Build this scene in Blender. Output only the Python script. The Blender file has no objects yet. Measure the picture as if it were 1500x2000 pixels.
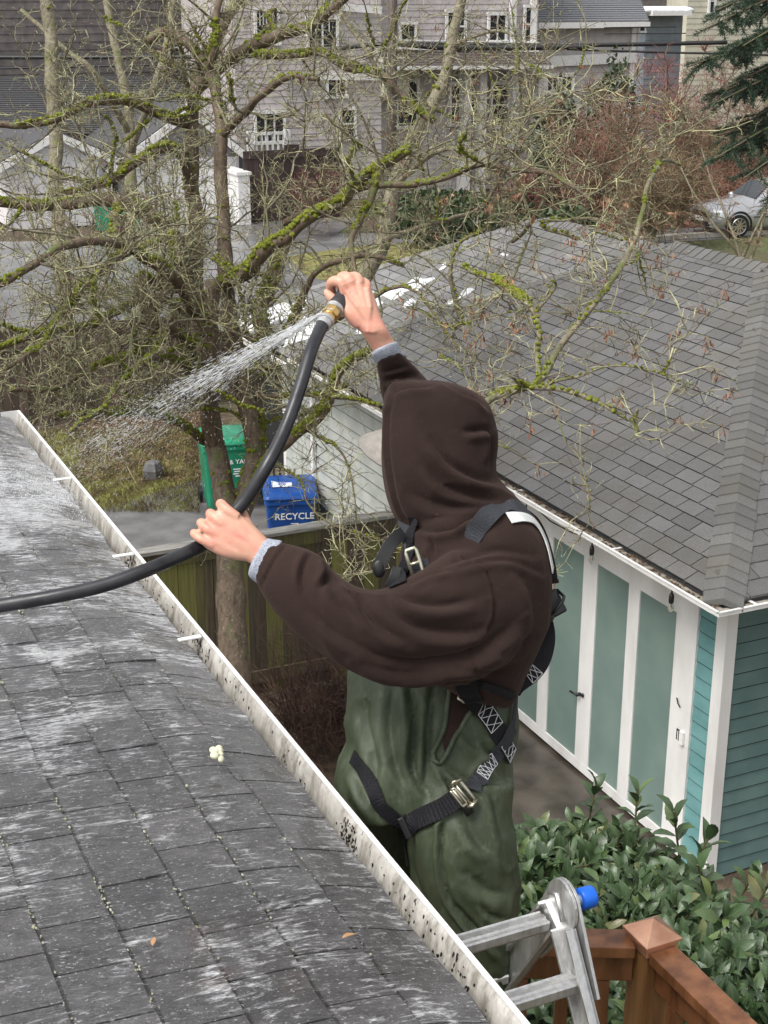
import bpy, bmesh, math, random
import numpy as np
from mathutils import Vector, Matrix
from mathutils.bvhtree import BVHTree
S = bpy.context.scene
COL = S.collection
# ---------------------------------------------------------------- camera, sky, sun
FPX, PITCH, YAW, HC = 2830.0, math.radians(19.5), math.radians(24.7), 7.0
cam = bpy.data.cameras.new('camera'); camo = bpy.data.objects.new('camera', cam); COL.objects.link(camo)
camo.location = (0, 0, HC); camo.rotation_euler = (math.pi/2 - PITCH, 0, -YAW)
cam.sensor_fit = 'VERTICAL'; cam.sensor_height = 24.0; cam.lens = 24.0*FPX/2000.0
cam.clip_start = 0.05; cam.clip_end = 600
S.camera = camo
W = bpy.data.worlds.new('World'); S.world = W; W.use_nodes = True
nt = W.node_tree; bg = nt.nodes['Background']
sky = nt.nodes.new('ShaderNodeTexSky'); sky.sky_type = 'NISHITA'; sky.sun_disc = False
SUN_EL, SUN_AZ = math.radians(58), math.radians(-105)   # azimuth from +Y clockwise
sky.sun_elevation = SUN_EL; sky.sun_rotation = SUN_AZ; sky.dust_density = 4.0
hs = nt.nodes.new('ShaderNodeHueSaturation'); hs.inputs['Saturation'].default_value = 0.12
nt.links.new(sky.outputs[0], hs.inputs['Color']); nt.links.new(hs.outputs[0], bg.inputs[0])
bg.inputs[1].default_value = 0.13
sl = bpy.data.lights.new('sun', 'SUN'); so = bpy.data.objects.new('sun', sl); COL.objects.link(so)
sl.energy = 1.35; sl.angle = math.radians(25); sl.color = (1, 0.96, 0.9)
sd = Vector((math.sin(SUN_AZ)*math.cos(SUN_EL), math.cos(SUN_AZ)*math.cos(SUN_EL), math.sin(SUN_EL)))
so.rotation_euler = sd.to_track_quat('Z', 'Y').to_euler(); so.location = (0, 0, 30)
S.view_settings.view_transform = 'Standard'; S.view_settings.look = 'None'
S.view_settings.exposure = 0.8; S.view_settings.gamma = 1.0
S.render.engine = 'CYCLES'
# ---------------------------------------------------------------- pixel <-> world
_r = np.array([math.cos(YAW), -math.sin(YAW), 0]); _f = np.array([math.sin(YAW)*math.cos(PITCH), math.cos(YAW)*math.cos(PITCH), -math.sin(PITCH)])
_u = np.array([math.sin(YAW)*math.sin(PITCH), math.cos(YAW)*math.sin(PITCH), math.cos(PITCH)]); _C = np.array([0, 0, HC])
def ray(a, b): return (a-750)/FPX*_r - (b-1000)/FPX*_u + _f
def Q(a, b, Z): return _C + ray(a, b)*Z
def QZ(a, b, z): d = ray(a, b); return _C + d*((z-HC)/d[2])
def QX(a, b, x): d = ray(a, b); return _C + d*(x/d[0])
def QY(a, b, y): d = ray(a, b); return _C + d*(y/d[1])
def proj(P):
    d = np.asarray(P, float) - _C; Z = d @ _f
    return 750 + FPX*(d @ _r)/Z, 1000 - FPX*(d @ _u)/Z, Z
# ---------------------------------------------------------------- mesh helpers
class MB:
    def __init__(s): s.v = []; s.f = []
    def add(s, vs, fs):
        n = len(s.v); s.v.extend([tuple(map(float, q)) for q in vs]); s.f.extend([tuple(i+n for i in q) for q in fs]); return s
    def box(s, c, d, ax=None):
        c = np.asarray(c, float); ax = np.eye(3) if ax is None else np.asarray(ax, float)
        vs = [c + ax[0]*d[0]*i/2 + ax[1]*d[1]*j/2 + ax[2]*d[2]*k/2 for i in (-1, 1) for j in (-1, 1) for k in (-1, 1)]
        return s.add(vs, [(0,1,3,2),(4,6,7,5),(0,4,5,1),(2,3,7,6),(0,2,6,4),(1,5,7,3)])
    def bb(s, a, b):
        a = np.minimum(a, b).astype(float) if False else np.array([min(p, q) for p, q in zip(a, b)], float); b2 = np.array([max(p, q) for p, q in zip(a, b)], float)
        b2 = np.maximum(b2, b); return s.box((a+b2)/2, b2-a)
    def bar(s, p, q, w, h, up=(0, 0, 1)):
        p = np.asarray(p, float); q = np.asarray(q, float); d = q-p; L = np.linalg.norm(d); d = d/L
        sx = np.cross(d, up); sx /= np.linalg.norm(sx); sz = np.cross(sx, d)
        return s.box((p+q)/2, (L, w, h), (d, sx, sz))
    def tube(s, P, R, n=8, caps=True):
        P = np.asarray(P, float); m = len(P); R = np.full(m, float(R)) if np.isscalar(R) else np.asarray(R, float)
        T = np.gradient(P, axis=0); T /= (np.linalg.norm(T, axis=1)[:, None]+1e-12)
        ref = np.array([0.13, 0.21, 0.97]) if abs(T[0][2]) < 0.9 else np.array([0.97, 0.2, 0.1])
        u = np.cross(T[0], ref); u /= np.linalg.norm(u)
        base = len(s.v); cs = np.cos(np.arange(n)*2*math.pi/n); sn = np.sin(np.arange(n)*2*math.pi/n)
        for i in range(m):
            u = u - T[i]*(u @ T[i]); u /= (np.linalg.norm(u)+1e-12); w = np.cross(T[i], u)
            ring = P[i] + R[i]*(cs[:, None]*u + sn[:, None]*w)
            s.v.extend(map(tuple, ring.tolist()))
        for i in range(m-1):
            a = base+i*n
            for k in range(n): k2 = (k+1) % n; s.f.append((a+k, a+k2, a+n+k2, a+n+k))
        if caps: s.f.append(tuple(range(base+n-1, base-1, -1))); s.f.append(tuple(range(base+(m-1)*n, base+m*n)))
        return s
    def loft(s, rings, caps=True):
        n = len(rings[0]); base = len(s.v)
        for r in rings: s.v.extend(map(tuple, np.asarray(r, float).tolist()))
        for i in range(len(rings)-1):
            a = base+i*n
            for k in range(n): k2 = (k+1) % n; s.f.append((a+k, a+k2, a+n+k2, a+n+k))
        if caps: s.f.append(tuple(range(base+n-1, base-1, -1))); s.f.append(tuple(range(base+(len(rings)-1)*n, base+len(rings)*n)))
        return s
    def ell(s, c, rad, ax=None, nu=16, nv=10):
        c = np.asarray(c, float); ax = np.eye(3) if ax is None else np.asarray(ax, float)
        rings = []
        for j in range(1, nv):
            t = math.pi*j/nv
            rings.append([c + ax[2]*rad[2]*math.cos(t) + math.sin(t)*(ax[0]*rad[0]*math.cos(a)+ax[1]*rad[1]*math.sin(a)) for a in np.arange(nu)*2*math.pi/nu])
        return s.loft(rings)
    def prism(s, pts, vec):
        n = len(pts); vec = np.asarray(vec, float); a = [np.asarray(q, float) for q in pts]; b = [q+vec for q in a]
        return s.add(a+b, [tuple(range(n-1, -1, -1)), tuple(range(n, 2*n))] + [(i, (i+1) % n, n+(i+1) % n, n+i) for i in range(n)])
    def cyl(s, p, q, r, n=20): return s.tube([p, q], r, n)
    def mesh(s, name):
        me = bpy.data.meshes.new(name); me.from_pydata(s.v, [], s.f); me.update(); return me
    def build(s, name, m, parent=None, smooth=False, bevel=0, autos=None):
        off = np.array(parent['_o']) if parent is not None else np.zeros(3)
        if parent is None and s.v:
            V = np.array(s.v); off = np.array([V[:, 0].mean(), V[:, 1].mean(), V[:, 2].min()])
        s2 = MB(); s2.v = (np.array(s.v)-off).tolist(); s2.f = s.f
        me = s2.mesh(name)
        if bevel:
            bm = bmesh.new(); bm.from_mesh(me)
            es = [e for e in bm.edges if len(e.link_faces) == 2 and e.calc_face_angle(0) > 0.6]
            bmesh.ops.bevel(bm, geom=es, offset=bevel, segments=2, affect='EDGES', profile=0.6); bm.to_mesh(me); bm.free()
        if smooth: me.polygons.foreach_set('use_smooth', [True]*len(me.polygons))
        if m is not None: me.materials.append(m)
        o = bpy.data.objects.new(name, me); COL.objects.link(o)
        if parent is not None: o.parent = parent; o['_o'] = [float(x) for x in off]
        else: o.location = off; o['_o'] = [float(x) for x in off]
        return o
def thing(name, label, cat, loc, group=None):
    o = bpy.data.objects.new(name, None); o.empty_display_size = 0.1; COL.objects.link(o); o.location = [float(x) for x in loc]; o['_o'] = [float(x) for x in loc]
    o['label'] = label; o['category'] = cat
    if group: o['group'] = group
    return o
def tag(o, label, cat, group=None, kind=None):
    if label: o['label'] = label
    if cat: o['category'] = cat
    if group: o['group'] = group
    if kind: o['kind'] = kind
    return o
def struct(o): o['kind'] = 'structure'; return o
def copy_thing(src, loc, label):
    c = src.copy(); COL.objects.link(c); c.location = [float(x) for x in loc]; c['label'] = label; c['_o'] = [float(x) for x in loc]
    for ch in src.children:
        d = ch.copy(); COL.objects.link(d); d.parent = c
        for g in ch.children:
            e = g.copy(); COL.objects.link(e); e.parent = d
    return c
def text(parent, s, size, o, ax, m, name='lettering', ext=0.001):
    cu = bpy.data.curves.new('t', 'FONT'); cu.body = s; cu.size = size; cu.extrude = ext; cu.align_x = 'CENTER'; cu.align_y = 'CENTER'; cu.resolution_u = 3
    cu.offset = size*0.012
    t = bpy.data.objects.new('t', cu); COL.objects.link(t); dg = bpy.context.evaluated_depsgraph_get()
    me = bpy.data.meshes.new_from_object(t.evaluated_get(dg)); bpy.data.objects.remove(t)
    V = np.zeros(len(me.vertices)*3); me.vertices.foreach_get('co', V); V = V.reshape(-1, 3)
    off = np.array(parent['_o']); ax = np.asarray(ax, float)
    V = np.asarray(o, float)-off + V[:, :1]*ax[0] + V[:, 1:2]*ax[1] + V[:, 2:3]*ax[2]
    me.vertices.foreach_set('co', V.ravel()); me.materials.clear(); me.materials.append(m); me.update()
    ob = bpy.data.objects.new(name, me); COL.objects.link(ob); ob.parent = parent; ob['_o'] = [float(x) for x in off]
    return ob
def vnoise(P, freq, seed=0):
    """smooth value noise, numpy"""
    P = np.asarray(P, float)*freq + 31.7*seed; I = np.floor(P).astype(np.int64); F = P-I; F = F*F*(3-2*F); out = 0
    for dx in (0, 1):
        for dy in (0, 1):
            for dz in (0, 1):
                h = ((I[:, 0]+dx)*73856093) ^ ((I[:, 1]+dy)*19349663) ^ ((I[:, 2]+dz)*83492791); h = (h*2654435761) & 0xffffffff; h ^= h >> 15; h = (h*2246822519) & 0xffffffff; h ^= h >> 13
                w = (F[:, 0] if dx else 1-F[:, 0])*(F[:, 1] if dy else 1-F[:, 1])*(F[:, 2] if dz else 1-F[:, 2])
                out = out + w*((h & 0xffff)/65535.0)
    return out*2-1
# ---------------------------------------------------------------- materials
def lin(c): return tuple(c)+(1,) if len(c) == 3 else c
class NT:
    def __init__(s, name):
        s.m = bpy.data.materials.new(name); s.m.use_nodes = True; s.t = s.m.node_tree; s.b = s.t.nodes['Principled BSDF']; s.out = s.t.nodes['Material Output']; s._c = None
    def n(s, ty, **kw):
        x = s.t.nodes.new(ty)
        for k, v in kw.items(): setattr(x, k, v)
        return x
    def l(s, a, b): s.t.links.new(a, b)
    def co(s, sc=(1, 1, 1), rot=(0, 0, 0)):
        if s._c is None: s._c = s.n('ShaderNodeNewGeometry').outputs['Position']
        mp = s.n('ShaderNodeMapping'); mp.inputs['Scale'].default_value = sc; mp.inputs['Rotation'].default_value = rot; s.l(s._c, mp.inputs[0]); return mp.outputs[0]
    def noise(s, scale, detail=4, rough=0.55, sc=(1, 1, 1), dist=0, rot=(0, 0, 0)):
        x = s.n('ShaderNodeTexNoise'); x.inputs['Scale'].default_value = scale; x.inputs['Detail'].default_value = detail; x.inputs['Roughness'].default_value = rough; x.inputs['Distortion'].default_value = dist
        s.l(s.co(sc, rot), x.inputs['Vector']); return x.outputs['Fac']
    def ramp(s, f, stops):
        x = s.n('ShaderNodeValToRGB'); e = x.color_ramp.elements
        while len(e) < len(stops): e.new(0.5)
        for i, (p, c) in enumerate(stops): e[i].position = p; e[i].color = lin(c if not np.isscalar(c) else (c, c, c))
        s.l(f, x.inputs[0]); return x.outputs[0]
    def mix(s, f, a, b, mode='MIX'):
        x = s.n('ShaderNodeMix', data_type='RGBA', blend_type=mode)
        for sock, v in ((x.inputs[0], f), (x.inputs[6], a), (x.inputs[7], b)):
            if hasattr(v, 'links'): s.l(v, sock)
            elif np.isscalar(v): sock.default_value = v
            else: sock.default_value = lin(v)
        return x.outputs[2]
    def math(s, op, a, b=0.0):
        x = s.n('ShaderNodeMath', operation=op)
        for sock, v in ((x.inputs[0], a), (x.inputs[1], b)):
            if hasattr(v, 'links'): s.l(v, sock)
            else: sock.default_value = v
        return x.outputs[0]
    def island(s): return s.n('ShaderNodeNewGeometry').outputs['Random Per Island']
    def base(s, v):
        if hasattr(v, 'links'): s.l(v, s.b.inputs['Base Color'])
        else: s.b.inputs['Base Color'].default_value = lin(v)
    def rough(s, v):
        if hasattr(v, 'links'): s.l(v, s.b.inputs['Roughness'])
        else: s.b.inputs['Roughness'].default_value = v
    def bump(s, h, strength=0.5, dist=0.01):
        x = s.n('ShaderNodeBump'); x.inputs['Strength'].default_value = strength; x.inputs['Distance'].default_value = dist; s.l(h, x.inputs['Height'])
        prev = s.b.inputs['Normal']
        if prev.links: s.l(prev.links[0].from_socket, x.inputs['Normal'])
        s.l(x.outputs[0], prev); return s
def simple(name, c, rough=0.5, c2=None, ns=8, metal=0, bump=0, bs=40, bd=0.002, lo=0.35, hi=0.65, sc=(1, 1, 1), isl=0, detail=5, spec=None):
    k = NT(name)
    col = k.ramp(k.noise(ns, detail, sc=sc), [(lo, c), (hi, c2)]) if c2 is not None else None
    if isl:
        f = k.math('MULTIPLY_ADD', k.island(), 1.0); 
        f = k.ramp(k.island(), [(0, 1-isl), (1, 1+isl)]); col = k.mix(1.0, col if col is not None else c, f, 'MULTIPLY')
    k.base(col if col is not None else c); k.rough(rough); k.b.inputs['Metallic'].default_value = metal
    if spec is not None: k.b.inputs['Specular IOR Level'].default_value = spec
    if bump: k.bump(k.noise(bs, 6, sc=sc), bump, bd)
    return k.m
rng = np.random.default_rng(7); random.seed(7)
# ================================================================ materials of the setting
XE_, EXP_ = 1.075-0.057, 0.136
def wet_shingle_mat():
    k = NT('wet_shingle')
    g = k.noise(210, 4, 0.8); g2 = k.noise(26, 5, 0.6)
    ps = k.n('ShaderNodeSeparateXYZ'); k.l(k.n('ShaderNodeNewGeometry').outputs['Position'], ps.inputs[0])
    fr_ = k.math('FRACT', k.math('DIVIDE', k.math('SUBTRACT', XE_+0.012+10*EXP_, ps.outputs[0]), EXP_)); fr_ = k.math('ADD', fr_, k.math('MULTIPLY', k.math('SUBTRACT', k.noise(60, 4, .7), 0.5), 0.09)); course_line = k.ramp(fr_, [(0.93, 0), (0.955, 1), (0.99, 1)])  # narrow ragged band that darkens the colour along each course line
    col = k.ramp(g, [(0.3, (0.022, 0.022, 0.024)), (0.6, (0.10, 0.098, 0.102)), (0.76, (0.34, 0.34, 0.34))])
    col = k.mix(0.55, col, k.ramp(g2, [(0.35, (0.05, 0.048, 0.05)), (0.65, (0.13, 0.127, 0.13))]))
    f = k.ramp(k.island(), [(0, 0.75), (1, 1.25)]); col = k.mix(1.0, col, f, 'MULTIPLY')
    col = k.mix(k.math('MULTIPLY', course_line, 0.8), col, (0.012, 0.011, 0.010))
    # water foam streaking down the slope, plus white specks painted as wet glints
    s1 = k.noise(1.0, 8, 0.66, sc=(9, 40, 9), dist=2.2); s2 = k.noise(1.0, 5, 0.6, sc=(3.6, 3.0, 3), dist=1.2); s3 = k.noise(1.0, 6, 0.7, sc=(28, 120, 28), dist=0.5)
    pos = k.n('ShaderNodeNewGeometry').outputs['Position']; sep = k.n('ShaderNodeSeparateXYZ'); k.l(pos, sep.inputs[0])
    near = k.ramp(k.math('MULTIPLY_ADD', sep.outputs[0], 0.5), [(0.0, 0.0), (0.2, 0.35), (0.46, 1.0), (0.52, 0.7)])
    far = k.ramp(k.math('MULTIPLY', sep.outputs[1], 0.16), [(0.12, 0.25), (0.3, 0.7), (0.5, 1.0), (1.0, 1.0)])
    env = k.math('MULTIPLY', k.math('ADD', near, 0.05), far)
    vd = k.n('ShaderNodeVectorMath', operation='DISTANCE'); k.l(pos, vd.inputs[0]); vd.inputs[1].default_value = tuple(QZ(90, 925, 5.42)); hitm = k.ramp(vd.outputs['Value'], [(0.15, 0.5), (0.95, 0.0)]); env = k.math('ADD', env, hitm)
    m = k.math('ADD', k.math('MULTIPLY', s1, 0.9), k.math('MULTIPLY', s2, 0.75)); m = k.math('ADD', m, k.math('MULTIPLY', s3, 0.35)); m = k.math('ADD', k.math('ADD', m, -0.05), k.math('MULTIPLY', env, 0.25))
    foam = k.ramp(m, [(0.535, 0.0), (0.60, 0.35), (0.70, 1.0)]) if False else k.ramp(k.math('MULTIPLY', m, 0.5), [(0.566, 0.0), (0.60, 0.35), (0.64, 1.0)])
    glint = k.ramp(k.noise(1, 3, 0.6, sc=(110, 190, 110)), [(0.62, 0), (0.68, 1.0)])
    fine = k.ramp(k.noise(1.0, 5, 0.7, sc=(55, 230, 55), dist=1.0), [(0.36, 0.15), (0.58, 1.0)]); foam = k.math('MULTIPLY', foam, fine)
    foam_glint = k.math('MAXIMUM', foam, k.math('MULTIPLY', glint, 0.55))
    col = k.mix(k.math('MULTIPLY', foam_glint, 0.9), col, (0.80, 0.81, 0.83))
    k.base(col); k.rough(k.ramp(k.noise(1.0, 5, 0.6, sc=(14, 50, 14)), [(0.35, 0.05), (0.65, 0.30)]))
    k.b.inputs['Coat Weight'].default_value = 0.6; k.b.inputs['Coat Roughness'].default_value = 0.1
    k.bump(k.noise(1.0, 6, 0.6, sc=(22, 95, 22), dist=2.0), 1.0, 0.010); k.bump(k.noise(85, 5, .7, sc=(.6, 1, 1)), .6, .005); k.bump(g, 0.7, 0.003)
    return k.m
def dry_shingle_mat(name, a, b, tint=None):
    k = NT(name); g = k.noise(95, 4, 0.85); g2 = k.noise(1.4, 5, 0.6)
    col = k.ramp(g, [(0.3, a), (0.7, b)]); f = k.ramp(k.island(), [(0, 0.78), (0.5, 1.0), (1, 1.18)]); col = k.mix(1.0, col, f, 'MULTIPLY')
    col = k.mix(k.ramp(g2, [(0.42, 0), (0.7, 0.6)]), col, tint or (0.1, 0.1, 0.07))
    k.base(col); k.rough(k.ramp(g2, [(0.3, 0.45), (0.7, 0.75)])); k.bump(g, 0.5, 0.004); return k.m
M = {}
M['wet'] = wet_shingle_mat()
M['shing'] = dry_shingle_mat('grey_shingle', (0.058, 0.057, 0.058), (0.19, 0.187, 0.186), (0.10, 0.09, 0.07))
M['shing2'] = dry_shingle_mat('light_shingle', (0.13, 0.125, 0.125), (0.25, 0.245, 0.245))
M['cap'] = dry_shingle_mat('cap_shingle', (0.068, 0.067, 0.066), (0.19, 0.187, 0.18), (0.12, 0.11, 0.085))
M['felt'] = simple('roof_felt', (0.012, 0.012, 0.012), 0.8)
M['darkroof'] = simple('far_roof', (0.05, 0.05, 0.055), 0.7, (0.09, 0.09, 0.095), 30)
def gutter_in():
    k = NT('gutter_inside'); d = k.noise(1, 5, 0.75, sc=(6, 48, 17), dist=.8); e = k.noise(1.9, 2, 0.5); c = k.ramp(k.noise(11, 6, .7), [(0.3, (0.30, 0.28, 0.25)), (0.7, (0.60, 0.58, 0.54))]); c = k.mix(k.ramp(k.noise(1, 5, .7, sc=(10, 30, 10)), [(.46, 0), (.62, .75)]), c, (.17, .15, .12))
    m = k.math('ADD', d, k.math('MULTIPLY', e, 0.45)); k.base(k.mix(k.ramp(m, [(0.86, 0), (0.875, 1)]), c, (0.02, 0.018, 0.015)))
    k.rough(0.35); k.bump(k.noise(60, 4), 0.3, 0.002); return k.m
M['gin'] = gutter_in()
M['white'] = simple('white_paint', (0.72, 0.71, 0.69), 0.35, (0.82, 0.81, 0.80), 9, bump=0.15, bs=60)
M['trim'] = simple('garage_white_trim', (0.60, 0.58, 0.56), 0.5, (0.80, 0.79, 0.77), 2.2, bump=0.2, bs=30, lo=0.3, hi=0.6, sc=(1, 1, 0.35))
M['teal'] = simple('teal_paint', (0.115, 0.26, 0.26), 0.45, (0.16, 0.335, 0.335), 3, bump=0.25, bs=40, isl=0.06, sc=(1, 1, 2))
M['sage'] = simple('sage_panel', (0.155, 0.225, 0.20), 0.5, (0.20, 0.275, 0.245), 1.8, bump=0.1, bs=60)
M['teal_shade'] = simple('teal_shade_paint', (0.085, 0.15, 0.145), 0.5, (0.12, 0.195, 0.185), 3, bump=0.25, bs=40, isl=0.06)  # darker copy of the teal: the south wall's shade is in the colour
M['greysid'] = simple('pale_green_siding', (0.34, 0.36, 0.33), 0.6, (0.44, 0.45, 0.42), 4, bump=0.2, bs=30, isl=0.05)
M['concrete'] = simple('wet_concrete', (0.035, 0.028, 0.022), 0.28, (0.10, 0.085, 0.07), 2.5, bump=0.3, bs=60, bd=0.003)
M['path'] = simple('grey_paving', (0.10, 0.095, 0.095), 0.35, (0.17, 0.165, 0.165), 3, bump=0.3, bs=80)
M['asphalt'] = simple('wet_asphalt', (0.13, 0.13, 0.135), 0.3, (0.22, 0.22, 0.225), 0.7, bump=0.2, bs=90)
k = NT('soil'); k.base(k.mix(k.ramp(k.noise(.16, 4, .6), [(.48, 0), (.58, 1)]), k.ramp(k.noise(5, 5), [(.35, (.05, .035, .022)), (.65, (.12, .085, .055))]), k.ramp(k.noise(6, 5), [(.35, (.05, .06, .02)), (.65, (.13, .14, .05))]))); k.rough(.85); k.bump(k.noise(30, 6), .8, .03); M['soil'] = k.m
M['lawn'] = simple('lawn', (0.13, 0.10, 0.04), 0.8, (0.25, 0.25, 0.07), 3, bump=1, bs=60, bd=0.03, lo=0.4, hi=0.6)
M['brick'] = simple('red_brick_edge', (0.20, 0.08, 0.06), 0.6, (0.28, 0.13, 0.1), 5)
def fence_mat(name, a, b, gcol, amt):
    k = NT(name); w = k.noise(1, 6, 0.65, sc=(40, 40, 1.6)); c = k.ramp(w, [(0.3, a), (0.7, b)])
    big = k.math('ADD', k.math('MULTIPLY', k.island(), 0.55), k.math('MULTIPLY', k.noise(1, 4, 0.6, sc=(3, 3, 0.8)), 0.9))
    c = k.mix(k.ramp(big, [(amt, 0), (amt+0.22, 0.9)]), c, k.mix(k.ramp(w, [(0.35, 0), (0.65, 1)]), tuple(q*0.6 for q in gcol), gcol))
    c = k.mix(1.0, c, k.ramp(k.island(), [(0, 0.55), (1, 1.25)]), 'MULTIPLY')
    k.base(c); k.rough(0.7); k.bump(w, 0.6, 0.006); return k.m
M['fence'] = fence_mat('mossy_fence', (0.045, 0.032, 0.02), (0.17, 0.13, 0.09), (0.18, 0.18, 0.045), 0.55)
M['fencecap'] = simple('grey_cap_board', (0.16, 0.15, 0.13), 0.35, (0.36, 0.35, 0.33), 5, bump=0.5, bs=20, sc=(1, 8, 8))
M['oldfence'] = fence_mat('old_fence', (0.05, 0.035, 0.028), (0.16, 0.12, 0.10), (0.07, 0.08, 0.04), 0.95)
M['fardark'] = fence_mat('far_dark_fence', (0.035, 0.022, 0.02), (0.075, 0.05, 0.045), (0.07, 0.08, 0.04), 1.5)
M['snow'] = simple('snow', (0.55, 0.57, 0.60), 0.6, (0.80, 0.82, 0.85), 8, bump=0.4, bs=20, bd=0.02)
M['hgrey'] = simple('grey_shingle_siding', (0.42, 0.40, 0.395), 0.7, (0.52, 0.50, 0.49), 3, isl=0.1)
M['hpink'] = simple('warm_grey_siding', (0.43, 0.39, 0.385), 0.7, (0.53, 0.49, 0.485), 3, isl=0.06)
M['hcream'] = simple('cream_siding', (0.5, 0.48, 0.38), 0.7, (0.6, 0.57, 0.46), 3, isl=0.05)
M['hblue'] = simple('blue_grey_siding', (0.16, 0.19, 0.22), 0.7, (0.22, 0.25, 0.28), 3, isl=0.08)
M['hdark'] = simple('dark_brown_siding', (0.09, 0.08, 0.077), 0.7, (0.15, 0.135, 0.13), 3, isl=0.12)
M['hwhite'] = simple('off_white_wall', (0.68, 0.66, 0.67), 0.6, (0.8, 0.78, 0.79), 3)
k = NT('window_glass'); k.base((0.03, 0.035, 0.04)); k.rough(0.05); k.b.inputs['Specular IOR Level'].default_value = 0.8; M['glass'] = k.m
M['black'] = simple('black_plastic', (0.012, 0.012, 0.013), 0.35)
M['cable'] = simple('black_cable', (0.015, 0.015, 0.016), 0.5)
k = NT('clear_bulb'); k.base((0.9, 0.88, 0.8)); k.rough(0.03); k.b.inputs['Transmission Weight'].default_value = 1.0; k.b.inputs['IOR'].default_value = 1.2; M['bulb'] = k.m
M['binblue'] = simple('blue_bin_plastic', (0.008, 0.05, 0.22), 0.3, (0.012, 0.075, 0.30), 6)
M['bingreen'] = simple('green_bin_plastic', (0.012, 0.19, 0.10), 0.32, (0.02, 0.27, 0.15), 6)
M['letter'] = simple('white_print', (0.75, 0.76, 0.76), 0.5)
M['pole'] = simple('weathered_pole', (0.07, 0.055, 0.05), 0.8, (0.15, 0.12, 0.11), 1, bump=0.4, sc=(20, 20, 1))
# ================================================================ ground
def sheet(name, pts, z, m, n=1):
    b = MB(); b.add([(p[0], p[1], z) for p in pts], [tuple(range(len(pts)))]); o = b.build(name, m)
    return struct(o)
def ccw(pts):
    P = np.array(pts)[:, :2]; a = sum(P[i][0]*P[(i+1) % len(P)][1]-P[(i+1) % len(P)][0]*P[i][1] for i in range(len(P)))
    return pts if a > 0 else pts[::-1]
sheet('ground', [(-150, -60), (250, -60), (250, 300), (-150, 300)], -0.02, M['soil'])
sheet('lawn', ccw([QZ(*p, 0) for p in [(60, 852), (150, 838), (215, 858), (235, 905), (330, 895), (385, 925), (330, 960), (215, 1000), (100, 960), (-200, 900), (-200, 850)]]), -0.012, M['lawn'])
sheet('path', ccw([QZ(*p, 0) for p in [(150, 1010), (235, 982), (385, 935), (470, 960), (700, 1040), (640, 1090), (280, 1190), (100, 1200)]]), -0.008, M['path'])
sheet('paving', [(3.2, 5.0), (6.85, 5.0), (6.85, 12.95), (5.2, 12.95), (5.0, 9.8)], -0.008, M['concrete'])
sheet('street', ccw([QZ(*p, 0) for p in [(-800, 640), (200, 640), (640, 650), (1080, 520), (1280, 474), (1700, 448), (2600, 420), (2600, 385), (1700, 405), (1340, 436), (1000, 452), (600, 456), (100, 470), (-800, 480)]]), -0.012, M['asphalt'])
sheet('driveway', ccw([QZ(*p, 0) for p in [(200, 470), (640, 470), (700, 425), (220, 418)]]), -0.008, M['path'])
sheet('driveway', ccw([QZ(*p, 0) for p in [(800, 450), (1010, 446), (1000, 412), (850, 410)]]), -0.008, M['path'])
sheet('verge', ccw([QZ(*p, 0) for p in [(560, 500), (700, 480), (860, 470), (860, 530), (700, 560), (600, 540)]]), -0.006, M['lawn'])
b = MB(); P1, P2, P3 = QZ(1150, 484, 0), QZ(1320, 466, 0), QZ(1700, 446, 0)
for a, c in ((P1, P2), (P2, P3)): b.bar(a+[0, 0, .07], c+[0, 0, .07], 0.3, 0.14)
struct(b.build('kerb', simple('pale_kerb', (0.45, 0.43, 0.38), 0.5)))
b = MB(); b.bar(QZ(1080, 452, 0)+[0, 0, .06], QZ(1380, 438, 0)+[0, 0, .06], 1.0, 0.12); struct(b.build('brick_edging', M['brick']))
# ================================================================ near roof
XG = 1.075; ZL = 5.35; XE = XG-0.057; YF = 6.05; SL = math.tan(math.radians(5))
def zr(x):
    d = XE-x
    return 5.372 + d*SL - 0.045*math.exp(-(max(d, 0)/0.11)**1.3) - (0.25*(-d) if d < 0 else 0)
roof = thing('near_roof', 'wet dark grey shingle roof in the foreground, with water and foam running down to its gutter', 'roof', (-1.5, 2.5, 5.3))
b = MB(); xs = [XE-0.01-0.02*i for i in range(12)]+[0.6, 0.2, -0.5, -2, -4.5]
for i in range(len(xs)-1):
    x0, x1 = xs[i], xs[i+1]; b.add([(x0, -2, zr(x0)-.012), (x0, YF, zr(x0)-.012), (x1, YF, zr(x1)-.012), (x1, -2, zr(x1)-.012)], [(0, 1, 2, 3)])
b.bb((-4.5, -2, 5.0), (XE-0.03, YF-.02, 5.2))
b.build('roof_deck', M['felt'], roof)
b = MB(); EXP, TAB = 0.136, 0.148
mossline = []
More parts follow.
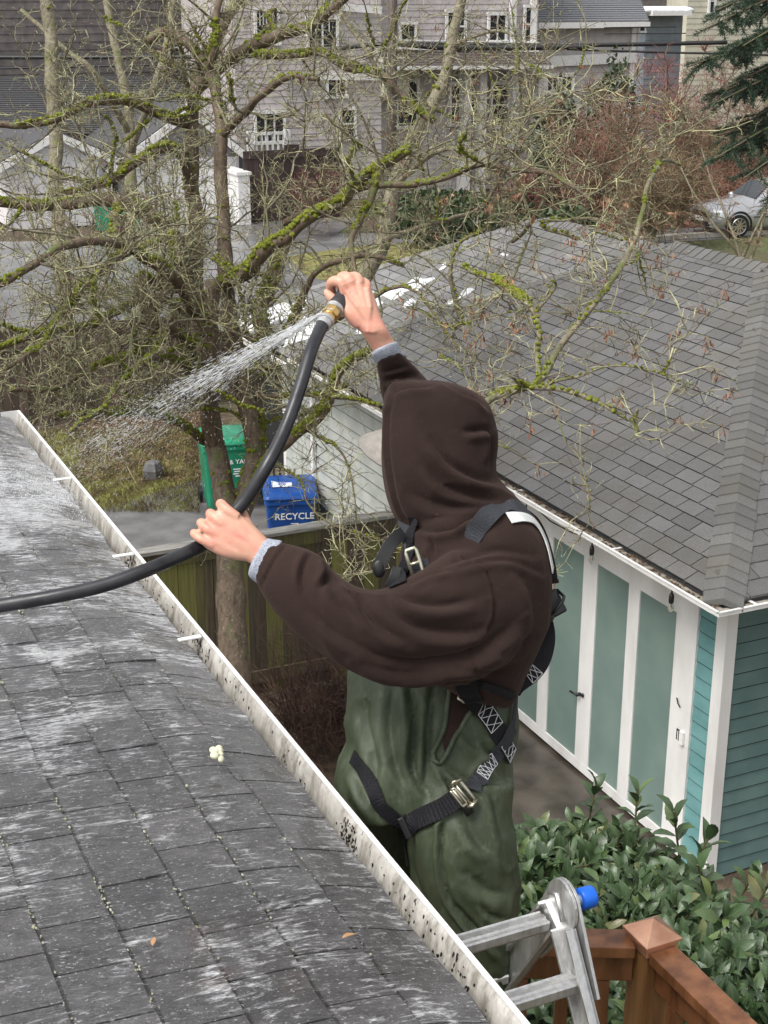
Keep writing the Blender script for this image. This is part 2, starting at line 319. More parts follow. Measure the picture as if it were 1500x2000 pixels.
for c in range(38):
    xa = XE+0.012-c*EXP; xb = xa-EXP-0.01
    y = -1.6 + [0, .5, .25, .72][c % 4]*TAB + rng.uniform(-.012, .012)
    while y < YF:
        y1 = min(y+TAB, YF); g = 0.0012+rng.uniform(0, .0016); lift = 0.0026+rng.uniform(0, .001)+(rng.uniform(0.003, .006) if rng.random() < .04 else 0)
        if y1-y > 0.03:
            nx, ny = (6 if c < 3 else 3), 4; top = []; bot = []
            w = rng.uniform(-.003, .003, 2)
            for i in range(nx+1):
                u = i/nx; x = xa+(xb-xa)*u
                for j in range(ny+1):
                    v = j/ny; yy = y+g+(y1-y-2*g)*v; xx = x + (w[0]*(1-u)*math.sin(v*5+c))
                    z = zr(xx)+lift*(1-u)+0.0015*math.sin(yy*31+c)+ (0.004*math.sin(yy*17+c*2.1)*(1 if c < 2 else 0.1))*(1-u)
                    top.append((xx, yy, z)); bot.append((xx, yy, zr(xx)-.01))
            n = len(top); F = []
            for i in range(nx):
                for j in range(ny):
                    q = i*(ny+1)+j; F.append((q, q+1, q+ny+2, q+ny+1))
            for j in range(ny): F.append((j, n+j, n+j+1, j+1))
            for i in range(nx):
                q = i*(ny+1); F.append((q, q+ny+1, n+q+ny+1, n+q)); q += ny; F.append((q, n+q, n+q+ny+1, q+ny+1))
            b.add(top+bot, F)
        mossline.append((xa, y, y1)); y += TAB
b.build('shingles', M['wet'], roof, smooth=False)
# moss and grit caught in the joints
b = MB(); px_ok = 0
for (x, y0, y1) in mossline:
    if x > 0.93 or x < -0.6 or y0 > 5.4: continue
    for t in range(int(rng.integers(0, 18)*(1.0 if x < .62 else .35)*max(0, .35+1.3*vnoise(np.array([[x, y0, 0]]), 1.7, 3)[0]+.3))):
        yy = rng.uniform(y0, y1); r = rng.uniform(.0007, .0026)*(1.6 if rng.random() < .1 else 1)
        b.ell((x+rng.uniform(-.002, .008), yy, zr(x)+.003), (r, r*rng.uniform(1, 2.6), r*.9), nu=6, nv=4)
b.build('joint_moss', simple('pale_moss', (0.20, 0.20, 0.12), 0.7, (0.42, 0.42, 0.33), 60), roof, smooth=True)
# raised metal edge at the far left corner
b = MB(); b.bb((-4.4, YF, 5.28), (XE-0.02, YF+.03, 5.40)); b.build('edge_flashing', M['path'], roof)
# gutter
gut = thing('gutter', 'white metal gutter along the near roof edge, dirty cream inside with flaking black debris', 'gutter', (XG, 2.5, 5.25))
inner = [(-0.125, 5.34), (-0.122, 5.262), (-0.06, 5.258), (-0.035, 5.262), (-0.022, 5.278), (-0.016, 5.30), (-0.010, 5.335), (-0.004, 5.345)]
outer = [(0.0, 5.349), (0.004, 5.335), (-0.004, 5.30), (-0.01, 5.275), (-0.028, 5.253), (-0.06, 5.25), (-0.13, 5.254), (-0.13, 5.34)]
def extr(prof, y0, y1, n=1):
    bb = MB(); ys = np.linspace(y0, y1, n+1); m = len(prof)
    for y in ys: bb.v.extend([(XG+a, float(y), c) for a, c in prof])
    for i in range(n):
        for k2 in range(m-1): bb.f.append((i*m+k2, i*m+k2+1, (i+1)*m+k2+1, (i+1)*m+k2))
    return bb
extr(inner, -1, YF, 1).build('gutter_trough', M['gin'], gut, smooth=True)
b = extr(outer, -1, YF); b.bb((XG-.13, YF, 5.25), (XG+.002, YF+.004, 5.352)); b.build('gutter_face', M['white'], gut)
b = MB(); b.bb((XG-.006, -1, 5.346), (XG+.004, YF, 5.3525)); b.build('gutter_lip', M['white'], gut, bevel=.0012)
for px, py in [(140, 937), (258, 1086), (384, 1249), (505, 1400)]:
    y = QZ(px, py, 5.34)[1]
    if px == 505: continue
    b = MB(); b.bb((XG-.075, y-.009, 5.346), (XG-.01, y+.009, 5.350)); b.build('hanger', M['white'], gut, bevel=.001)
b = MB()
for px, py, n, sp in [(265, 1100, 70, .05), (385, 1262, 40, .04), (690, 1625, 70, .022), (470, 1370, 14, .1), (320, 1170, 30, .12), (900, 1830, 26, .09), (960, 1900, 16, .04), (560, 1480, 16, .08), (800, 1750, 14, .15)]:
    y = QZ(px, py, 5.31)[1]
    for i in range(n):
        yy = y+rng.normal(0, sp); h = rng.uniform(5.268, 5.335); x = XG + np.interp(h, [5.262, 5.278, 5.30, 5.335], [-.035, -.022, -.016, -.010])-.0015
        l = rng.uniform(.003, .024)*(rng.random()**.5)
        b.ell((x, yy, h), (.0012, rng.uniform(.0007, .0028), l*.5), (np.array([1., 0, 0]), np.array([0, 1., .35]), np.array([0, -.35, 1.])), nu=6, nv=4)
b.build('debris', simple('wet_debris', (0.012, 0.01, 0.008), 0.4), gut)
# small things lying on the roof
b = MB()
for i in range(9):
    p = Q(424+rng.uniform(-9, 9), 1475+rng.uniform(-13, 13), 1); d = p-_C
    q = _C+d*((5.41-HC)/d[2]); b.ell((q[0], q[1], 5.41+rng.uniform(0, .008)), (rng.uniform(.006, .011),)*2+(.008,), nu=10, nv=7)
tag(b.build('moss_clump', simple('pale_clump', (0.55, 0.54, 0.36), 0.8, (0.75, 0.73, 0.58), 120, bump=.6, bs=200), smooth=True), 'pale yellow crumbly clump lying on the wet shingles near the gutter', 'debris')
leafm = simple('dry_leaf', (0.30, 0.15, 0.07), 0.6, (0.45, 0.27, 0.14), 60)
for px, py, lab, ang in [(298, 1845, 'small tan fallen leaf on the shingles at the lower left', 1.2), (668, 1795, 'small pale fallen leaf on the shingles beside the flowing water', .2)]:
    q = QZ(px, py, 5.43); b = MB(); c, s_ = math.cos(ang), math.sin(ang); P = []
    prof = [(0, 0), (.006, .004), (.014, .0055), (.022, .003), (.03, 0), (.022, -.003), (.014, -.005), (.006, -.004)]
    zz = zr(q[0])+.012
    P = [(q[0]+c*a-s_*w, q[1]+s_*a+c*w, zz+.003*math.sin(a*150)) for a, w in prof]
    b.prism(P, (0, 0, .0012)); tag(b.build('fallen_leaf', leafm), lab, 'leaf', 'fallen leaves on the near roof')
# ================================================================ garage
WX = 6.85; WY = 8.4
gar = thing('garage', 'teal and white garage with sage green door panels and a large grey shingled hip roof', 'garage', (10, 13, 0))
b = MB(); b.bb((WX+.02, WY+.02, 0), (13.4, 18.18, 2.66)); b.build('wall_core', M['felt'], gar)
def laps(bb, p0, p1, z0, z1, ex, nrm, t=0.014):
    """lap siding from p0 to p1 (xy), outward normal nrm"""
    z = z0; nrm = np.array([nrm[0], nrm[1], 0.]); p0 = np.array([p0[0], p0[1], 0.]); p1 = np.array([p1[0], p1[1], 0.])
    while z < z1-.01:
        zt = min(z+ex, z1); zb = np.array([0, 0, z]); zz = np.array([0, 0, zt-((.013 if t < .02 else .022) if zt < z1-.01 else 0)])
        bb.add([p0+zb+nrm*t, p1+zb+nrm*t, p1+zz+nrm*.003, p0+zz+nrm*.003, p0+zb, p1+zb, p1+zz, p0+zz], [(0, 1, 2, 3), (0, 4, 5, 1), (0, 3, 7, 4), (1, 5, 6, 2)]); z += ex
b = MB(); laps(b, (WX+.09, WY), (13.4, WY), 0.0, 2.64, .135, (0, -1)); b.build('south_siding', M['teal_shade'], gar)
def yy_(px, py): return QX(px, py, WX-.02)[1]
def zz_(px, py): return QX(px, py, WX-.02)[2]
yc = WY+.10; yt0, yt1 = yy_(1396, 1275), yy_(1360, 1275)
b = MB(); laps(b, (WX, WY+.08), (WX, yt1+.02), 0.0, 2.62, .135, (-1, 0)); b.build('corner_siding', M['teal'], gar)
b = MB(); b.bb((WX-.025, WY-.027, 0), (WX-.001, yt0, 2.63)); b.bb((WX-.0012, WY-.025, 0), (WX+.085, WY-.002, 2.63)); b.build('corner_board', M['trim'], gar, bevel=.0015)
# door unit
cols = [(yy_(1318, 1275), yy_(1244, 1275)), (yy_(1222, 1275), yy_(1160, 1275)), (yy_(1133, 1275), yy_(1073, 1275)), (yy_(1050, 1360), yy_(1000, 1345))]
zt_, zb_ = zz_(1139, 1083), zz_(1120, 1475)
yfar = 12.95; door = MB(); pan = MB()
door.bb((WX-.03, yt1, 0.02), (WX-.002, cols[0][0], 2.62))       # stile by the corner
edges = [cols[0][0]]
for i, (a, c) in enumerate(cols):
    if i < 3: door.bb((WX-.028, c, zb_), (WX-.002, cols[i+1][0], zt_))
door.bb((WX-.028, cols[3][1], zb_), (WX-.002, yfar, zt_))
door.bb((WX-.0285, cols[0][0], zt_), (WX-.002, yfar, 2.62)); door.bb((WX-.0285, cols[0][0], .03), (WX-.002, yfar, zb_))
door.build('door_frame', M['trim'], gar, bevel=.003)
for a, c in cols:
    pan.bb((WX-.014, a-.02, zb_-.03), (WX-.003, c+.02, zt_+.03))
pan.build('door_panel', M['sage'], gar)
b = MB(); b.bb((WX-.031, cols[0][0]+.012, .04), (WX-.0292, cols[0][0]+.018, 2.45)) if False else None
# door trim groove, handle, bolt, white box
hy, hz = yy_(1135, 1355), zz_(1135, 1355)
b = MB(); b.cyl((WX-.03, hy, hz), (WX-.075, hy, hz), .018, 14); b.cyl((WX-.075, hy-.01, hz), (WX-.085, hy+.09, hz), .011, 10); b.cyl((WX-.03, hy-.05, hz+.01), (WX-.045, hy-.05, hz+.01), .02, 14)
b.build('door_handle', M['black'], gar, smooth=True)
hy, hz = yy_(1335, 1440), zz_(1335, 1440)
b = MB(); b.bb((WX-.055, hy-.03, hz-.06), (WX-.03, hy+.02, hz+.06)); b.build('keypad_box', M['white'], gar, bevel=.004)
b = MB(); b.bb((WX-.036, hy+.045, hz-.05), (WX-.030, hy+.055, hz+.05)); b.bb((WX-.0358, hy+.045, hz+.04), (WX-.0302, hy+.082, hz+.05)); b.bb((WX-.036, hy+.075, hz-.05), (WX-.030, hy+.082, hz+.045)); b.build('latch', M['black'], gar); b = MB(); b.tube([(WX-.045, hy+.10, hz+.33), (WX-.05, hy+.07, hz+.29), (WX-.04, hy+.05, hz+.26)], .006, 6); b.build('hook', M['black'], gar)
hy, hz = yy_(1133, 1524), zz_(1133, 1524)
b = MB(); b.tube([(WX-.035, hy+.09, hz+.03), (WX-.05, hy+.08, hz-.04), (WX-.05, hy, hz-.05), (WX-.05, hy-.1, hz-.06), (WX-.035, hy-.12, hz)], .008, 6); b.build('floor_bolt', M['black'], gar)
# pale siding of the far half
b = MB(); laps(b, (WX, 13.1), (WX, 18.18), 0, 2.62, .165, (-1, 0), .024); b.build('west_siding', M['greysid'], gar)
b = MB(); y = yy_(615, 850); b.bb((WX-.07, y-.04, .1), (WX-.022, y+.04, 2.45)); b.bb((WX-.026, 18.1, 0), (WX-.001, 18.2, 2.5)); b.build('downspout', M['white'], gar, bevel=.004)
# roofs
EX, SX, Z0 = 6.5, 1.63/3.5, 2.72; RX = 10.0
def plane_tabs(bb, xlo, xhi, ylo, yhi, z0, exp, tab, flip=False, th=.0095):
    ed = MB()
    """west-facing slope; ylo/yhi functions of x"""
    c = 0; du = exp/math.sqrt(1+SX*SX)
    x = xlo
    while x < xhi-.02:
        x1 = min(x+du, xhi); y = ylo(x)-2+(c*0.37 % 1)*tab; off = rng.uniform(0, tab)
        y = ylo(x)-tab+((off) % tab)
        while y < yhi(x):
            a, c1 = y+.0055, y+tab-.0055
            a0, b0 = max(a, ylo(x)), min(c1, yhi(x)); a1, b1 = max(a, ylo(x1)), min(c1, yhi(x1))
            if b0-a0 > .01 or b1-a1 > .01:
                b0 = max(b0, a0); b1 = max(b1, a1); l = th+rng.uniform(-.002, .003); s0 = z0+SX*(x-EX); s1 = z0+SX*(x1+.01-EX)
                bb.add([(x, a0, s0+l), (x, b0, s0+l), (x1+.01, b1, s1+.002), (x1+.01, a1, s1+.002), (x, a0, s0-.01), (x, b0, s0-.01), (x1, b1, s1-.012), (x1, a1, s1-.012)], [(3, 2, 1, 0), (0, 4, 7, 3), (1, 2, 6, 5)]); (ed if c else MB()).add([(x-.0015, a0, s0+l-.001), (x-.0015, b0, s0+l-.001), (x-.0015, b0, s0-.02), (x-.0015, a0, s0-.02)], [(0, 1, 2, 3)])  # near-black strip on each butt edge paints the shadow line between courses
            y += tab
        x = x1; c += 1
    return ed
K1 = 1.15; yl = lambda x: 8.05+K1*(x-EX); yh = lambda x: 16.8-(16.8-13.85)*(x-EX)/3.5
b = MB(); ed = plane_tabs(b, EX, RX, yl, yh, Z0, .145, .26); b.build('shingles', M['shing'], gar); ed.build('shingle_shadow_edges', M['felt'], gar)
# south hip slope
b = MB(); run = K1*3.5; ns = 26
for c in range(ns):
    y0 = 8.05+run*c/ns; y1 = 8.05+run*(c+1)/ns; za = Z0+1.63*c/ns; zb = Z0+1.63*(c+1)/ns
    x0 = EX+3.5*c/ns; x = x0-rng.uniform(0, .3); xe = 13.5-3.5*c/ns
    while x < xe:
        a, e = max(x+.003, x0), min(x+.302, xe)
        if e > a: b.add([(a, y0, za+.011), (e, y0, za+.011), (e, y1+.01, zb+.003), (max(a, x0+3.5/ns), y1+.01, zb+.003), (a, y0, za-.01), (e, y0, za-.01)], [(0, 1, 2, 3), (0, 4, 5, 1)])
        x += .305
b.build('hip_shingles', M['shing'], gar)
b = MB()
b.add([(EX, 8.05, Z0-.012), (EX, 16.8, Z0-.012), (RX, 13.85, 4.338), (RX, yl(RX), 4.338), (13.5, 8.05, Z0-.012), (13.5, 16.8, Z0-.012)], [(0, 3, 2, 1), (0, 4, 3), (3, 4, 5, 2), (1, 2, 5), (0, 1, 5, 4)]); b.build('roof_deck', M['felt'], gar)
def caps(bb, p, q, left, right, w=.15, step=.14, th=.012):
    """bent cap shingles from p up to q; left/right: unit vectors down each slope, across the ridge"""
    p, q = np.array(p, float), np.array(q, float); L = np.linalg.norm(q-p); d = (q-p)/L; up = np.array([0, 0, 1.]); n = int(L/step)
    for i in range(n):
        a = p+d*(i*step); c = p+d*((i+1)*step+.02); h0, h1 = up*(.022+th), up*.02
        ww = w*(1+rng.uniform(-.06, .06)); l0, r0 = np.array(left)*ww, np.array(right)*ww
        bb.add([a+l0+h0*.8, a+h0+up*.008, a+r0+h0*.8, c+l0+h1*.6, c+h1+up*.008, c+r0+h1*.6, a+l0-up*.01, a-up*.01, a+r0-up*.01], [(0, 1, 4, 3), (1, 2, 5, 4), (0, 6, 7, 1), (1, 7, 8, 2), (0, 3, 6), (2, 8, 5)])
def unit(v): v = np.array(v, float); return v/np.linalg.norm(v)
b = MB(); caps(b, (EX, 8.05, Z0), (RX, yl(RX), 4.35), unit((-.55, .83, -.27)), unit((.75, -.65, -.28)), .17)
caps(b, (RX, yl(RX), 4.35), (RX, 13.85, 4.35), unit((-1, 0, -.5)), unit((1, 0, -.5)), .16)
caps(b, (EX, 16.8, Z0), (RX, 13.85, 4.35), unit((-.45, -.9, -.22)), unit((.6, .8, -.3)), .10)
b.build('ridge_caps', M['cap'], gar)
# west gutter and fascia
b = MB(); b.bb((EX-.10, 7.96, Z0-.062), (EX-.095, 16.85, Z0-.03)); b.bb((EX-.105, 7.955, Z0-.032), (EX-.083, 16.85, Z0-.02)); b.bb((EX-.10, 7.96, Z0-.065), (EX+.02, 16.85, Z0-.058))
b.bb((EX-.10, 7.955, Z0-.062), (13.5, 7.96, Z0-.03)); b.bb((EX-.105, 7.95, Z0-.032), (13.5, 7.972, Z0-.02)); b.bb((EX-.10, 7.96, Z0-.0649), (13.5, 8.05, Z0-.0579))
b.bb((EX-.02, 8.06, Z0-.095), (WX-.03, 16.8, Z0-.08)); b.bb((EX-.02, 8.04, Z0-.0955), (13.5, WY-.03, Z0-.0805))
b.build('gutter', M['white'], gar, bevel=.002)
b = MB(); b.bb((EX-.094, 7.99, Z0-.045), (EX-.0, 16.8, Z0-.037)); b.bb((EX-.09, 7.965, Z0-.045), (13.5, 8.04, Z0-.0371))
b.build('gutter_silt', simple('gutter_silt', (0.12, 0.10, 0.07), 0.6, (0.36, 0.33, 0.28), 14, bump=.6, bs=60), gar)
for px, py in [(1010, 945), (1203, 1055), (1440, 1172)]:
    b = MB(); y = QX(px, py, EX-.05)[1]
    if px < 1400: b.bb((EX-.1, y-.012, Z0-.031), (EX+.03, y+.012, Z0-.024))
    else: b.bb((EX+.25, 7.955, Z0-.031), (EX+.275, 8.09, Z0-.024))
    b.build('hanger', M['white'], gar)
b = MB()
for i in range(260):
    y = rng.uniform(8.05, 13.6); b.ell((EX-.045+rng.uniform(-.035, .05), y, Z0-.034+rng.uniform(0, .012)), (rng.uniform(.006, .016), rng.uniform(.006, .02), .006), nu=6, nv=4)
b.build('gutter_leaves', simple('brown_litter', (0.04, 0.025, 0.015), 0.7, (0.16, 0.09, 0.05), 40), gar)
# lower adjoining roof with snow
Z1 = 2.64
nb = thing('adjoining_garage', 'lower adjoining garage behind, its light grey shingled roof patched with melting snow', 'garage', (10, 17.5, 0))
yl2 = lambda x: yh(x)-.25; yh2 = lambda x: 19.9-(19.9-16.7)*(x-EX)/3.5
b = MB(); ed = plane_tabs(b, EX, RX, yl2, yh2, Z1, .145, .26); b.build('shingles', M['shing2'], nb); ed.build('shingle_shadow_edges', M['felt'], nb)
b = MB(); b.add([(EX, 14, Z1-.012), (EX, 19.9, Z1-.012), (RX, 16.7, Z1+1.618), (RX, 14, Z1+1.618), (13.5, 14, Z1-.012), (13.5, 19.9, Z1-.012)], [(0, 3, 2, 1), (3, 4, 5, 2), (1, 2, 5)]); b.bb((WX+.05, 18.3, 0), (13.3, 19.6, Z1-.03)); b.build('roof_deck', M['felt'], nb)
b = MB(); caps(b, (RX, 13.9, Z1+1.63), (RX, 16.7, Z1+1.63), unit((-1, 0, -.5)), unit((1, 0, -.5)), .14); caps(b, (EX, 19.9, Z1), (RX, 16.7, Z1+1.63), unit((-.45, -.9, -.22)), unit((.6, .8, -.3)), .10); b.build('ridge_caps', M['shing2'], nb)
b = MB(); b.bb((EX-.1, 16.9, Z1-.1), (EX-.09, 19.95, Z1-.02)); b.build('fascia', M['white'], nb)
# snow as mounded sheet
g = 0.05; nxs, nys = int(3.4/g), int(7.0/g); idx = {}; b = MB(); X, Y = np.meshgrid(EX+np.arange(nxs)*g, 14.0+np.arange(nys)*g, indexing='ij')
Pn = np.stack([X.ravel(), Y.ravel(), 0*X.ravel()], 1); nn = (vnoise(Pn, 1.5, 1)*.5+vnoise(Pn, 4.2, 2)*.5+vnoise(Pn, 9, 3)*.22).reshape(X.shape)
dl = (19.9-(19.9-16.7)*(X-EX)/3.5)-Y       # distance from far hip edge
lo_ = Y-(16.8-(16.8-13.85)*(X-EX)/3.5)
band = np.where((dl > .1) & (lo_ > .03), 0.07-np.abs(dl-1.1)*.30, -1.)-np.clip((X-8.3), 0, 9)*.5
H = nn*1.0+band; H = np.clip(H, 0, .5)
for i in range(nxs-1):
    for j in range(nys-1):
        if max(H[i, j], H[i+1, j], H[i, j+1], H[i+1, j+1]) > 0.02:
            q = []
            for (a, c) in ((i, j), (i, j+1), (i+1, j+1), (i+1, j)):
                if (a, c) not in idx:
                    h = H[a, c]; idx[(a, c)] = len(b.v); b.v.append((X[a, c], Y[a, c], Z1+SX*(X[a, c]-EX)+.012+.05*math.sqrt(min(h, .3)/.3)*(1 if h > 0.02 else 0)-(0.03 if h <= .02 else 0)))
                q.append(idx[(a, c)])
            b.f.append(tuple(reversed(q)))
b.build('snow_patch', M['snow'], nb, smooth=True)
# ================================================================ string lights along the garage
stl = thing('string_lights', 'black cable of string lights drooping beneath the white garage gutter', 'string lights', (6.5, 10, 2.4))
sock = [(1028, 985), (1157, 1050), (1313, 1142)]; cb = MB(); pts = []
def onw(px, py): return QX(px, py, EX-.04)
key = [(940, 905), (985, 950), (1008, 962), (1028, 975), (1075, 1018), (1120, 1042), (1157, 1048), (1200, 1075), (1260, 1112), (1313, 1138), (1340, 1155), (1368, 1172)]
cb.tube([onw(*q) for q in key], .006, 6); cb.build('cable', M['cable'], stl, smooth=True)
for px, py in sock:
    p = onw(px, py+5); 
    b = MB(); b.tube([p+[0, 0, .02], p-[0, 0, .06]], .007, 6); b.tube([p-[0, 0, .05], p-[0, 0, .07], p-[0, 0, .12], p-[0, 0, .135]], [.012, .021, .022, .018], 12); so_ = b.build('socket', M['black'], stl, smooth=True)
    b = MB(); q = p-[0, 0, .13]; b.tube([q, q-[0, 0, .02], q-[0, 0, .045], q-[0, 0, .07], q-[0, 0, .085]], [.013, .02, .026, .018, .004], 14); b.build('bulb', M['bulb'], stl, smooth=True)
fl = thing('string_light', 'single black hanging bulb socket below the fence cap board beside the blue bin', 'string light', QY(648, 1020, 12.95))
b = MB(); p = QY(648, 1022, 12.95); b.tube([p+[0, 0, .03], p-[0, 0, .06]], .005, 6); b.tube([p-[0, 0, .05], p-[0, 0, .07], p-[0, 0, .12]], [.01, .02, .02], 10); b.build('socket', M['black'], fl, smooth=True)
b = MB(); q = p-[0, 0, .12]; b.tube([q, q-[0, 0, .03], q-[0, 0, .06], q-[0, 0, .08]], [.012, .024, .018, .004], 12); b.build('bulb', M['bulb'], fl, smooth=True)
# ================================================================ fence beside the garage
fe = thing('board_fence', 'weathered board fence green with algae beneath a wet grey cap board, behind the ladder worker', 'fence', (4.5, 13.05, 0))
b = MB(); x = 1.5
while x < 6.78:
    w = .178+rng.uniform(-.004, .004); b.bb((x, 13.0+rng.uniform(-.004, .004), .12), (x+w, 13.022, 1.87)); x += w+.006
b.build('boards', M['fence'], fe, bevel=.002)
b = MB(); b.bb((1.5, 12.97, 1.72), (6.8, 12.998, 1.86)); b.build('top_rail', M['fence'], fe, bevel=.003)
b = MB(); b.bb((1.5, 12.965, .26), (6.8, 12.998, .40)); b.build('bottom_rail', M['fence'], fe, bevel=.003)
b = MB(); b.bb((1.5, 12.93, 1.875), (6.8, 13.09, 1.912)); b.build('cap_board', M['fencecap'], fe, bevel=.003)
for x in (1.6, 4.0, 6.3):
    b = MB(); b.bb((x, 13.024, 0), (x+.09, 13.11, 1.87)); b.build('post', M['fence'], fe)
# left old fence
fo = thing('old_fence', 'dark weathered plank fence beyond the lawn on the left, partly hidden by branches', 'fence', (6, 24.6, 0))
b = MB(); x = -3.0
while x < 10.5:
    w = .14; b.bb((x, 24.6+rng.uniform(-.01, .01), .03), (x+w, 24.63, 1.72+rng.uniform(-.03, .03))); x += w+.008
b.build('boards', M['oldfence'], fo)
b = MB(); b.bb((-3, 24.56, 1.35), (10.5, 24.598, 1.44)); b.build('rail', M['oldfence'], fo)
for x in (0, 2.4, 4.8, 7.2, 9.6):
    b = MB(); b.bb((x, 24.5, 0), (x+.1, 24.598, 1.8)); b.build('post', M['oldfence'], fo)
fd = thing('dark_fence', 'dark brown vertical board fence across the street between the white garage and the power pole', 'fence', (17, 46, 0))
Y0 = 46.; xa, xb2 = QY(478, 400, Y0)[0], QY(655, 400, Y0)[0]; zt2 = QY(560, 292, Y0)[2]
b = MB(); x = xa
while x < xb2: b.bb((x, Y0, 0), (x+.17, Y0+.03, zt2+(.15 if int(x*2) % 5 == 0 else 0))); x += .18
b.build('boards', M['fardark'], fd)
b = MB(); b.bb((xa, Y0-.04, zt2-.25), (xb2, Y0-.002, zt2-.12)); b.build('rail', M['fardark'], fd)
b = MB(); x = xb2+.2
# ================================================================ wheeled bins
def wheeled_bin(name, label, base, yaw, m, w=.62, d=.68, h=1.0):
    t = thing(name, label, 'bin', base)
    c, s_ = math.cos(yaw), math.sin(yaw); fx = np.array([c, s_, 0]); fy = np.array([-s_, c, 0]); up = np.array([0, 0, 1.]); o = np.array(base, float)
    def L(x, y, z): return o+fx*x+fy*y+up*z
    b = MB(); rings = []
    for z, k in ((0.04, .80), (.1, .84), (.5, .91), (.86, .98), (.87, 1.04), (.92, 1.04), (.93, 1.0)):
        z = z*h
        hw, hd = w/2*k, d/2*k; r = .05; ring = []
        for (sx, sy, a0) in ((1, 1, 0), (-1, 1, 90), (-1, -1, 180), (1, -1, 270)):
            for a in (0, 30, 60, 90): ring.append(L(sx*(hw-r)+r*math.cos(math.radians(a0+a)), sy*(hd-r)+r*math.sin(math.radians(a0+a)), z))
        rings.append(ring)
    b.loft(rings); b.build('bin_body', m, t, smooth=False, bevel=.0)
    b = MB(); rings = []
    for z, k, kk in ((.93, 1.06, 0), (.955, 1.08, 0), (.985, 1.03, .012), (1.01, .8, .03), (1.02, .4, .035)):
        hw, hd = w/2*k, d/2*k; r = .06*k; ring = []
        for (sx, sy, a0) in ((1, 1, 0), (-1, 1, 90), (-1, -1, 180), (1, -1, 270)):
            for a in (0, 30, 60, 90):
                yy = sy*(hd-r)+r*math.sin(math.radians(a0+a)); ring.append(L(sx*(hw-r)+r*math.cos(math.radians(a0+a)), yy, z+.05*(yy/d+.5)))
        rings.append(ring)
    rings = [[q+up*(.93*(h-1)) for q in r2] for r2 in rings]; b.loft(rings); b.build('lid', m, t, bevel=.004)
    b = MB(); b.cyl(L(-w*.4, d*.56, .9), L(w*.4, d*.56, .9), .016); b.build('handle', m, t, smooth=True)
    for sx in (-1, 1):
        b = MB(); b.cyl(L(sx*w*.44, d*.40, .12), L(sx*w*.52, d*.40, .12), .12, 20); b.build('wheel', M['black'], t, smooth=False)
    return t, L, fx, fy
pb = QZ(566, 985, .75); yawb = -YAW+.12
tb, L, fx, fy = wheeled_bin('wheeled_bin', 'blue recycling bin with white lettering standing behind the mossy fence', (pb[0], pb[1], 0), yawb, M['binblue'], .66, .72)
n_ = unit(-fy*1+np.array([0, 0, -.06])); axb = (fx, unit(np.array([0, 0, 1.])+fy*-.06), -fy)
text(tb, 'RECYCLE', .125, L(.04, -.345, .70), axb, M['letter'])
b = MB()
for i, wd in enumerate((.10, .08, .11, .09)): b.box(L(.04, -.338, .60-.022*i), (wd, .003, .010), (fx, fy, (0, 0, 1)))
b.build('small_print', M['letter'], tb)
b = MB(); b.box(L(-.1, -.02, 1.045), (.26, .26, .003), (fx, fy, (0, -.06, 1))); b.build('sticker', simple('pale_sticker', (.45, .5, .62), .4, (.7, .72, .75), 30), tb)
b = MB(); b.box(L(-.1, -.02, 1.048), (.10, .12, .003), (fx, fy, (0, -.06, 1))); b.build('sticker_print', simple('sticker_print', (.05, .12, .4), .4, (.4, .4, .45), 40), tb)
pg = QZ(438, 955, .25); tg, L, fx, fy = wheeled_bin('wheeled_bin', 'green food and yard waste bin standing behind the mossy tree trunks', (pg[0], pg[1], 0), -YAW+.25, M['bingreen'], .66, .70, 1.08)
axg = (fx, np.array([0, 0, 1.]), -fy)
text(tg, 'FOOD & YARD', .095, L(.06, -.352, .76), axg, M['letter'])
b = MB(); b.tube([L(.02+.045*math.cos(a), -.345, .60+.045*math.sin(a)) for a in np.linspace(0, 6.2, 20)], .006, 5)
for i, wd in enumerate((.15, .13, .16, .1)): b.box(L(.17, -.343, .65-.035*i), (wd, .003, .016), (fx, fy, (0, 0, 1)))
b.build('small_print', M['letter'], tg)
b = MB(); b.box(L(.06, .0, 1.047), (.2, .12, .003), (fx, fy, (0, 0, 1))); b.build('sticker', M['letter'], tg)
# little slatted wooden gate by the blue bin
sg = thing('wooden_crate', 'small upright slatted wood crate standing between the blue bin and the pale wall', 'crate', QZ(578, 935, 0))
p0 = np.array([tb['_o'][0]+.15, tb['_o'][1]+1.1, 0])
b = MB()
for i in range(6): b.box(p0+_r*(i*.085)+[0, 0, .45], (.055, .02, .9), (_r, np.cross((0, 0, 1), _r), (0, 0, 1)))
b.build('slats', simple('pale_wood', (.2, .17, .12), .7, (.34, .29, .21), 8), sg)
for z in (.2, .75): b = MB(); b.box(p0+_r*.21+np.array([0, 0, z])+np.cross((0, 0, 1), _r)*.025, (.52, .025, .06), (_r, np.cross((0, 0, 1), _r), (0, 0, 1))); b.build('rail', simple('pale_wood_rail', (.2, .17, .12), .7), sg)
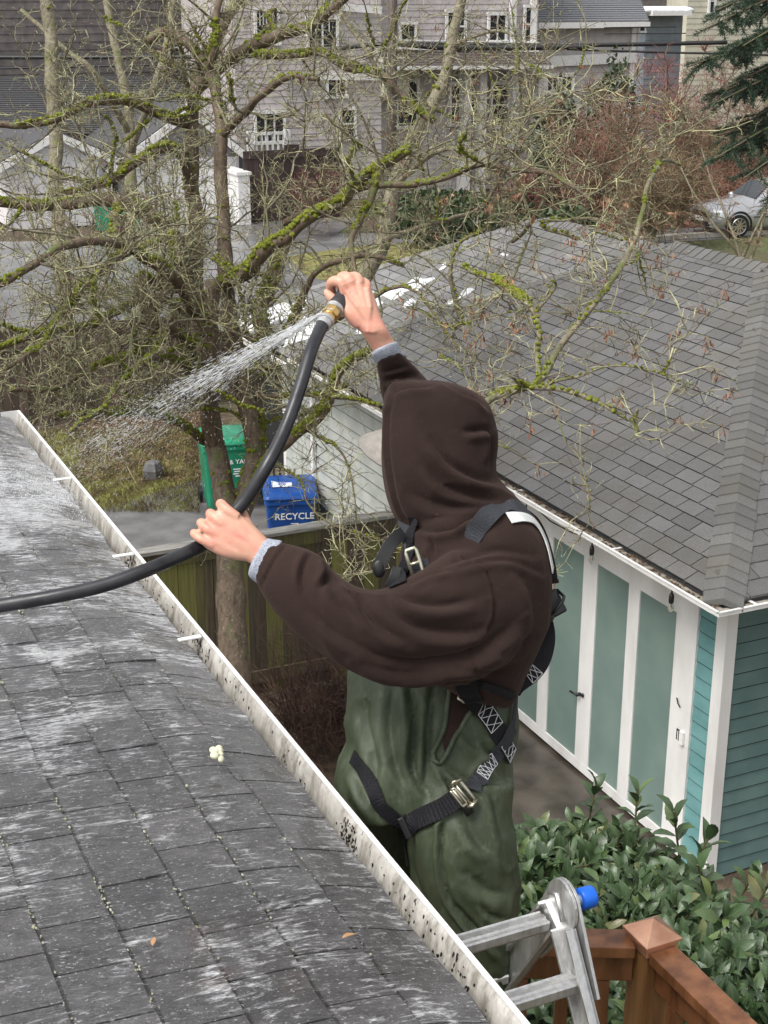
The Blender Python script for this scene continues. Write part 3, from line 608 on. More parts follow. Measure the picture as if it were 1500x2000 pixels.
# ================================================================ houses across the street
def house(name, label, loc): return thing(name, label, 'house', loc)
def fwall(t, name, m, Y0, px0, py0, px1, py1, zlo=None, lap=None, th=.3, push=0):
    """wall panel facing -y on plane Y0 covering a pixel rectangle; lap: siding exposure"""
    A, B_ = QY(px0, (py0+py1)/2, Y0), QY(px1, (py0+py1)/2, Y0); cx = (px0+px1)/2; z1 = QY(cx, py0, Y0)[2]; z0 = QY(cx, py1, Y0)[2] if zlo is None else zlo
    b = MB(); b.bb((A[0], Y0+.03-push, z0), (B_[0], Y0+th, z1))
    if lap: laps(b, (A[0], Y0+.028-push), (B_[0], Y0+.028-push), z0, z1, lap, (0, -1), .02)
    return b.build(name, m, t)
def fwin(t, Y0, px0, py0, px1, py1, cols=2, rows=1, fr=.09, sash=None):
    A, B_ = QY(px0, (py0+py1)/2, Y0), QY(px1, (py0+py1)/2, Y0); cx = (px0+px1)/2; z1 = QY(cx, py0, Y0)[2]; z0 = QY(cx, py1, Y0)[2]; x0, x1 = A[0], B_[0]
    b = MB(); b.bb((x0, Y0-.05, z0), (x1, Y0-.03, z1)); w = b.build('window', M['glass'], t)
    b = MB(); y0, y1 = Y0-.11, Y0-.0
    b.bb((x0-fr, y0, z0-fr), (x0, y1, z1+fr)); b.bb((x1, y0, z0-fr), (x1+fr, y1, z1+fr)); b.bb((x0-fr*1.4, y0-.03, z0-fr*1.3), (x1+fr*1.4, y1, z0)); b.bb((x0-fr*1.3, y0-.02, z1), (x1+fr*1.3, y1, z1+fr*1.3))
    for i in range(1, cols): x = x0+(x1-x0)*i/cols; b.bb((x-.03, Y0-.08, z0), (x+.03, Y0-.051, z1))
    for i in range(1, rows): z = z0+(z1-z0)*i/rows; b.bb((x0, Y0-.081, z-.03), (x1, Y0-.0515, z+.03))
    if sash:
        for i in range(1, sash*2):
            x = x0+(x1-x0)*i/(sash*2); b.bb((x-.018, Y0-.07, z0+(z1-z0)*.55), (x+.018, Y0-.052, z1))
    f = b.build('frame', M['white'], w); return w
def fstrip(t, name, m, Y0, p, q, h=.18, proud=.12, th=.1):
    a, c = QY(*p, Y0-proud), QY(*q, Y0-proud); b = MB(); b.bar(a, c, th, h, (0, 0, 1)); return b.build(name, m, t)
def roofq(t, name, m, pts): 
    P = [np.array(p) for p in pts]; n = unit(np.cross(P[1]-P[0], P[2]-P[0])); n = n if n[2] > 0 else -n
    b = MB(); b.prism(P, -n*.12)
    # course shadow lines as thin raised laps
    L = max(1, int(np.linalg.norm(P[3]-P[0])/.22)) if len(P) == 4 else 0
    for i in range(L):
        u0, u1 = i/L, (i+1)/L; a, c = P[0]+(P[3]-P[0])*u0, P[1]+(P[2]-P[1])*u0; d, e = P[0]+(P[3]-P[0])*u1, P[1]+(P[2]-P[1])*u1
        b.add([a+n*.035, c+n*.035, e+n*.006, d+n*.006, a, c], [(0, 1, 2, 3), (0, 4, 5, 1)])
    return b.build(name, m, t)
# H1: big grey shingled house in the middle
Y1 = 50.
h1 = house('shingle_house', 'large warm grey shingled house with white framed windows seen through the mossy branches, centre top', QY(740, 330, Y1)*[1, 1, 0])
fwall(h1, 'wall', M['hpink'], Y1, 455, -260, 745, 300, 0, .22, 6)
fwall(h1, 'wall', M['hpink'], Y1+.6, 745, -260, 1052, 300, 0, .22, 6)
fwall(h1, 'cream_wall', M['hcream'], Y1-.3, 750, 112, 800, 190, None, .2, 1)
for w in [(500, 22, 540, 82, 2, 1, 3), (602, 38, 655, 92, 2, 1, 2), (500, 222, 552, 275, 3, 1, None), (640, 150, 672, 185, 2, 1, None), (665, 215, 690, 268, 1, 2, None)]: fwin(h1, Y1, *w[:4], cols=w[4], rows=w[5], sash=w[6])
for w in [(782, 48, 808, 78, 1, 1), (873, 25, 905, 78, 1, 2), (955, 30, 985, 78, 2, 1), (1025, 15, 1042, 80, 1, 2), (776, 160, 812, 245, 1, 2), (960, 165, 990, 245, 1, 2), (880, 165, 925, 240, 2, 2)]: fwin(h1, Y1+.5, *w[:4], cols=w[4], rows=w[5])
for y in (45, ): fstrip(h1, 'trim', M['white'], Y1, (640, 12), (745, 20), .25)
fstrip(h1, 'trim', M['white'], Y1, (560, 150), (745, 150), .22)
# belt roof in the middle
a, c = QY(742, 130, Y1-1.2), QY(1078, 128, Y1-1.2); d, e = QY(1052, 100, Y1+.5), QY(760, 102, Y1+.5)
roofq(h1, 'belt_roof', simple('brown_grey_roof', (.09, .075, .07), .7, (.15, .125, .12), 20), [a, c, d, e])
fstrip(h1, 'eave', M['white'], Y1-1.2, (742, 133), (1080, 131), .12, 0); fstrip(h1, 'belt', M['white'], Y1+.5, (758, 86), (1052, 92), .35)
for px in (1002, 1052, 908, 938): 
    a = QY(px, 140, Y1+.3); c = QY(px, 290, Y1+.3); b = MB(); b.bb((a[0]-.15, Y1, 0), (a[0]+.15, Y1+.55, a[2])); b.build('white_column', M['white'], h1)
for px in (1010, 1050):
    a = QY(px, -100, Y1+.3); b = MB(); b.bb((a[0]-.12, Y1+.4, QY(px, 85, Y1)[2]), (a[0]+.12, Y1+.58, a[2])); b.build('corner_trim', M['white'], h1)
# porch railing
b = MB(); a, c = QY(488, 262, Y1-1.5), QY(560, 262, Y1-1.5); z0 = QY(520, 298, Y1-1.5)[2]
b.bb((a[0], Y1-1.55, a[2]-.05), (c[0], Y1-1.45, a[2]+.05)); b.bb((a[0], Y1-1.54, z0-.05), (c[0], Y1-1.46, z0+.05))
x = a[0]
while x < c[0]: b.bb((x, Y1-1.53, z0), (x+.06, Y1-1.47, a[2])); x += .2
b.bb((a[0]-.1, Y1-1.6, 0), (a[0]+.1, Y1-1.4, a[2]+.1)); b.bb((c[0]-.1, Y1-1.6, 0), (c[0]+.1, Y1-1.4, a[2]+.1)); b.build('porch_railing', M['white'], h1)
# H2: right house
Y2 = 52.
h2 = house('shingle_house', 'light grey shingled house with grey roof and white band, top right beside the dark evergreen', QY(1150, 330, Y2)*[1, 1, 0])
fwall(h2, 'wall', M['hgrey'], Y2, 1053, 40, 1243, 300, 0, .28, 7)
a, c = QY(1050, 42, Y2-.6), QY(1268, 34, Y2-.6); d, e = QY(1225, -60, Y2+4), QY(1050, -60, Y2+4); c[2] = a[2]; e[2] = d[2]
roofq(h2, 'roof', simple('slate_grey_roof', (.12, .125, .135), .55, (.2, .205, .22), 20), [a, c, d, e])
b = MB(); b.bar(a-[0, .05, .15], c-[0, .05, .15], .12, .22); b.build('gutter', M['white'], h2)
fstrip(h2, 'belt', M['white'], Y2, (1053, 121), (1243, 112), .40)
a = QY(1238, 40, Y2); b = MB(); b.bb((a[0]-.1, Y2-.08, 0), (a[0]+.1, Y2, a[2])); b.build('corner_trim', M['white'], h2)
for w in [(1068, 152, 1087, 176), (1095, 150, 1114, 174)]: fwin(h2, Y2, *w, cols=2, rows=1, fr=.13)
fwin(h2, Y2+.5, 1248, 40, 1257, 60, 1, 2, .06)
# H3 blue-grey house with snowy roof, H4 cream house
Y3 = 62.
h3 = house('blue_house', 'blue grey house with a snow covered porch roof, far right beyond the light grey house', QY(1290, 330, Y3)*[1, 1, 0])
fwall(h3, 'wall', M['hblue'], Y3, 1255, 26, 1325, 330, 0, .3, 6)
b = MB(); a, c = QY(1252, 26, Y3), QY(1328, 20, Y3); b.bb((a[0], Y3-1, a[2]-.1), (c[0], Y3+1.5, a[2]+.1)); b.build('porch_roof', M['white'], h3)
for i in range(5):
    b = MB(); q = a+(c-a)*(i*.22+.06); b.ell((q[0], Y3-.1, a[2]+.12), (.75, .8, .22), nu=12, nv=8); b.build('snow', M['snow'], h3, smooth=True)
h4 = house('cream_house', 'cream house with one tall dark window at the top edge above the evergreen', QY(1380, 330, 70)*[1, 1, 0])
fwall(h4, 'wall', M['hcream'], 70., 1352, -260, 1520, 30, 0, .3, 6); fwin(h4, 70., 1386, -20, 1394, 24, 1, 2, .12)
fwall(h4, 'dark_roof', M['hdark'], 72., 1240, -260, 1420, 28, None, .4, 4)
# left: dark house and two white gabled garages
Yd = 56.
hd = house('dark_house', 'dark brown house with a big dark roof behind the white garages, upper left', QY(230, 330, Yd)*[1, 1, 0])
fwall(hd, 'wall', M['hdark'], Yd+4, -260, -300, 462, 200, 0, .3, 6)
a, c, d, e = QY(-250, 262, Yd-3), QY(470, 262, Yd-3), QY(470, 150, Yd+3.5), QY(-250, 150, Yd+3.5); roofq(hd, 'roof', M['darkroof'], [a, c, d, e])
for w in [(330, 70, 355, 115)]: fwin(hd, Yd+4, *w, cols=1, rows=2)
Yg = 47.5
def gable(label, l, apex, r, eave_py, base_py, wallm, doorpx, doorm):
    t = thing('gabled_garage', label, 'garage', QY(apex[0], base_py, Yg)*[1, 1, 0])
    A, T, R_ = QY(*l, Yg), QY(*apex, Yg), QY(*r, Yg); R_[2] = A[2]; b = MB()
    b.prism([A, R_, T], (0, 5, 0)); b.bb((A[0]+.25, Yg+.01, 0), (R_[0]-.25, Yg+5, A[2]+.01)); b.build('wall', wallm, t)
    n = 5.6
    for (p, q) in ((A, T), (T, R_)):
        dv = unit(q-p); up = unit(np.cross(dv, (0, -1, 0))); up = up if up[2] > 0 else -up; b = MB()
        pp, qq = (p-dv*.25, q) if p is A else (p, q+dv*.25)
        b.prism([pp+up*.02+[0, -.3, 0], qq+up*.02+[0, -.3, 0], qq+up*.14+[0, -.3, 0], pp+up*.14+[0, -.3, 0]], (0, n, 0)); b.build('roof', M['darkroof'], t)
        b = MB(); b.bar((pp+qq)/2-(qq-pp)/2+[0, -.34, 0]-up*.02, qq+[0, -.34, 0]-up*.02, .06, .24, up); b.build('bargeboard', M['white'], t)
    a, c = QY(doorpx[0], 400, Yg), QY(doorpx[1], 400, Yg); zt = QY((doorpx[0]+doorpx[1])/2, doorpx[2], Yg)[2]
    b = MB(); b.bb((a[0], Yg-.03, .02), (c[0], Yg+.009, zt))
    for i in range(1, 4): z = zt*i/4; 
    b.build('garage_door', doorm, t)
    b = MB()
    for i in range(1, 4): b.bb((a[0], Yg-.036, zt*i/4-.02), (c[0], Yg-.031, zt*i/4+.02))
    b.bb((a[0]-.12, Yg-.06, 0), (a[0], Yg+.005, zt+.14)); b.bb((c[0], Yg-.06, 0), (c[0]+.12, Yg+.005, zt+.14)); b.bb((a[0], Yg-.06, zt), (c[0], Yg+.005, zt+.14)); b.build('door_trim', M['hwhite'], t)
    return t
gable('white gabled garage with a pale closed door across the street at far left', (-5, 325), (105, 262), (232, 332), 330, 450, M['hwhite'], (20, 190, 335), M['hwhite'])
gable('white gabled garage with a bright white door directly behind the mossy tree trunks', (215, 328), (366, 214), (490, 316), 320, 445, simple('grey_gable', (.22, .21, .215), .6, (.3, .29, .295), 3), (262, 462, 318), M['white'])
w_ = thing('low_white_wall', 'low white retaining wall across the street left of the power pole', 'wall', QZ(470, 440, 0)); b = MB(); a = QZ(468, 440, 0); b.bb((a[0], a[1], 0), (a[0]+.4, a[1]+2, 1.6)); b.bb((a[0]-.05, a[1]-.05, 1.6), (a[0]+.45, a[1]+2.05, 1.7)); b.build('wall', M['white'], w_)
# small green bins by the garages
for px, py, lab in [(206, 452, 'small dark green bin standing left of the white garage door across the street'), (256, 462, 'small green bin in front of the white garage door across the street')]:
    q = QZ(px, py, 0); t2, *_ = wheeled_bin('wheeled_bin', lab, (q[0], q[1], 0), -YAW, M['bingreen'], .6, .6); t2['group'] = 'green bins across the street'
# ================================================================ pole and overhead cables
pp = QZ(765, 432, 0); pl = thing('power_pole', 'weathered brown wooden power pole across the street, in front of the shingled house', 'pole', pp)
b = MB(); b.tube([pp, pp+[0, 0, 5], pp+[0, 0, 11]], [.17, .155, .14], 14); b.build('pole', M['pole'], pl, smooth=True)
b = MB(); b.tube([pp+_r*.14+[0, 0, .3], pp+_r*.14+[0, 0, 7]], .03, 6); b.build('conduit', M['path'], pl)
Zc = proj(pp)[2]-.3
cb = thing('overhead_cables', 'thick black overhead cables crossing in front of the houses at the pole', 'cable', Q(765, 90, Zc))
def cab(pts, r):
    P = np.array([Q(a, c, z) for a, c, z in pts]); t = np.linspace(0, 1, len(P)); tt = np.linspace(0, 1, 60); 
    PP = np.stack([np.interp(tt, t, P[:, i]) for i in range(3)], 1); b = MB(); b.tube(PP, r, 6); b.build('cable', M['cable'], cb, smooth=True)
cab([(-60, 112, Zc+2), (200, 112, Zc+1), (470, 111, Zc), (640, 97, Zc), (765, 84, Zc), (900, 86, Zc), (1070, 89, Zc), (1230, 87, Zc), (1420, 83, Zc)], .07)
cab([(765, 84, Zc), (850, 92, Zc), (990, 94, Zc), (1070, 92, Zc), (1150, 92, Zc)], .10)
cab([(1050, 94, Zc), (1180, 99, Zc), (1320, 103, Zc), (1520, 108, Zc)], .035)
cab([(-60, 135, Zc), (250, 128, Zc), (480, 122, Zc)], .035)
cab([(1180, 54, Zc+3), (1320, 52, Zc+3)], .02); cab([(1180, 66, Zc+3), (1340, 65, Zc+3)], .02)
# ================================================================ parked car
def car(label, front_px, yawc, body):
    o = QZ(*front_px, 0); t = thing('parked_car', label, 'car', o)
    dx = np.array([math.cos(yawc), math.sin(yawc), 0]); dy = np.array([-dx[1], dx[0], 0]); up = np.array([0, 0, 1.])
    def L(x, y, z): return o+dx*x+dy*y+up*z        # x: from front axle backwards, y: +away side
    # cross sections along x: (x, halfwidth, z_low, z_belt, z_top, roof halfwidth)
    sec = [(-.86, .62, .42, .70, .74, .5), (-.80, .80, .30, .78, .84, .62), (-.6, .89, .26, .86, .95, .7), (-.1, .92, .26, .93, 1.03, .74), (.35, .93, .26, .98, 1.09, .76), (.62, .93, .26, 1.0, 1.14, .72), (1.15, .93, .26, 1.02, 1.55, .62), (1.6, .93, .26, 1.03, 1.66, .60), (2.4, .93, .26, 1.04, 1.68, .60), (3.1, .92, .26, 1.06, 1.62, .58), (3.5, .90, .28, 1.06, 1.40, .6), (3.72, .84, .34, 1.0, 1.08, .66), (3.76, .7, .42, .8, .9, .6)]
    b = MB(); rings = []
    for x, w, zl, zb, zt, rw in sec:
        prof = [(-w*.9, zl), (-w, zl+.12), (-w*1.0, (zl+zb)/2), (-w*.98, zb), (-rw-.04, zt-.10), (-rw+.06, zt-.02), (0, zt+.015), (rw-.06, zt-.02), (rw+.04, zt-.10), (w*.98, zb), (w, (zl+zb)/2), (w, zl+.12), (w*.9, zl)]
        rings.append([L(x, y, z) for y, z in prof])
    b.loft(rings); bo = b.build('body', body, t, smooth=True, bevel=0)
    # side windows and windscreen, slightly proud panels
    for s_ in (-1, 1):
        for (x0, x1, x2, x3) in ((.95, 1.28, 2.05, 2.0), (2.1, 2.12, 2.95, 3.0), (3.05, 3.05, 3.35, 3.5)):
            def wp(x, zt):
                zb = 1.07; ztop = np.interp(x, [.62, 1.15, 1.6, 2.4, 3.1, 3.5], [1.14, 1.55, 1.66, 1.68, 1.62, 1.4])-.14; z = zb if zt == 0 else ztop
                u = (z-1.03)/(ztop+.04-1.03); y = .915+(.66-.915)*u; return L(x, s_*(y+.012), z)
            b = MB(); P = [wp(x0, 0), wp(x3, 0), wp(x2, 1), wp(x1, 1)]; b.prism(P, dy*s_*.01); b.build('side_window', M['glass'], t)
    b = MB(); b.add([L(.66, -.70, 1.13), L(.66, .70, 1.13), L(1.2, .58, 1.55), L(1.2, -.58, 1.55)], [(0, 1, 2, 3)]); me = b.build('windscreen', M['glass'], t); me.location = me.location+Vector((up*.035-dx*.03))
    chrome = simple('alloy', (.6, .6, .62), .25, metal=1); 
    for x in (0, 2.7):
        for s_ in (-1, 1):
            c = L(x, s_*.84, .355); b = MB(); b.cyl(c-dy*.12*s_, c+dy*.095*s_, .355, 28); wl = b.build('wheel', M['black'], t, smooth=False, bevel=.02)
            b = MB(); b.cyl(c+dy*.095*s_, c+dy*.102*s_, .25, 24); b.build('hub', simple('wheel_dark', (.03,)*3, .5), wl)
            b = MB()
            for k2 in range(10):
                a = k2*math.pi/5; v = dx*math.cos(a)+up*math.sin(a); b.bar(c+dy*.108*s_+v*.03, c+dy*.108*s_+v*.235, .045, .02, dy)
            b.tube([c+dy*.105*s_+(dx*math.cos(a)+up*math.sin(a))*.24 for a in np.linspace(0, 2*math.pi, 25)], .018, 6); b.cyl(c+dy*.1*s_, c+dy*.12*s_, .05, 12); b.build('rim', chrome, wl)
            b = MB(); b.tube([L(x+.43*math.cos(a), s_*.93, .355+.43*math.sin(a)) for a in np.linspace(-.15, math.pi+.15, 20)], .035, 6); b.build('wheel_arch', M['black'], t)
    for s_ in (-1, 1):
        b = MB(); b.ell(L(-.69, s_*.68, .78), (.17, .2, .085), (dx, dy, up)); b.build('headlight', simple('headlight_lens', (.75, .78, .8), .08), t, smooth=True)
        b = MB(); b.ell(L(-.8, s_*.62, .45), (.07, .15, .06), (dx, dy, up)); b.build('fog_light', simple('fog_lens', (.6, .62, .64), .1), t, smooth=True)
        b = MB(); b.ell(L(.78, s_*1.03, 1.08), (.09, .12, .08), (dx, dy, up)); b.build('mirror', body, t, smooth=True)
        b = MB(); b.bar(L(.5, s_*.945, .62), L(3.2, s_*.945, .62), .02, .03); b.bb(*(L(2.06, s_*.94, .45), L(2.07, s_*.945, 1.0))) if False else None; b.build('side_moulding', M['black'], t)
    b = MB(); b.box(L(-.84, 0, .68), (.06, .9, .16), (dx, dy, up)); b.box(L(-.85, 0, .40), (.06, 1.1, .13), (dx, dy, up)); b.build('grille', M['black'], t, bevel=.01)
    b = MB(); b.box(L(-.885, 0, .52), (.015, .48, .13), (dx, dy, up)); b.build('plate', M['letter'], t)
    for s_ in (-.62, .62):
        b = MB(); b.tube([L(1.3, s_, 1.62), L(1.5, s_, 1.72), L(2.9, s_, 1.72), L(3.1, s_, 1.64)], .022, 6); b.build('roof_rail', M['black'], t)
carp = NT('silver_paint'); carp.base((.5, .51, .53)); carp.rough(.22); carp.b.inputs['Metallic'].default_value = .6; carp.b.inputs['Coat Weight'].default_value = .8
car('silver grey estate car with alloy wheels parked across the street at the right edge', (1412, 456), -YAW+.30, carp.m)
# ================================================================ deck railing
cedar = simple('wet_cedar', (0.10, 0.038, 0.016), 0.26, (0.26, 0.11, 0.05), 1.0, bump=.35, bs=12, sc=(14, 14, 3), bd=.003)
cedar2 = simple('cedar_post', (0.15, 0.068, 0.026), 0.35, (0.33, 0.17, 0.07), 1.0, bump=.35, bs=12, sc=(26, 26, 2.5), bd=.003)
copper = simple('copper_cap', (0.50, 0.24, 0.15), 0.30, (0.86, 0.50, 0.34), 7, metal=.75, bump=.25, bs=160, bd=.002)
ZR = 4.05
T0 = Q(1274, 1818, ZR); zt = T0[2]
rail = thing('deck_railing', 'reddish wet cedar deck railing with balusters and a copper capped corner post, bottom right', 'railing', (T0[0], T0[1], zt-1.0))
A0 = QZ(1000, 1805, zt-.03); B0 = QZ(1560, 2065, zt-.03)
Pp = np.array([T0[0], T0[1], 0])
b = MB(); d1 = unit((A0-B0)*[1, 1, 0]); 
dl_ = unit((QZ(1010, 1812, zt)-T0)*[1, 1, 0]); dr_ = unit((QZ(1480, 2015, zt)-T0)*[1, 1, 0])
pr_ = dr_; pq = np.array([-dr_[1], dr_[0], 0])
b.box(Pp+[0, 0, zt-.553], (.092, .092, 1.05), (pr_, pq, (0, 0, 1))); post = b.build('post', cedar2, rail, bevel=.004)
b = MB(); s2 = .060; cz = zt-.018
ringf = lambda s, z: [Pp+pr_*a*s+pq*c*s+[0, 0, z] for a, c in ((-1, -1), (1, -1), (1, 1), (-1, 1))]
b.loft([ringf(.052, cz-.025), ringf(.052, cz+.002), ringf(s2-.006, cz+.003), ringf(s2, cz+.007), ringf(s2, cz+.015), ringf(.003, cz+.058)]); b.build('post_cap', copper, post, bevel=.0015)
def railrun(d, L, z1):
    n_ = np.cross((0, 0, 1), d); s0 = Pp+d*.05; e0 = Pp+d*L
    b = MB(); b.bar(s0+[0, 0, z1], e0+[0, 0, z1], .088, .036); b.build('top_rail', cedar, rail, bevel=.004)
    b = MB(); b.bar(s0+[0, 0, z1-.068], e0+[0, 0, z1-.068], .036, .088); b.build('side_rail', cedar, rail, bevel=.003)
    b = MB(); b.bar(s0+[0, 0, z1-.88], e0+[0, 0, z1-.88], .036, .088); b.build('bottom_rail', cedar, rail, bevel=.003)
    x = .13
    while x < L:
        q = Pp+d*x-n_*.0; b = MB(); b.box(q+[0, 0, z1-.48], (.036, .034, .73), (d, n_, (0, 0, 1))); b.build('baluster', cedar, rail, bevel=.002); x += .115
railrun(dl_, 1.5, zt-.045); railrun(dr_, 2.3, zt-.045)
dk = MB(); dk.bb((.4, -1, zt-1.06), (1.5, T0[1]+.1, zt-1.02)); 
# ================================================================ ladder
alu = NT('aluminium'); an = alu.noise(3, 5, .7, sc=(30, 30, 4)); alu.base(alu.ramp(an, [(.3, (.50, .50, .50)), (.7, (.74, .74, .73))])); alu.rough(alu.ramp(an, [(.3, .32), (.7, .5)])); alu.b.inputs['Metallic'].default_value = .85; alu.bump(alu.noise(90, 4), .2, .001); alu = alu.m
ZLd = 3.08
hp = Q(1094, 1768, ZLd)                       # hinge centre on the outer rail
xax = np.array([1., 0, 0]); lad = thing('ladder', 'wet aluminium folding ladder with a hinge lock and blue end knob beside the gutter', 'ladder', hp-[.2, 0, 2.0])
nearv = unit(QX(1152, 2000, hp[0])-hp); farv = unit(np.array([0, -nearv[1], nearv[2]])); 
nearv = unit(np.array([0, nearv[1], nearv[2]]))
def railb(d, x0, L, start=.05, w=.074, th=.024):
    side = np.cross(d, xax); b = MB(); c = np.array([x0, hp[1], hp[2]])
    a, e = c+d*start, c+d*L
    b.box((a+e)/2, (np.linalg.norm(e-a), th*.35, w), (d, xax, side)); b.box((a+e)/2+side*(w/2-.004)-xax*.008, (np.linalg.norm(e-a), th, .008), (d, xax, side)); b.box((a+e)/2-side*(w/2-.004)-xax*.008, (np.linalg.norm(e-a), th, .008), (d, xax, side))
    return b
LW = .34
for x0, sgn in ((hp[0], 1), (hp[0]-LW, -1)):
    for d in (nearv, farv):
        b = railb(d, x0, 2.0); b.build('side_rail', alu, lad, bevel=.0015)
    # hinge plates: two overlapping discs with legs
    for k2, d in enumerate((nearv, farv)):
        side = np.cross(d, xax); c = np.array([x0+.012*sgn*(1 if k2 == 0 else .3), hp[1], hp[2]]); pts = []
        for a in np.linspace(0, math.pi, 14): pts.append(c+side*.056*math.cos(a)*-1 - d*.056*math.sin(a))
        pts += [c+side*.038+d*.20, c-side*.038+d*.20]
        b = MB(); b.prism(pts, xax*.007*sgn); b.build('hinge_plate', alu, lad, bevel=.0012)
        b = MB()
        for dd, ss in ((.06, .02), (.10, .022), (.10, -.022), (.14, .022), (.14, -.022), (.18, .0), (.06, -.03)): b.ell(c+d*dd+side*ss+xax*.009*sgn, (.003, .0055, .0055), nu=8, nv=6)
        b.build('rivets', alu, lad, smooth=True)
    c = np.array([x0+.02*sgn, hp[1], hp[2]]); b = MB(); b.tube([c, c+xax*sgn*.004, c+xax*sgn*.008], [.036, .035, .026], 24); b.tube([c+xax*sgn*.006, c+xax*sgn*.03], .013, 16); b.build('hinge_boss', alu, lad, smooth=False, bevel=.001)
    for a0, a1 in ((.3, 1.2), (2.0, 3.0)):
        pass
    b = MB(); cc = c+xax*sgn*.028; b.tube([cc, cc+xax*sgn*.003, cc+xax*sgn*.030, cc+xax*sgn*.034], [.0225, .024, .024, .0225], 22); b.build('knob', simple('blue_knob', (.01, .12, .62), .35), lad, smooth=True)
    # lock lever
    b = MB(); side = np.cross(farv, xax); b.tube([c-xax*sgn*.03-side*.03, c-xax*sgn*.03+side*.0-[0, 0, -.03], c-xax*sgn*.03+side*.035], .006, 8); b.build('lock_lever', alu, lad, smooth=True)
# rungs: ribbed flat D-shaped treads
def rung(d, dist):
    c = np.array([hp[0]-LW/2, hp[1], hp[2]])+d*dist; L = LW-.02; side = unit(np.cross(d, xax)); side = np.array([0, 1., 0]); up = np.array([0, 0, 1.])
    prof = [(-.022, .012), (-.019, .016), (-.016, .013), (-.008, .013), (-.005, .017), (0, .017), (.005, .017), (.008, .013), (.016, .013), (.019, .016), (.022, .012), (.020, -.008), (.012, -.018), (-.012, -.018), (-.020, -.008)]
    b = MB(); rings = [[c+xax*s*L/2+side*a*1.05+up*z for a, z in prof] for s in (-1, 1)]; b.loft(rings); b.build('rung', alu, lad)
# distance along each leg chosen where the photo shows the rungs
q1 = QX(1128, 1905, hp[0]); d1_ = np.linalg.norm(q1-hp)
for d, first in ((nearv, .14), (farv, .06)):
    for k2 in range(6): rung(d, first+.02+k2*.30)
# ================================================================ laurel hedge
lm = NT('laurel_leaf'); lf = lm.ramp(lm.island(), [(0, (.016, .038, .011)), (.5, (.036, .078, .022)), (.86, (.06, .115, .036)), (.95, (.14, .19, .05)), (1, (.16, .13, .05))]); lm.base(lm.mix(lm.ramp(lm.noise(9, 3), [(.3, 0), (.7, .6)]), lf, (.11, .155, .09))); lm.rough(lm.ramp(lm.noise(40, 4), [(.3, .25), (.7, .55)])); lm.bump(lm.noise(120, 4), .4, .004); lm.b.inputs['Coat Weight'].default_value = .04; lm.m.use_backface_culling = False
lau = thing('laurel_hedge', 'dense glossy green broad leaved laurel hedge between the deck railing and the garage', 'hedge', QZ(1250, 1900, 0.0))
top = [(1000, 1650, 6.6), (1060, 1630, 6.7), (1150, 1612, 6.9), (1230, 1635, 6.7), (1300, 1690, 6.4), (1360, 1750, 6.1), (1420, 1790, 5.9), (1500, 1840, 5.7), (1600, 1890, 5.5)]
LB = MB(); STM = MB(); VN = MB()
def leaf(bb, p, d, n, L, w):
    d = unit(d); n = n-d*(n @ d); n = unit(n); s = np.cross(d, n); cols = []
    st = [(0, .0), (.12, .45), (.35, .95), (.6, 1.0), (.82, .62), (1, .0)]
    base = len(bb.v); V = []
    for u, ww in st:
        c = p+d*L*u+n*(.10*L*math.sin(u*2.6)-.12*L*u*u); V += [c-s*w*ww*.5+n*w*(.16*ww+.03*math.sin(u*11)), c, c+s*w*ww*.5+n*w*(.16*ww+.03*math.cos(u*9))]
    vv = [V[i*3+1]+n*.0012+s*sg_*(.0013*(1.1-i/6)) for i in range(6) for sg_ in (-1, 1)]; VN.add(vv, [(i*2, i*2+1, i*2+3, i*2+2) for i in range(5)])
    F = []
    for i in range(5): a = i*3; F += [(a, a+1, a+4, a+3), (a+1, a+2, a+5, a+4)]
    bb.add(V, F)
count = 0; tp = np.array(top, float)
cands = []
for i in range(1500):
    px = rng.uniform(985, 1560); ptop = np.interp(px, tp[:, 0], tp[:, 1])+rng.normal(0, 9); u = rng.random()**.9
    py = ptop+u*(2100-ptop); Zt = np.interp(px, tp[:, 0], tp[:, 2]); Z = Zt-(py-ptop)*.0045+rng.normal(0, .10)
    Z = max(Z, 4.9); q = Q(px, py, Z); 
    if q[2] < .3: continue
    cands.append(q)
for q in cands:
    ax_ = unit(np.array([rng.normal(-.15, .4), rng.normal(-.35, .4), rng.uniform(.6, 1.2)]))
    nl = int(rng.integers(5, 9)); ph = rng.uniform(0, 6.28); e1 = unit(np.cross(ax_, (.3, .2, .9))); e2 = np.cross(ax_, e1)
    for k2 in range(nl):
        a = ph+k2*2.4; el = .25+.75*(k2/nl); rad = e1*math.cos(a)+e2*math.sin(a); d = rad*math.cos(el)+ax_*math.sin(el)
        L = rng.uniform(.075, .142)*(1-.25*k2/nl); leaf(LB, q+ax_*(.02*k2-.08)+rad*.008, d+rng.normal(0, .12, 3), ax_-rad*.2+rng.normal(0, .25, 3), L, L*rng.uniform(.33, .47))
    STM.tube([q+ax_*.06, q-ax_*.12, q-ax_*.3+[0, 0, -.15]], [.003, .004, .006], 4)
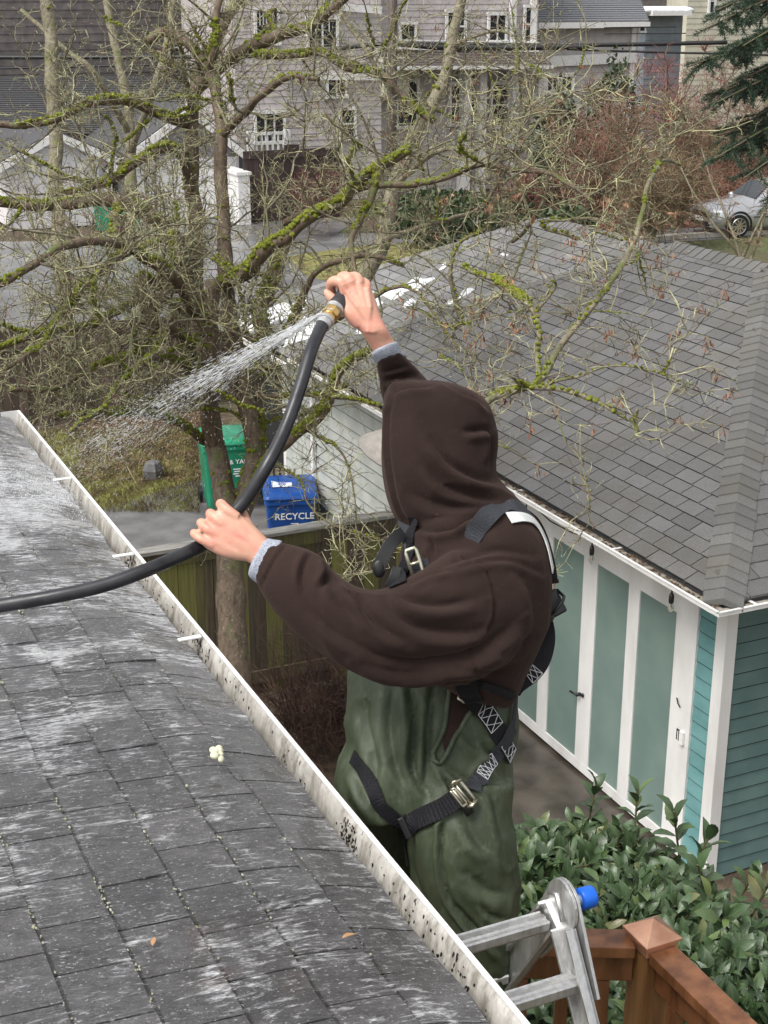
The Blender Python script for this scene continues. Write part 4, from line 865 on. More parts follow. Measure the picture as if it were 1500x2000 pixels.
for px, py, Z in [(1150, 1580, 6.8), (1240, 1600, 6.5), (1325, 1635, 6.3), (1345, 1690, 6.1), (1380, 1725, 6.0), (1435, 1745, 5.9), (1470, 1760, 5.7)]:
    q = Q(px, py+25, Z); ax_ = unit((rng.normal(0, .2), rng.normal(0, .2), 1)); e1 = unit(np.cross(ax_, (.3, .2, .9))); e2 = np.cross(ax_, e1)
    for k2 in range(9):
        a = k2*2.4; el = .1+.12*k2; rad = e1*math.cos(a)+e2*math.sin(a); leaf(LB, q+ax_*.022*k2, rad*math.cos(el)+ax_*math.sin(el), ax_, rng.uniform(.09, .14), .05)
    STM.tube([q+ax_*.2, q-ax_*.3], .005, 5)
LB.build('foliage', lm.m, lau, smooth=True); VN.build('leaf_veins', simple('leaf_vein', (.13, .19, .09), .45), lau); STM.build('stems', simple('laurel_stem', (.05, .06, .02), .6, (.12, .10, .05), 20), lau)
b = MB(); b.ell(Q(1290, 2040, 6.4)-[0, 0, 1.2], (1.7, 1.1, 2.5), nu=24, nv=14) if False else None
# ================================================================ trees
class Batch:
    """many tubes with the same number of points, built at once"""
    def __init__(s, m, n): s.m, s.n, s.P, s.R = m, n, [], []
    def add(s, P, r0, r1): s.P.append(P); s.R.append((r0, r1))
    def build(s, name, mat, parent, smooth=True):
        if not s.P: return None
        P = np.array(s.P, float); K, m, n = len(P), s.m, s.n; R = np.array(s.R, float)
        T = np.gradient(P, axis=1); T /= np.linalg.norm(T, axis=2)[..., None]+1e-12
        ref = np.where(np.abs(T[:, :1, 2:3]) > .9, np.array([1., 0, 0]), np.array([0, 0, 1.])); u = np.cross(T, np.broadcast_to(ref, T.shape)); u /= np.linalg.norm(u, axis=2)[..., None]+1e-12; w = np.cross(T, u)
        rad = R[:, :1]+(R[:, 1:]-R[:, :1])*np.linspace(0, 1, m)[None]
        a = np.arange(n)*2*math.pi/n
        V = P[:, :, None]+rad[:, :, None, None]*(np.cos(a)[None, None, :, None]*u[:, :, None]+np.sin(a)[None, None, :, None]*w[:, :, None])
        V = V.reshape(-1, 3); off = np.array(parent['_o']); V = V-off
        i = np.arange(m-1)[:, None]*n; kk = np.arange(n)[None]; k2 = (kk+1) % n
        f = np.stack([i+kk, i+k2, i+n+k2, i+n+kk], -1).reshape(-1, 4)
        F = (f[None]+(np.arange(K)*m*n)[:, None, None]).reshape(-1, 4)
        me = bpy.data.meshes.new(name); me.vertices.add(len(V)); me.vertices.foreach_set('co', V.ravel()); me.loops.add(F.size); me.loops.foreach_set('vertex_index', F.ravel().astype(np.int32))
        me.polygons.add(len(F)); me.polygons.foreach_set('loop_start', np.arange(0, F.size, 4, dtype=np.int32)); me.polygons.foreach_set('use_smooth', [smooth]*len(F)); me.update(calc_edges=True); me.validate()
        me.materials.append(mat); o = bpy.data.objects.new(name, me); COL.objects.link(o); o.parent = parent; o['_o'] = [float(x) for x in off]; return o
def resample(P, m):
    P = np.asarray(P, float); s = np.r_[0, np.cumsum(np.linalg.norm(np.diff(P, axis=0), axis=1))]; t = np.linspace(0, s[-1], m); return np.stack([np.interp(t, s, P[:, i]) for i in range(3)], 1)
def smooth_poly(P, m):
    P = np.asarray(P, float); n = len(P); Q_ = []
    ext = np.vstack([2*P[0]-P[1], P, 2*P[-1]-P[-2]])
    for i in range(n-1):
        p0, p1, p2, p3 = ext[i:i+4]
        for t in np.linspace(0, 1, 6, endpoint=False): Q_.append(.5*((2*p1)+(-p0+p2)*t+(2*p0-5*p1+4*p2-p3)*t*t+(-p0+3*p1-3*p2+p3)*t**3))
    Q_.append(P[-1]); return resample(Q_, m)
def walk(p, d, L, m, wig, trop):
    P = [p]; st = L/(m-1)
    for i in range(m-1): d = unit(d+rng.normal(0, wig, 3)+trop); P.append(P[-1]+d*st)
    return np.array(P)
def bark_mat(name, a, b, moss=None, lo=.55, vert=True):
    k = NT(name); w = k.noise(1, 6, .7, sc=(26, 26, 5) if vert else (20, 20, 20)); c = k.ramp(w, [(.3, a), (.68, b)])
    if moss is not None:
        nz = k.n('ShaderNodeSeparateXYZ'); k.l(k.n('ShaderNodeNewGeometry').outputs['Normal'], nz.inputs[0])
        f = k.math('ADD', k.math('MULTIPLY', nz.outputs[2], .18), k.noise(5, 5, .6)); c = k.mix(k.ramp(f, [(lo, 0), (lo+.12, 1)]), c, moss)
        l2 = k.noise(38, 4, .6); c = k.mix(k.ramp(l2, [(.60, 0), (.68, .6)]), c, (.30, .33, .26))
    k.base(c); k.rough(.75); k.bump(w, .7, .012); return k.m
M['bark'] = bark_mat('brown_bark', (.05, .034, .022), (.20, .145, .10), (.10, .12, .03), .62)
M['limb'] = bark_mat('lichen_bark', (.055, .043, .028), (.32, .285, .195), (.12, .135, .04), .60, False)
M['twig'] = simple('olive_twig', (.055, .042, .028), .6, (.46, .45, .25), 9, isl=.45)
M['twigred'] = simple('reddish_twig', (.11, .055, .042), .6, (.20, .12, .09), 5, isl=.3)
M['lichen'] = simple('pale_lichen', (.24, .26, .17), .8, (.42, .44, .33), 30)
def moss_mat():
    k = NT('bright_moss'); c = k.ramp(k.noise(60, 4, .6), [(.3, (.05, .065, .006)), (.52, (.20, .23, .018)), (.72, (.36, .38, .045))]); k.base(c); k.rough(.95); k.bump(k.noise(230, 4), 1.0, .012); return k.m
M['moss'] = moss_mat()
M['samara'] = simple('dried_seed', (.16, .07, .035), .7, (.36, .19, .11), 30, isl=.3)
class Tree:
    def __init__(s, t): s.t = t; s.trunk = MB(); s.B = Batch(9, 6); s.b2 = Batch(6, 4); s.tw = Batch(4, 3); s.twr = Batch(4, 3); s.li = Batch(3, 4); s.moss = MB(); s.sam = MB(); s.limbs = []; s.fat = 1.0
    def limb(s, pts, r0, r1, trunk=False, moss=0, kids=1.0, jitter=True):
        """pts (px,py,Z), radii in metres"""
        P = smooth_poly([Q(*q) for q in pts], max(12, len(pts)*6)); n = len(P)
        if jitter: P = P+np.stack([vnoise(P, 2.2, 5+k2)*.03+vnoise(P, 7, 9+k2)*.012 for k2 in range(3)], 1)
        R = np.linspace(r0, r1, n)*(1+.14*vnoise(P, 5, 3))*(1.0 if r0 > .08 else s.fat); s.trunk.tube(P, R, 14 if r0 > .06 else 9, True); s.limbs.append((P, R, kids))
        if moss: s.mossify(P, R, moss)
    def mossify(s, P, R, amt):
        L = np.linalg.norm(np.diff(P, axis=0), axis=1).sum(); n = int(L/.010*amt)
        on = 0
        for i in range(n):
            u = i/max(n, 1)*(len(P)-1.001); j = int(u); p = P[j]+(P[j+1]-P[j])*(u-j); r = R[j]
            if vnoise(np.array([p]), 2.6, 4)[0] < .11-.42*amt: continue
            for _ in range(2):
                a = rng.normal(0, .75); T = unit(P[j+1]-P[j]); s_ = unit(np.cross(T, (0, 0, 1))); up = np.cross(s_, T); d = up*math.cos(a)+s_*math.sin(a)
                q = p+d*r*.95+rng.normal(0, .004, 3); h = rng.uniform(.008, .018)*(1.5 if r > .03 else (.6 if r < .012 else 1))
                s.moss.ell(q, (h*rng.uniform(.8, 1.5), h*rng.uniform(.8, 1.4), h), nu=7, nv=5)
    def grow(s, dens=1.0, spur=1.0, up=.25, red=.2, L1=(.6, 1.7), zmin=5.5, samara=0, xclip=None):
        for P, R, kids in s.limbs:
            L = np.linalg.norm(np.diff(P, axis=0), axis=1).sum(); n = int(L*3.2*dens*kids)
            for i in range(n):
                u = rng.uniform(.12, 1); j = min(int(u*(len(P)-1)), len(P)-2); T = unit(P[j+1]-P[j]); d = unit(T*.5+rng.normal(0, 1, 3)*[1, .8, .7]+[0, 0, up]); r = min(R[j]*.42, .0125)
                W_ = walk(P[j], d, rng.uniform(*L1), 9, .26, np.array([0, 0, .05]))
                s.B.add(W_, r, .004); s.second(W_, dens, spur, red, r, samara)
                if rng.random() < .30: s.mossify(W_[:6], np.full(6, r*1.3), .45)
            # spurs right on the limb
            for i in range(int(L*6*spur)):
                u = rng.uniform(.1, 1); j = min(int(u*(len(P)-1)), len(P)-2); d = unit(rng.normal(0, 1, 3)+[0, 0, .3]); s.spur(P[j]+d*R[j]*.8, d, rng.uniform(.08, .3), red)
            s.second(P[int(len(P)*.75):], dens, spur, red, .01, samara)
    def second(s, W_, dens, spur, red, r, samara):
        Lw = np.linalg.norm(np.diff(W_, axis=0), axis=1).sum()
        for k2 in range(int(Lw*6.0*dens)+1):
            j = int(rng.integers(1, len(W_))); T = unit(W_[j]-W_[j-1]); d = unit(T*.7+rng.normal(0, .9, 3)+[0, 0, .2]); L2 = rng.uniform(.2, .65)
            w2 = walk(W_[j], d, L2, 6, .30, np.array([0, 0, .04])); s.b2.add(w2, .0048, .0022)
            for k3 in range(int(L2*15*spur)): 
                q = w2[int(rng.integers(1, 6))]; s.spur(q, unit((w2[-1]-w2[0])*.8/L2+rng.normal(0, .8, 3)), rng.uniform(.04, .19), red)
            if samara and rng.random() < samara: s.seeds(w2[-1])
        for k3 in range(int(Lw*14*spur)): s.spur(W_[int(rng.integers(0, len(W_)))], unit(rng.normal(0, 1, 3)+[0, 0, .2]), rng.uniform(.03, .14), red)
    def spur(s, p, d, L, red):
        w = walk(p, d, L, 4, .38, np.array([0, 0, .05])); (s.twr if rng.random() < red else s.tw).add(w, .0030, .0017)
        if rng.random() < .45: s.tw.add(walk(w[2], unit(d+rng.normal(0, .8, 3)), L*.5, 4, .35, 0), .0024, .0015)
        if rng.random() < .5: e = w[-1]; s.li.add(np.array([e, e+d*.006, e+d*.013]), .0042, .0018)
    def seeds(s, p):
        for k2 in range(int(rng.integers(6, 15))):
            q = p+rng.normal(0, .022, 3)+[0, 0, -.03]; d = unit(rng.normal(0, .5, 3)+[0, 0, -1.2]); n = unit(rng.normal(0, 1, 3)); sd_ = unit(np.cross(d, n)); L = rng.uniform(.028, .050); w = L*.34
            s.sam.add([q, q+d*L*.4+sd_*w*.5, q+d*L+sd_*w*.35, q+d*L-sd_*w*.4, q+d*L*.4-sd_*w*.3], [(0, 1, 2, 3, 4)])
    def done(s, bark='bark'):
        s.trunk.build('trunk', M[bark], s.t, smooth=True); s.B.build('branches', M['limb'], s.t); s.b2.build('small_branches', M['twig'], s.t); s.tw.build('twigs', M['twig'], s.t); s.twr.build('red_twigs', M['twigred'], s.t); s.li.build('buds', M['lichen'], s.t)
        if s.moss.v: s.moss.build('moss', M['moss'], s.t, smooth=True)
        if s.sam.v: s.sam.build('dried_seeds', M['samara'], s.t)
# ---- the big multi-stemmed mossy tree in front of the fence
tr = Tree(thing('mossy_tree', 'large multi stemmed bare tree with furrowed trunk and bright green moss by the fence', 'tree', QZ(470, 1420, 0)))
tr.fat = 1.25
tr.limb([(468, 1560, 12.9), (462, 1400, 12.9), (455, 1250, 12.9), (450, 1120, 13), (448, 1000, 13.1), (440, 960, 13.1)], .17, .12, jitter=False, kids=.0)
tr.limb([(446, 1010, 13.0), (430, 930, 13.1), (416, 850, 13.2), (402, 760, 13.4), (388, 660, 13.6), (382, 560, 13.7), (380, 450, 13.8), (375, 340, 14), (372, 230, 14), (382, 160, 14), (408, 110, 14), (440, 50, 14), (482, -20, 14)], .095, .05, moss=.10, kids=.6)
tr.limb([(455, 1030, 13.0), (488, 940, 13.0), (494, 860, 13.0), (480, 780, 13.0), (462, 690, 13.0), (445, 580, 13.0), (437, 440, 13), (432, 330, 13), (424, 220, 13), (405, 140, 13.2), (360, 80, 13.3), (322, 62, 13.3), (290, 85, 13.3)], .085, .045, moss=.10, kids=.6)
tr.limb([(420, 880, 13.2), (408, 800, 12.9), (404, 720, 12.8), (406, 640, 12.7), (414, 545, 12.6)], .06, .05, moss=.1, kids=.3)
tr.limb([(478, 960, 13), (505, 860, 13.3), (500, 760, 13.4), (512, 670, 13.5), (505, 610, 13.5), (530, 560, 13.6), (545, 520, 13.6), (560, 470, 13.6)], .07, .05, moss=.7)
tr.limb([(435, 560, 12.9), (480, 530, 12.6), (510, 490, 12.4), (560, 465, 12.3), (600, 430, 12.2), (650, 405, 12.1), (700, 355, 12), (745, 325, 12), (800, 290, 12)], .055, .026, moss=1.5)
tr.limb([(368, 530, 13.6), (345, 470, 13.3), (300, 430, 13.1), (255, 402, 13), (190, 388, 12.9), (120, 402, 12.8), (60, 400, 12.7), (-40, 390, 12.6)], .095, .035, moss=.5)
tr.limb([(375, 385, 13.9), (360, 320, 13.6), (330, 290, 13.4), (290, 298, 13.3), (230, 345, 13.2), (170, 372, 13), (100, 380, 12.9)], .05, .02, moss=.5)
tr.limb([(228, 470, 12.4), (226, 430, 12.5), (228, 395, 12.7)], .042, .035, moss=.4, kids=.3)
tr.limb([(376, 180, 14), (430, 130, 13.7), (470, 100, 13.5), (530, 75, 13.3), (590, 55, 13.2), (640, 20, 13.1), (690, -20, 13)], .058, .035, moss=.25)
tr.limb([(365, 240, 14), (310, 220, 13.7), (260, 205, 13.5), (190, 205, 13.3), (110, 235, 13.1), (30, 245, 13), (-50, 238, 13)], .04, .022, moss=.6)
tr.limb([(500, 105, 13.4), (560, 108, 13.1), (630, 100, 13), (680, 135, 12.9), (745, 150, 12.8), (800, 205, 12.7), (850, 240, 12.6)], .033, .02, moss=.9)
tr.limb([(430, 260, 13), (470, 230, 12.6), (505, 190, 12.3), (560, 150, 12), (620, 160, 11.9)], .035, .018, moss=.4)
tr.limb([(405, 150, 13.2), (420, 90, 13), (425, 20, 13), (440, -30, 13)], .035, .02, moss=.6)
tr.limb([(372, 230, 14), (362, 160, 13.5), (352, 90, 13.2), (320, 100, 13), (325, 160, 12.9)], .022, .012, moss=.1)
# limbs reaching left and down over the lawn
tr.limb([(400, 640, 13), (350, 560, 12), (290, 510, 11.2), (230, 480, 10.6), (150, 470, 10.2), (60, 520, 9.9), (-40, 570, 9.7)], .05, .02, moss=.5)
tr.limb([(380, 700, 13.2), (330, 640, 12), (300, 690, 11.2), (240, 740, 10.6), (190, 800, 10.2), (130, 850, 9.9)], .032, .012, moss=.3)
tr.limb([(360, 560, 13.5), (300, 550, 12.4), (270, 560, 12), (290, 610, 12), (300, 650, 12)], .055, .045, moss=1.6, kids=.2)
tr.limb([(385, 620, 13.4), (320, 585, 12.3), (250, 600, 11.6), (170, 640, 11.1), (80, 650, 10.7), (-40, 690, 10.4)], .035, .014, moss=.8)
tr.limb([(392, 760, 13.4), (330, 700, 12.4), (250, 690, 11.8), (180, 720, 11.4), (100, 760, 11.1), (20, 770, 10.9)], .03, .012, moss=1.0)
tr.limb([(400, 860, 13.2), (330, 820, 12.5), (250, 800, 12), (170, 808, 11.7), (110, 815, 11.5)], .028, .014, moss=1.6)
tr.limb([(372, 470, 13.7), (300, 480, 12.5), (210, 520, 11.5), (130, 600, 10.8), (60, 690, 10.2), (-20, 740, 9.9)], .034, .012, moss=.5)
# limbs to the right, around the blue bin and pale wall
tr.limb([(470, 990, 13), (540, 890, 12.8), (590, 840, 12.7), (640, 790, 12.6), (665, 730, 12.5), (700, 700, 12.4), (760, 690, 12.3)], .05, .022, moss=1.3, kids=.45)
tr.limb([(510, 700, 13.4), (570, 640, 12.9), (600, 560, 12.6), (640, 520, 12.4), (720, 500, 12.2), (790, 520, 12)], .03, .014, moss=.6, kids=.6)
tr.limb([(500, 780, 13.2), (580, 770, 12.6), (650, 770, 12.2), (740, 790, 11.9)], .022, .010, moss=.8, kids=.5)
tr.limb([(520, 905, 12.9), (575, 935, 12), (600, 985, 11.5), (640, 1020, 11.2), (720, 1045, 11), (790, 1080, 10.9)], .010, .004, moss=.2, kids=.4)
tr.limb([(600, 840, 12.7), (660, 880, 12), (690, 960, 11.6), (700, 1060, 11.4)], .012, .004, moss=.2, kids=.4)
tr.limb([(640, 640, 12.6), (700, 600, 12), (780, 560, 11.5), (840, 600, 11.2), (900, 690, 11)], .016, .006, moss=.2, kids=.6)
# right limbs above the garage roof
tr.limb([(745, 330, 12), (720, 400, 11.8), (690, 470, 11.7), (700, 560, 11.6)], .03, .012, moss=.5)
tr.limb([(560, 440, 13), (680, 370, 12.2), (760, 365, 11.8), (850, 350, 11.3), (930, 325, 11), (1010, 328, 10.7), (1090, 350, 10.4), (1160, 400, 10.2)], .03, .012, moss=.3)
tr.grow(dens=1.05, spur=1.35, up=.25, red=.22)
tr.done()
# ---- slender pale stem at the left
t2 = Tree(thing('bare_tree', 'slender pale grey trunk rising on the left edge of the mossy branches', 'tree', QZ(112, 560, 0)))
t2.limb([(150, 700, 20), (120, 560, 19), (112, 420, 19), (108, 300, 19), (102, 170, 19), (98, 60, 19), (86, -60, 19)], .10, .09, kids=.35, moss=.02)
t2.grow(dens=.9, spur=.8, L1=(.8, 2.2)); t2.done('limb')
t5 = Tree(thing('bare_tree', 'dark branching bare tree behind the mossy tree, over the roofs at top left', 'tree', QZ(250, 470, 0)))
t5.limb([(250, 470, 30), (255, 330, 30), (250, 200, 30), (225, 90, 30), (200, -60, 30)], .14, .07, kids=.6)
t5.limb([(252, 300, 30), (300, 180, 29), (330, 60, 29), (340, -60, 29)], .08, .05, kids=.6); t5.limb([(252, 260, 30), (190, 150, 29), (120, 90, 29), (40, 20, 29)], .08, .04, kids=.6)
t5.grow(dens=.42, spur=.35, L1=(1.2, 3.4)); t5.done('limb')
# ---- second tree, its limbs carrying dried seeds over the garage roof
t3 = Tree(thing('seed_tree', 'pale limbed bare tree by the power pole, arching above the far end of the garage', 'tree', QZ(735, 640, 0)))
t3.limb([(700, 560, 17), (745, 470, 17), (765, 370, 17), (800, 290, 17), (840, 205, 17), (865, 150, 17), (885, 80, 17), (905, -30, 17)], .10, .055, kids=.8, moss=.04)
t3.limb([(835, 215, 17), (790, 200, 16.5), (740, 140, 16), (690, 60, 16), (650, 0, 16)], .04, .02)
t3.limb([(770, 360, 17), (850, 300, 16), (930, 290, 15), (1010, 240, 14.5), (1050, 150, 14)], .035, .015)
t3.limb([(745, 470, 17), (830, 440, 15.5), (910, 420, 14.5), (960, 380, 14), (1000, 300, 13.6)], .035, .014)
t3.limb([(885, 90, 17), (950, 60, 16.5), (1010, 70, 16), (1040, 110, 16)], .025, .012)
t3.grow(dens=.85, spur=.8, L1=(.8, 2.1), red=.5, samara=.16); t3.done('limb')
t4 = Tree(thing('seed_branch_tree', 'lichen covered limbs with drooping dried seed clusters hanging low in front of the garage roof', 'tree', QZ(900, 900, 0)))
lim = [([(1330, 330, 12), (1310, 312, 11.5), (1285, 320, 11), (1268, 365, 10.6), (1262, 405, 10.4), (1245, 450, 10.2), (1205, 530, 10.0), (1165, 590, 9.8), (1120, 640, 9.7), (1080, 690, 9.6), (1048, 750, 9.5), (965, 775, 9.5)], .010, .024, .55),
       ([(940, 790, 9.4), (965, 772, 9.5), (1010, 762, 9.5), (1060, 758, 9.4), (1130, 772, 9.3), (1185, 800, 9.2), (1228, 828, 9.1), (1245, 800, 9.0)], .026, .007, .6),
       ([(1050, 748, 9.5), (1046, 690, 9.6), (1046, 640, 9.7), (1035, 600, 9.8), (1000, 570, 10), (965, 545, 10.2), (900, 520, 10.6)], .02, .016, .6),
       ([(1042, 615, 9.8), (1080, 570, 9.8), (1078, 555, 9.7), (1060, 590, 9.7)], .012, .006, .4),
       ([(1050, 755, 9.5), (1120, 735, 9.3), (1200, 715, 9.2), (1270, 722, 9.1), (1320, 738, 9.0), (1360, 750, 9.0)], .011, .003, .5),
       ([(1075, 770, 9.5), (1100, 850, 9.3), (1135, 900, 9.2), (1150, 960, 9.1), (1155, 1005, 9.1)], .007, .003, .4),
       ([(800, 600, 12), (880, 640, 11), (905, 635, 10.5), (1000, 610, 10.2), (1100, 612, 10), (1200, 615, 9.8), (1270, 625, 9.7)], .010, .003, .35),
       ([(1130, 470, 11), (1060, 440, 11), (1110, 430, 11), (1180, 432, 11), (1250, 500, 10.6), (1200, 520, 10.4)], .014, .006, .9),
       ([(1000, 470, 12), (1040, 430, 11.6), (1060, 400, 11.4), (1070, 330, 11.2), (1040, 260, 11)], .02, .01, .8),
       ([(900, 620, 11.5), (880, 560, 11.4), (900, 480, 11.3), (960, 430, 11.3), (940, 370, 11.2)], .02, .01, 1.),
       ([(860, 700, 10.5), (900, 720, 10.2), (925, 770, 10), (960, 860, 9.8), (1000, 880, 9.7)], .008, .003, .7)]
for pts, r0, r1, kk in lim: t4.limb(pts, r0, r1, kids=kk, moss=.22)
t4.mossify(smooth_poly([Q(*q) for q in [(965, 545, 10.2), (1005, 572, 10), (1030, 590, 9.9)]], 12), np.full(12, .03), 2.5)
t4.mossify(smooth_poly([Q(*q) for q in [(960, 775, 9.5), (1010, 762, 9.5)]], 12), np.full(12, .02), 2)
t4.grow(dens=1.15, spur=1.15, L1=(.15, .65), red=.3, samara=.75); t4.done('limb')
# ---- background shrubs and trees on the right
def bg_tree(name, label, base, h, spread, mat, nst, nt2, grp=None, low=.1, tw=.012, updir=.6, cat='shrub', seed=0):
    t = thing(name, label, cat, base, grp); S1 = Batch(7, 5); S2 = Batch(4, 3)
    for i in range(nst):
        a = rng.uniform(0, 6.28); d = unit((math.cos(a)*.5, math.sin(a)*.5, 1)); w = walk(np.array(base)+rng.normal(0, .25, 3)*[1, 1, 0], d, h*rng.uniform(.75, 1.1), 7, .14, np.array([0, 0, .03])); S1.add(w, .05, .012)
        for k2 in range(nt2//nst):
            j = int(rng.integers(1, 7)); s_ = w[j]*1.0; d = unit(rng.normal(0, 1, 3)*[1, 1, .8]+[0, 0, updir]); L = rng.uniform(.4, 1)*spread*(1.2-.12*j); q = walk(s_, d, L, 4, .28, np.array([0, 0, .05])); S2.add(q, tw, tw*.5)
            for k3 in range(4): S2.add(walk(q[int(rng.integers(1, 4))], unit(d+rng.normal(0, .8, 3)), L*.5, 4, .3, np.array([0, 0, .05])), tw*.7, tw*.35)
            if k2 % 3 == 0: S1.add(resample(q, 7), .02, .008)
    S1.build('stems', M['limb'], t); S2.build('twigs', mat, t); return t
mr = simple('red_shrub_twig', (.22, .085, .08), .7, (.38, .17, .16), 1, isl=.3); mb = simple('brown_shrub_twig', (.17, .08, .055), .7, (.31, .17, .115), 1, isl=.3); mo = simple('olive_shrub_twig', (.15, .10, .055), .7, (.28, .20, .12), 1, isl=.3); mk = simple('deep_red_twig', (.14, .04, .04), .7, (.2, .07, .06), 1, isl=.3)
for (px, py, F, h, sp, m, ns, n2, lab) in [
    (1320, 380, 52, 5.2, 1.7, mr, 8, 520, 'tall reddish bare shrub behind, left of the dark evergreen boughs'),
    (1215, 395, 46, 3.8, 1.6, mb, 8, 480, 'wide brown bare shrub in front of the light grey house'),
    (1330, 410, 43, 3.2, 1.6, mo, 8, 480, 'olive brown twiggy shrub above the parked car'),
    (1130, 400, 45, 3.4, 1.2, mb, 6, 300, 'narrow brown bare shrub beside the white house columns'),
    (1430, 400, 53, 4.8, 1.6, mb, 7, 420, 'brown bare shrub behind the parked car, under the evergreen boughs'),
    (1265, 425, 41, 2.2, 1.3, mo, 6, 300, 'low olive twig thicket left of the parked car'),
    (1015, 405, 44, 1.4, .9, mk, 7, 260, 'low dark red twiggy shrub beside the sidewalk'),
    (640, 405, 45, 1.6, 1.0, mk, 7, 200, 'low reddish shrub in front of the dark board fence'),
    (1455, 475, 38, 3.0, .8, mo, 4, 50, 'thin tan bare saplings in front of the parked car')]:
    p = QZ(px, py, 0); p = Q(px, py, F); bz = QZ(px, py, 0) if abs(QZ(px, py, 0)[1]-p[1]) < 25 else p; bg_tree('bare_shrub', lab, (p[0], p[1], max(0, min(p[2], .6))), h, sp, m, ns, n2, 'bare shrubs across the street')
# leafy low shrubs
def leafy(name, label, base, rx, rz, n, cols, ls, cat='shrub'):
    t = thing(name, label, cat, base); k = NT(name+'_leaf'); k.base(k.ramp(k.island(), [(0, cols[0]), (1, cols[1])])); k.rough(.5)
    b = MB(); st = MB()
    for i in range(n):
        d = unit(rng.normal(0, 1, 3)); rr = rng.uniform(.55, 1.05)**.6; q = np.array(base)+[0, 0, rz]+d*rr*[rx, rx, rz]*(1+.25*vnoise(np.array([d]), 2.5, n)[0]); a = unit(rng.normal(0, 1, 3)); c = unit(np.cross(a, rng.normal(0, 1, 3))); s_ = ls*rng.uniform(.6, 1.3)
        if q[2] < 0: continue
        b.add([q-a*s_, q-c*s_*.5, q+a*s_, q+c*s_*.5], [(0, 1, 2, 3)])
    for i in range(8): st.tube([base, np.array(base)+rng.normal(0, .5, 3)*[rx, rx, 0]+[0, 0, rz*1.4]], [.04, .01], 5)
    b.build('foliage', k.m, t); st.build('stems', M['limb'], t); return t
for px, py, F, rx, rz, n, lab in [(1090, 300, 47, .9, 1.8, 1800, 'dark round evergreen shrub beside the small white windows'), (1195, 280, 49, 1.0, 2.3, 1800, 'pointed green conifer shrub below the white band of the light grey house'), (960, 390, 44, 1.6, .7, 1500, 'low green shrub in front of the white bay window'), (850, 385, 43, 1.3, .9, 1500, 'green shrub right of the power pole'), (1100, 390, 42, 1.1, .6, 900, 'low dark green shrub by the sidewalk')]:
    p = Q(px, py, F); p[2] = 0 if p[2] < 1.5 else p[2]-1.2; leafy('evergreen_shrub', lab, (p[0], p[1], max(0, p[2]-rz*.3)), rx, rz, n, ((.02, .04, .015), (.07, .10, .04)), .11)
y_ = QZ(1290, 432, 0); t = thing('spiky_plant', 'small spiky yellow green plant beside the sidewalk left of the parked car', 'plant', y_); b = MB()
for i in range(70):
    d = unit(rng.normal(0, 1, 3)*[1, 1, .3]+[0, 0, 1.1]); s_ = unit(np.cross(d, (0, 0, 1)))*.025; L = rng.uniform(.4, .8); b.add([y_-s_, y_+s_, y_+d*L*.6+s_, y_+d*L+[0, 0, -.12], y_+d*L*.6-s_], [(0, 1, 2, 3, 4)])
b.build('leaves', simple('yellow_green_leaf', (.2, .25, .05), .5, (.35, .4, .1), 3, isl=.2), t)
# hedge mass behind
hm = thing('bramble_thicket', 'brown bramble thicket at the foot of the bare shrubs across the street', 'thicket', QZ(1180, 400, 0))
S2 = Batch(4, 3)
for i in range(5200):
    p = QZ(rng.uniform(1040, 1560), rng.uniform(385, 425), 0); S2.add(walk(p+[0, 0, rng.uniform(0, 1.2)], unit(rng.normal(0, 1, 3)+[0, 0, .4]), rng.uniform(.5, 1.3), 4, .3, np.array([0, 0, -.03])), .014, .007)
S2.build('twigs', mb, hm); 
# dry twiggy shrub in front of the fence beside the worker, and litter below
ds = thing('bare_shrub', 'dark red brown twiggy shrub at the foot of the mossy fence beside the worker', 'shrub', QZ(640, 1500, 0)); S2 = Batch(4, 3); S1 = Batch(7, 4)
for i in range(420):
    p = QZ(rng.uniform(560, 740), rng.uniform(1420, 1500), 0); w = walk(p+[0, 0, rng.uniform(0, .3)], unit(rng.normal(0, .5, 3)+[0, 0, 1]), rng.uniform(.4, 1.25), 7, .22, np.array([0, 0, .0])); S1.add(w, .005, .002)
    for k2 in range(5): S2.add(walk(w[int(rng.integers(2, 7))], unit(rng.normal(0, 1, 3)), .2, 4, .3, 0), .003, .0015)
md_ = simple('dark_bramble', (.035, .016, .012), .8, (.085, .045, .03), 3, isl=.4); S1.build('stems', md_, ds); S2.build('twigs', md_, ds)
lt = Batch(4, 3)
for i in range(5000):
    p = QZ(rng.uniform(150, 420), rng.uniform(800, 940), 0); lt.add(walk(p, unit(rng.normal(0, 1, 3)*[1, 1, .25]), rng.uniform(.04, .16), 4, .5, 0), .008, .004)
L_ = thing('leaf_litter', '', 'x', QZ(280, 880, 0)); o = lt.build('litter', simple('bark_litter', (.12, .075, .04), .8, (.28, .2, .12), 3, isl=.4), L_, False)
loc = L_.location.copy(); o.parent = None; o.location = loc; bpy.data.objects.remove(L_); o.name = 'leaf_litter'; o['kind'] = 'stuff'; o['label'] = 'brown twiggy leaf litter on the bed beside the lawn'
gb = Batch(3, 3)
for i in range(9000):
    p = QZ(rng.uniform(80, 390), rng.uniform(840, 1000), 0); d = unit(rng.normal(0, .4, 3)+[0, 0, 1]); gb.add(np.array([p, p+d*.03, p+d*.06+rng.normal(0, .01, 3)]), .006, .002)
L_ = thing('g', '', 'x', QZ(280, 900, 0)); o = gb.build('grass', M['lawn'], L_, False); loc = L_.location.copy(); o.parent = None; o.location = loc; bpy.data.objects.remove(L_); o['kind'] = 'stuff'; o['label'] = 'short patchy yellow green grass'
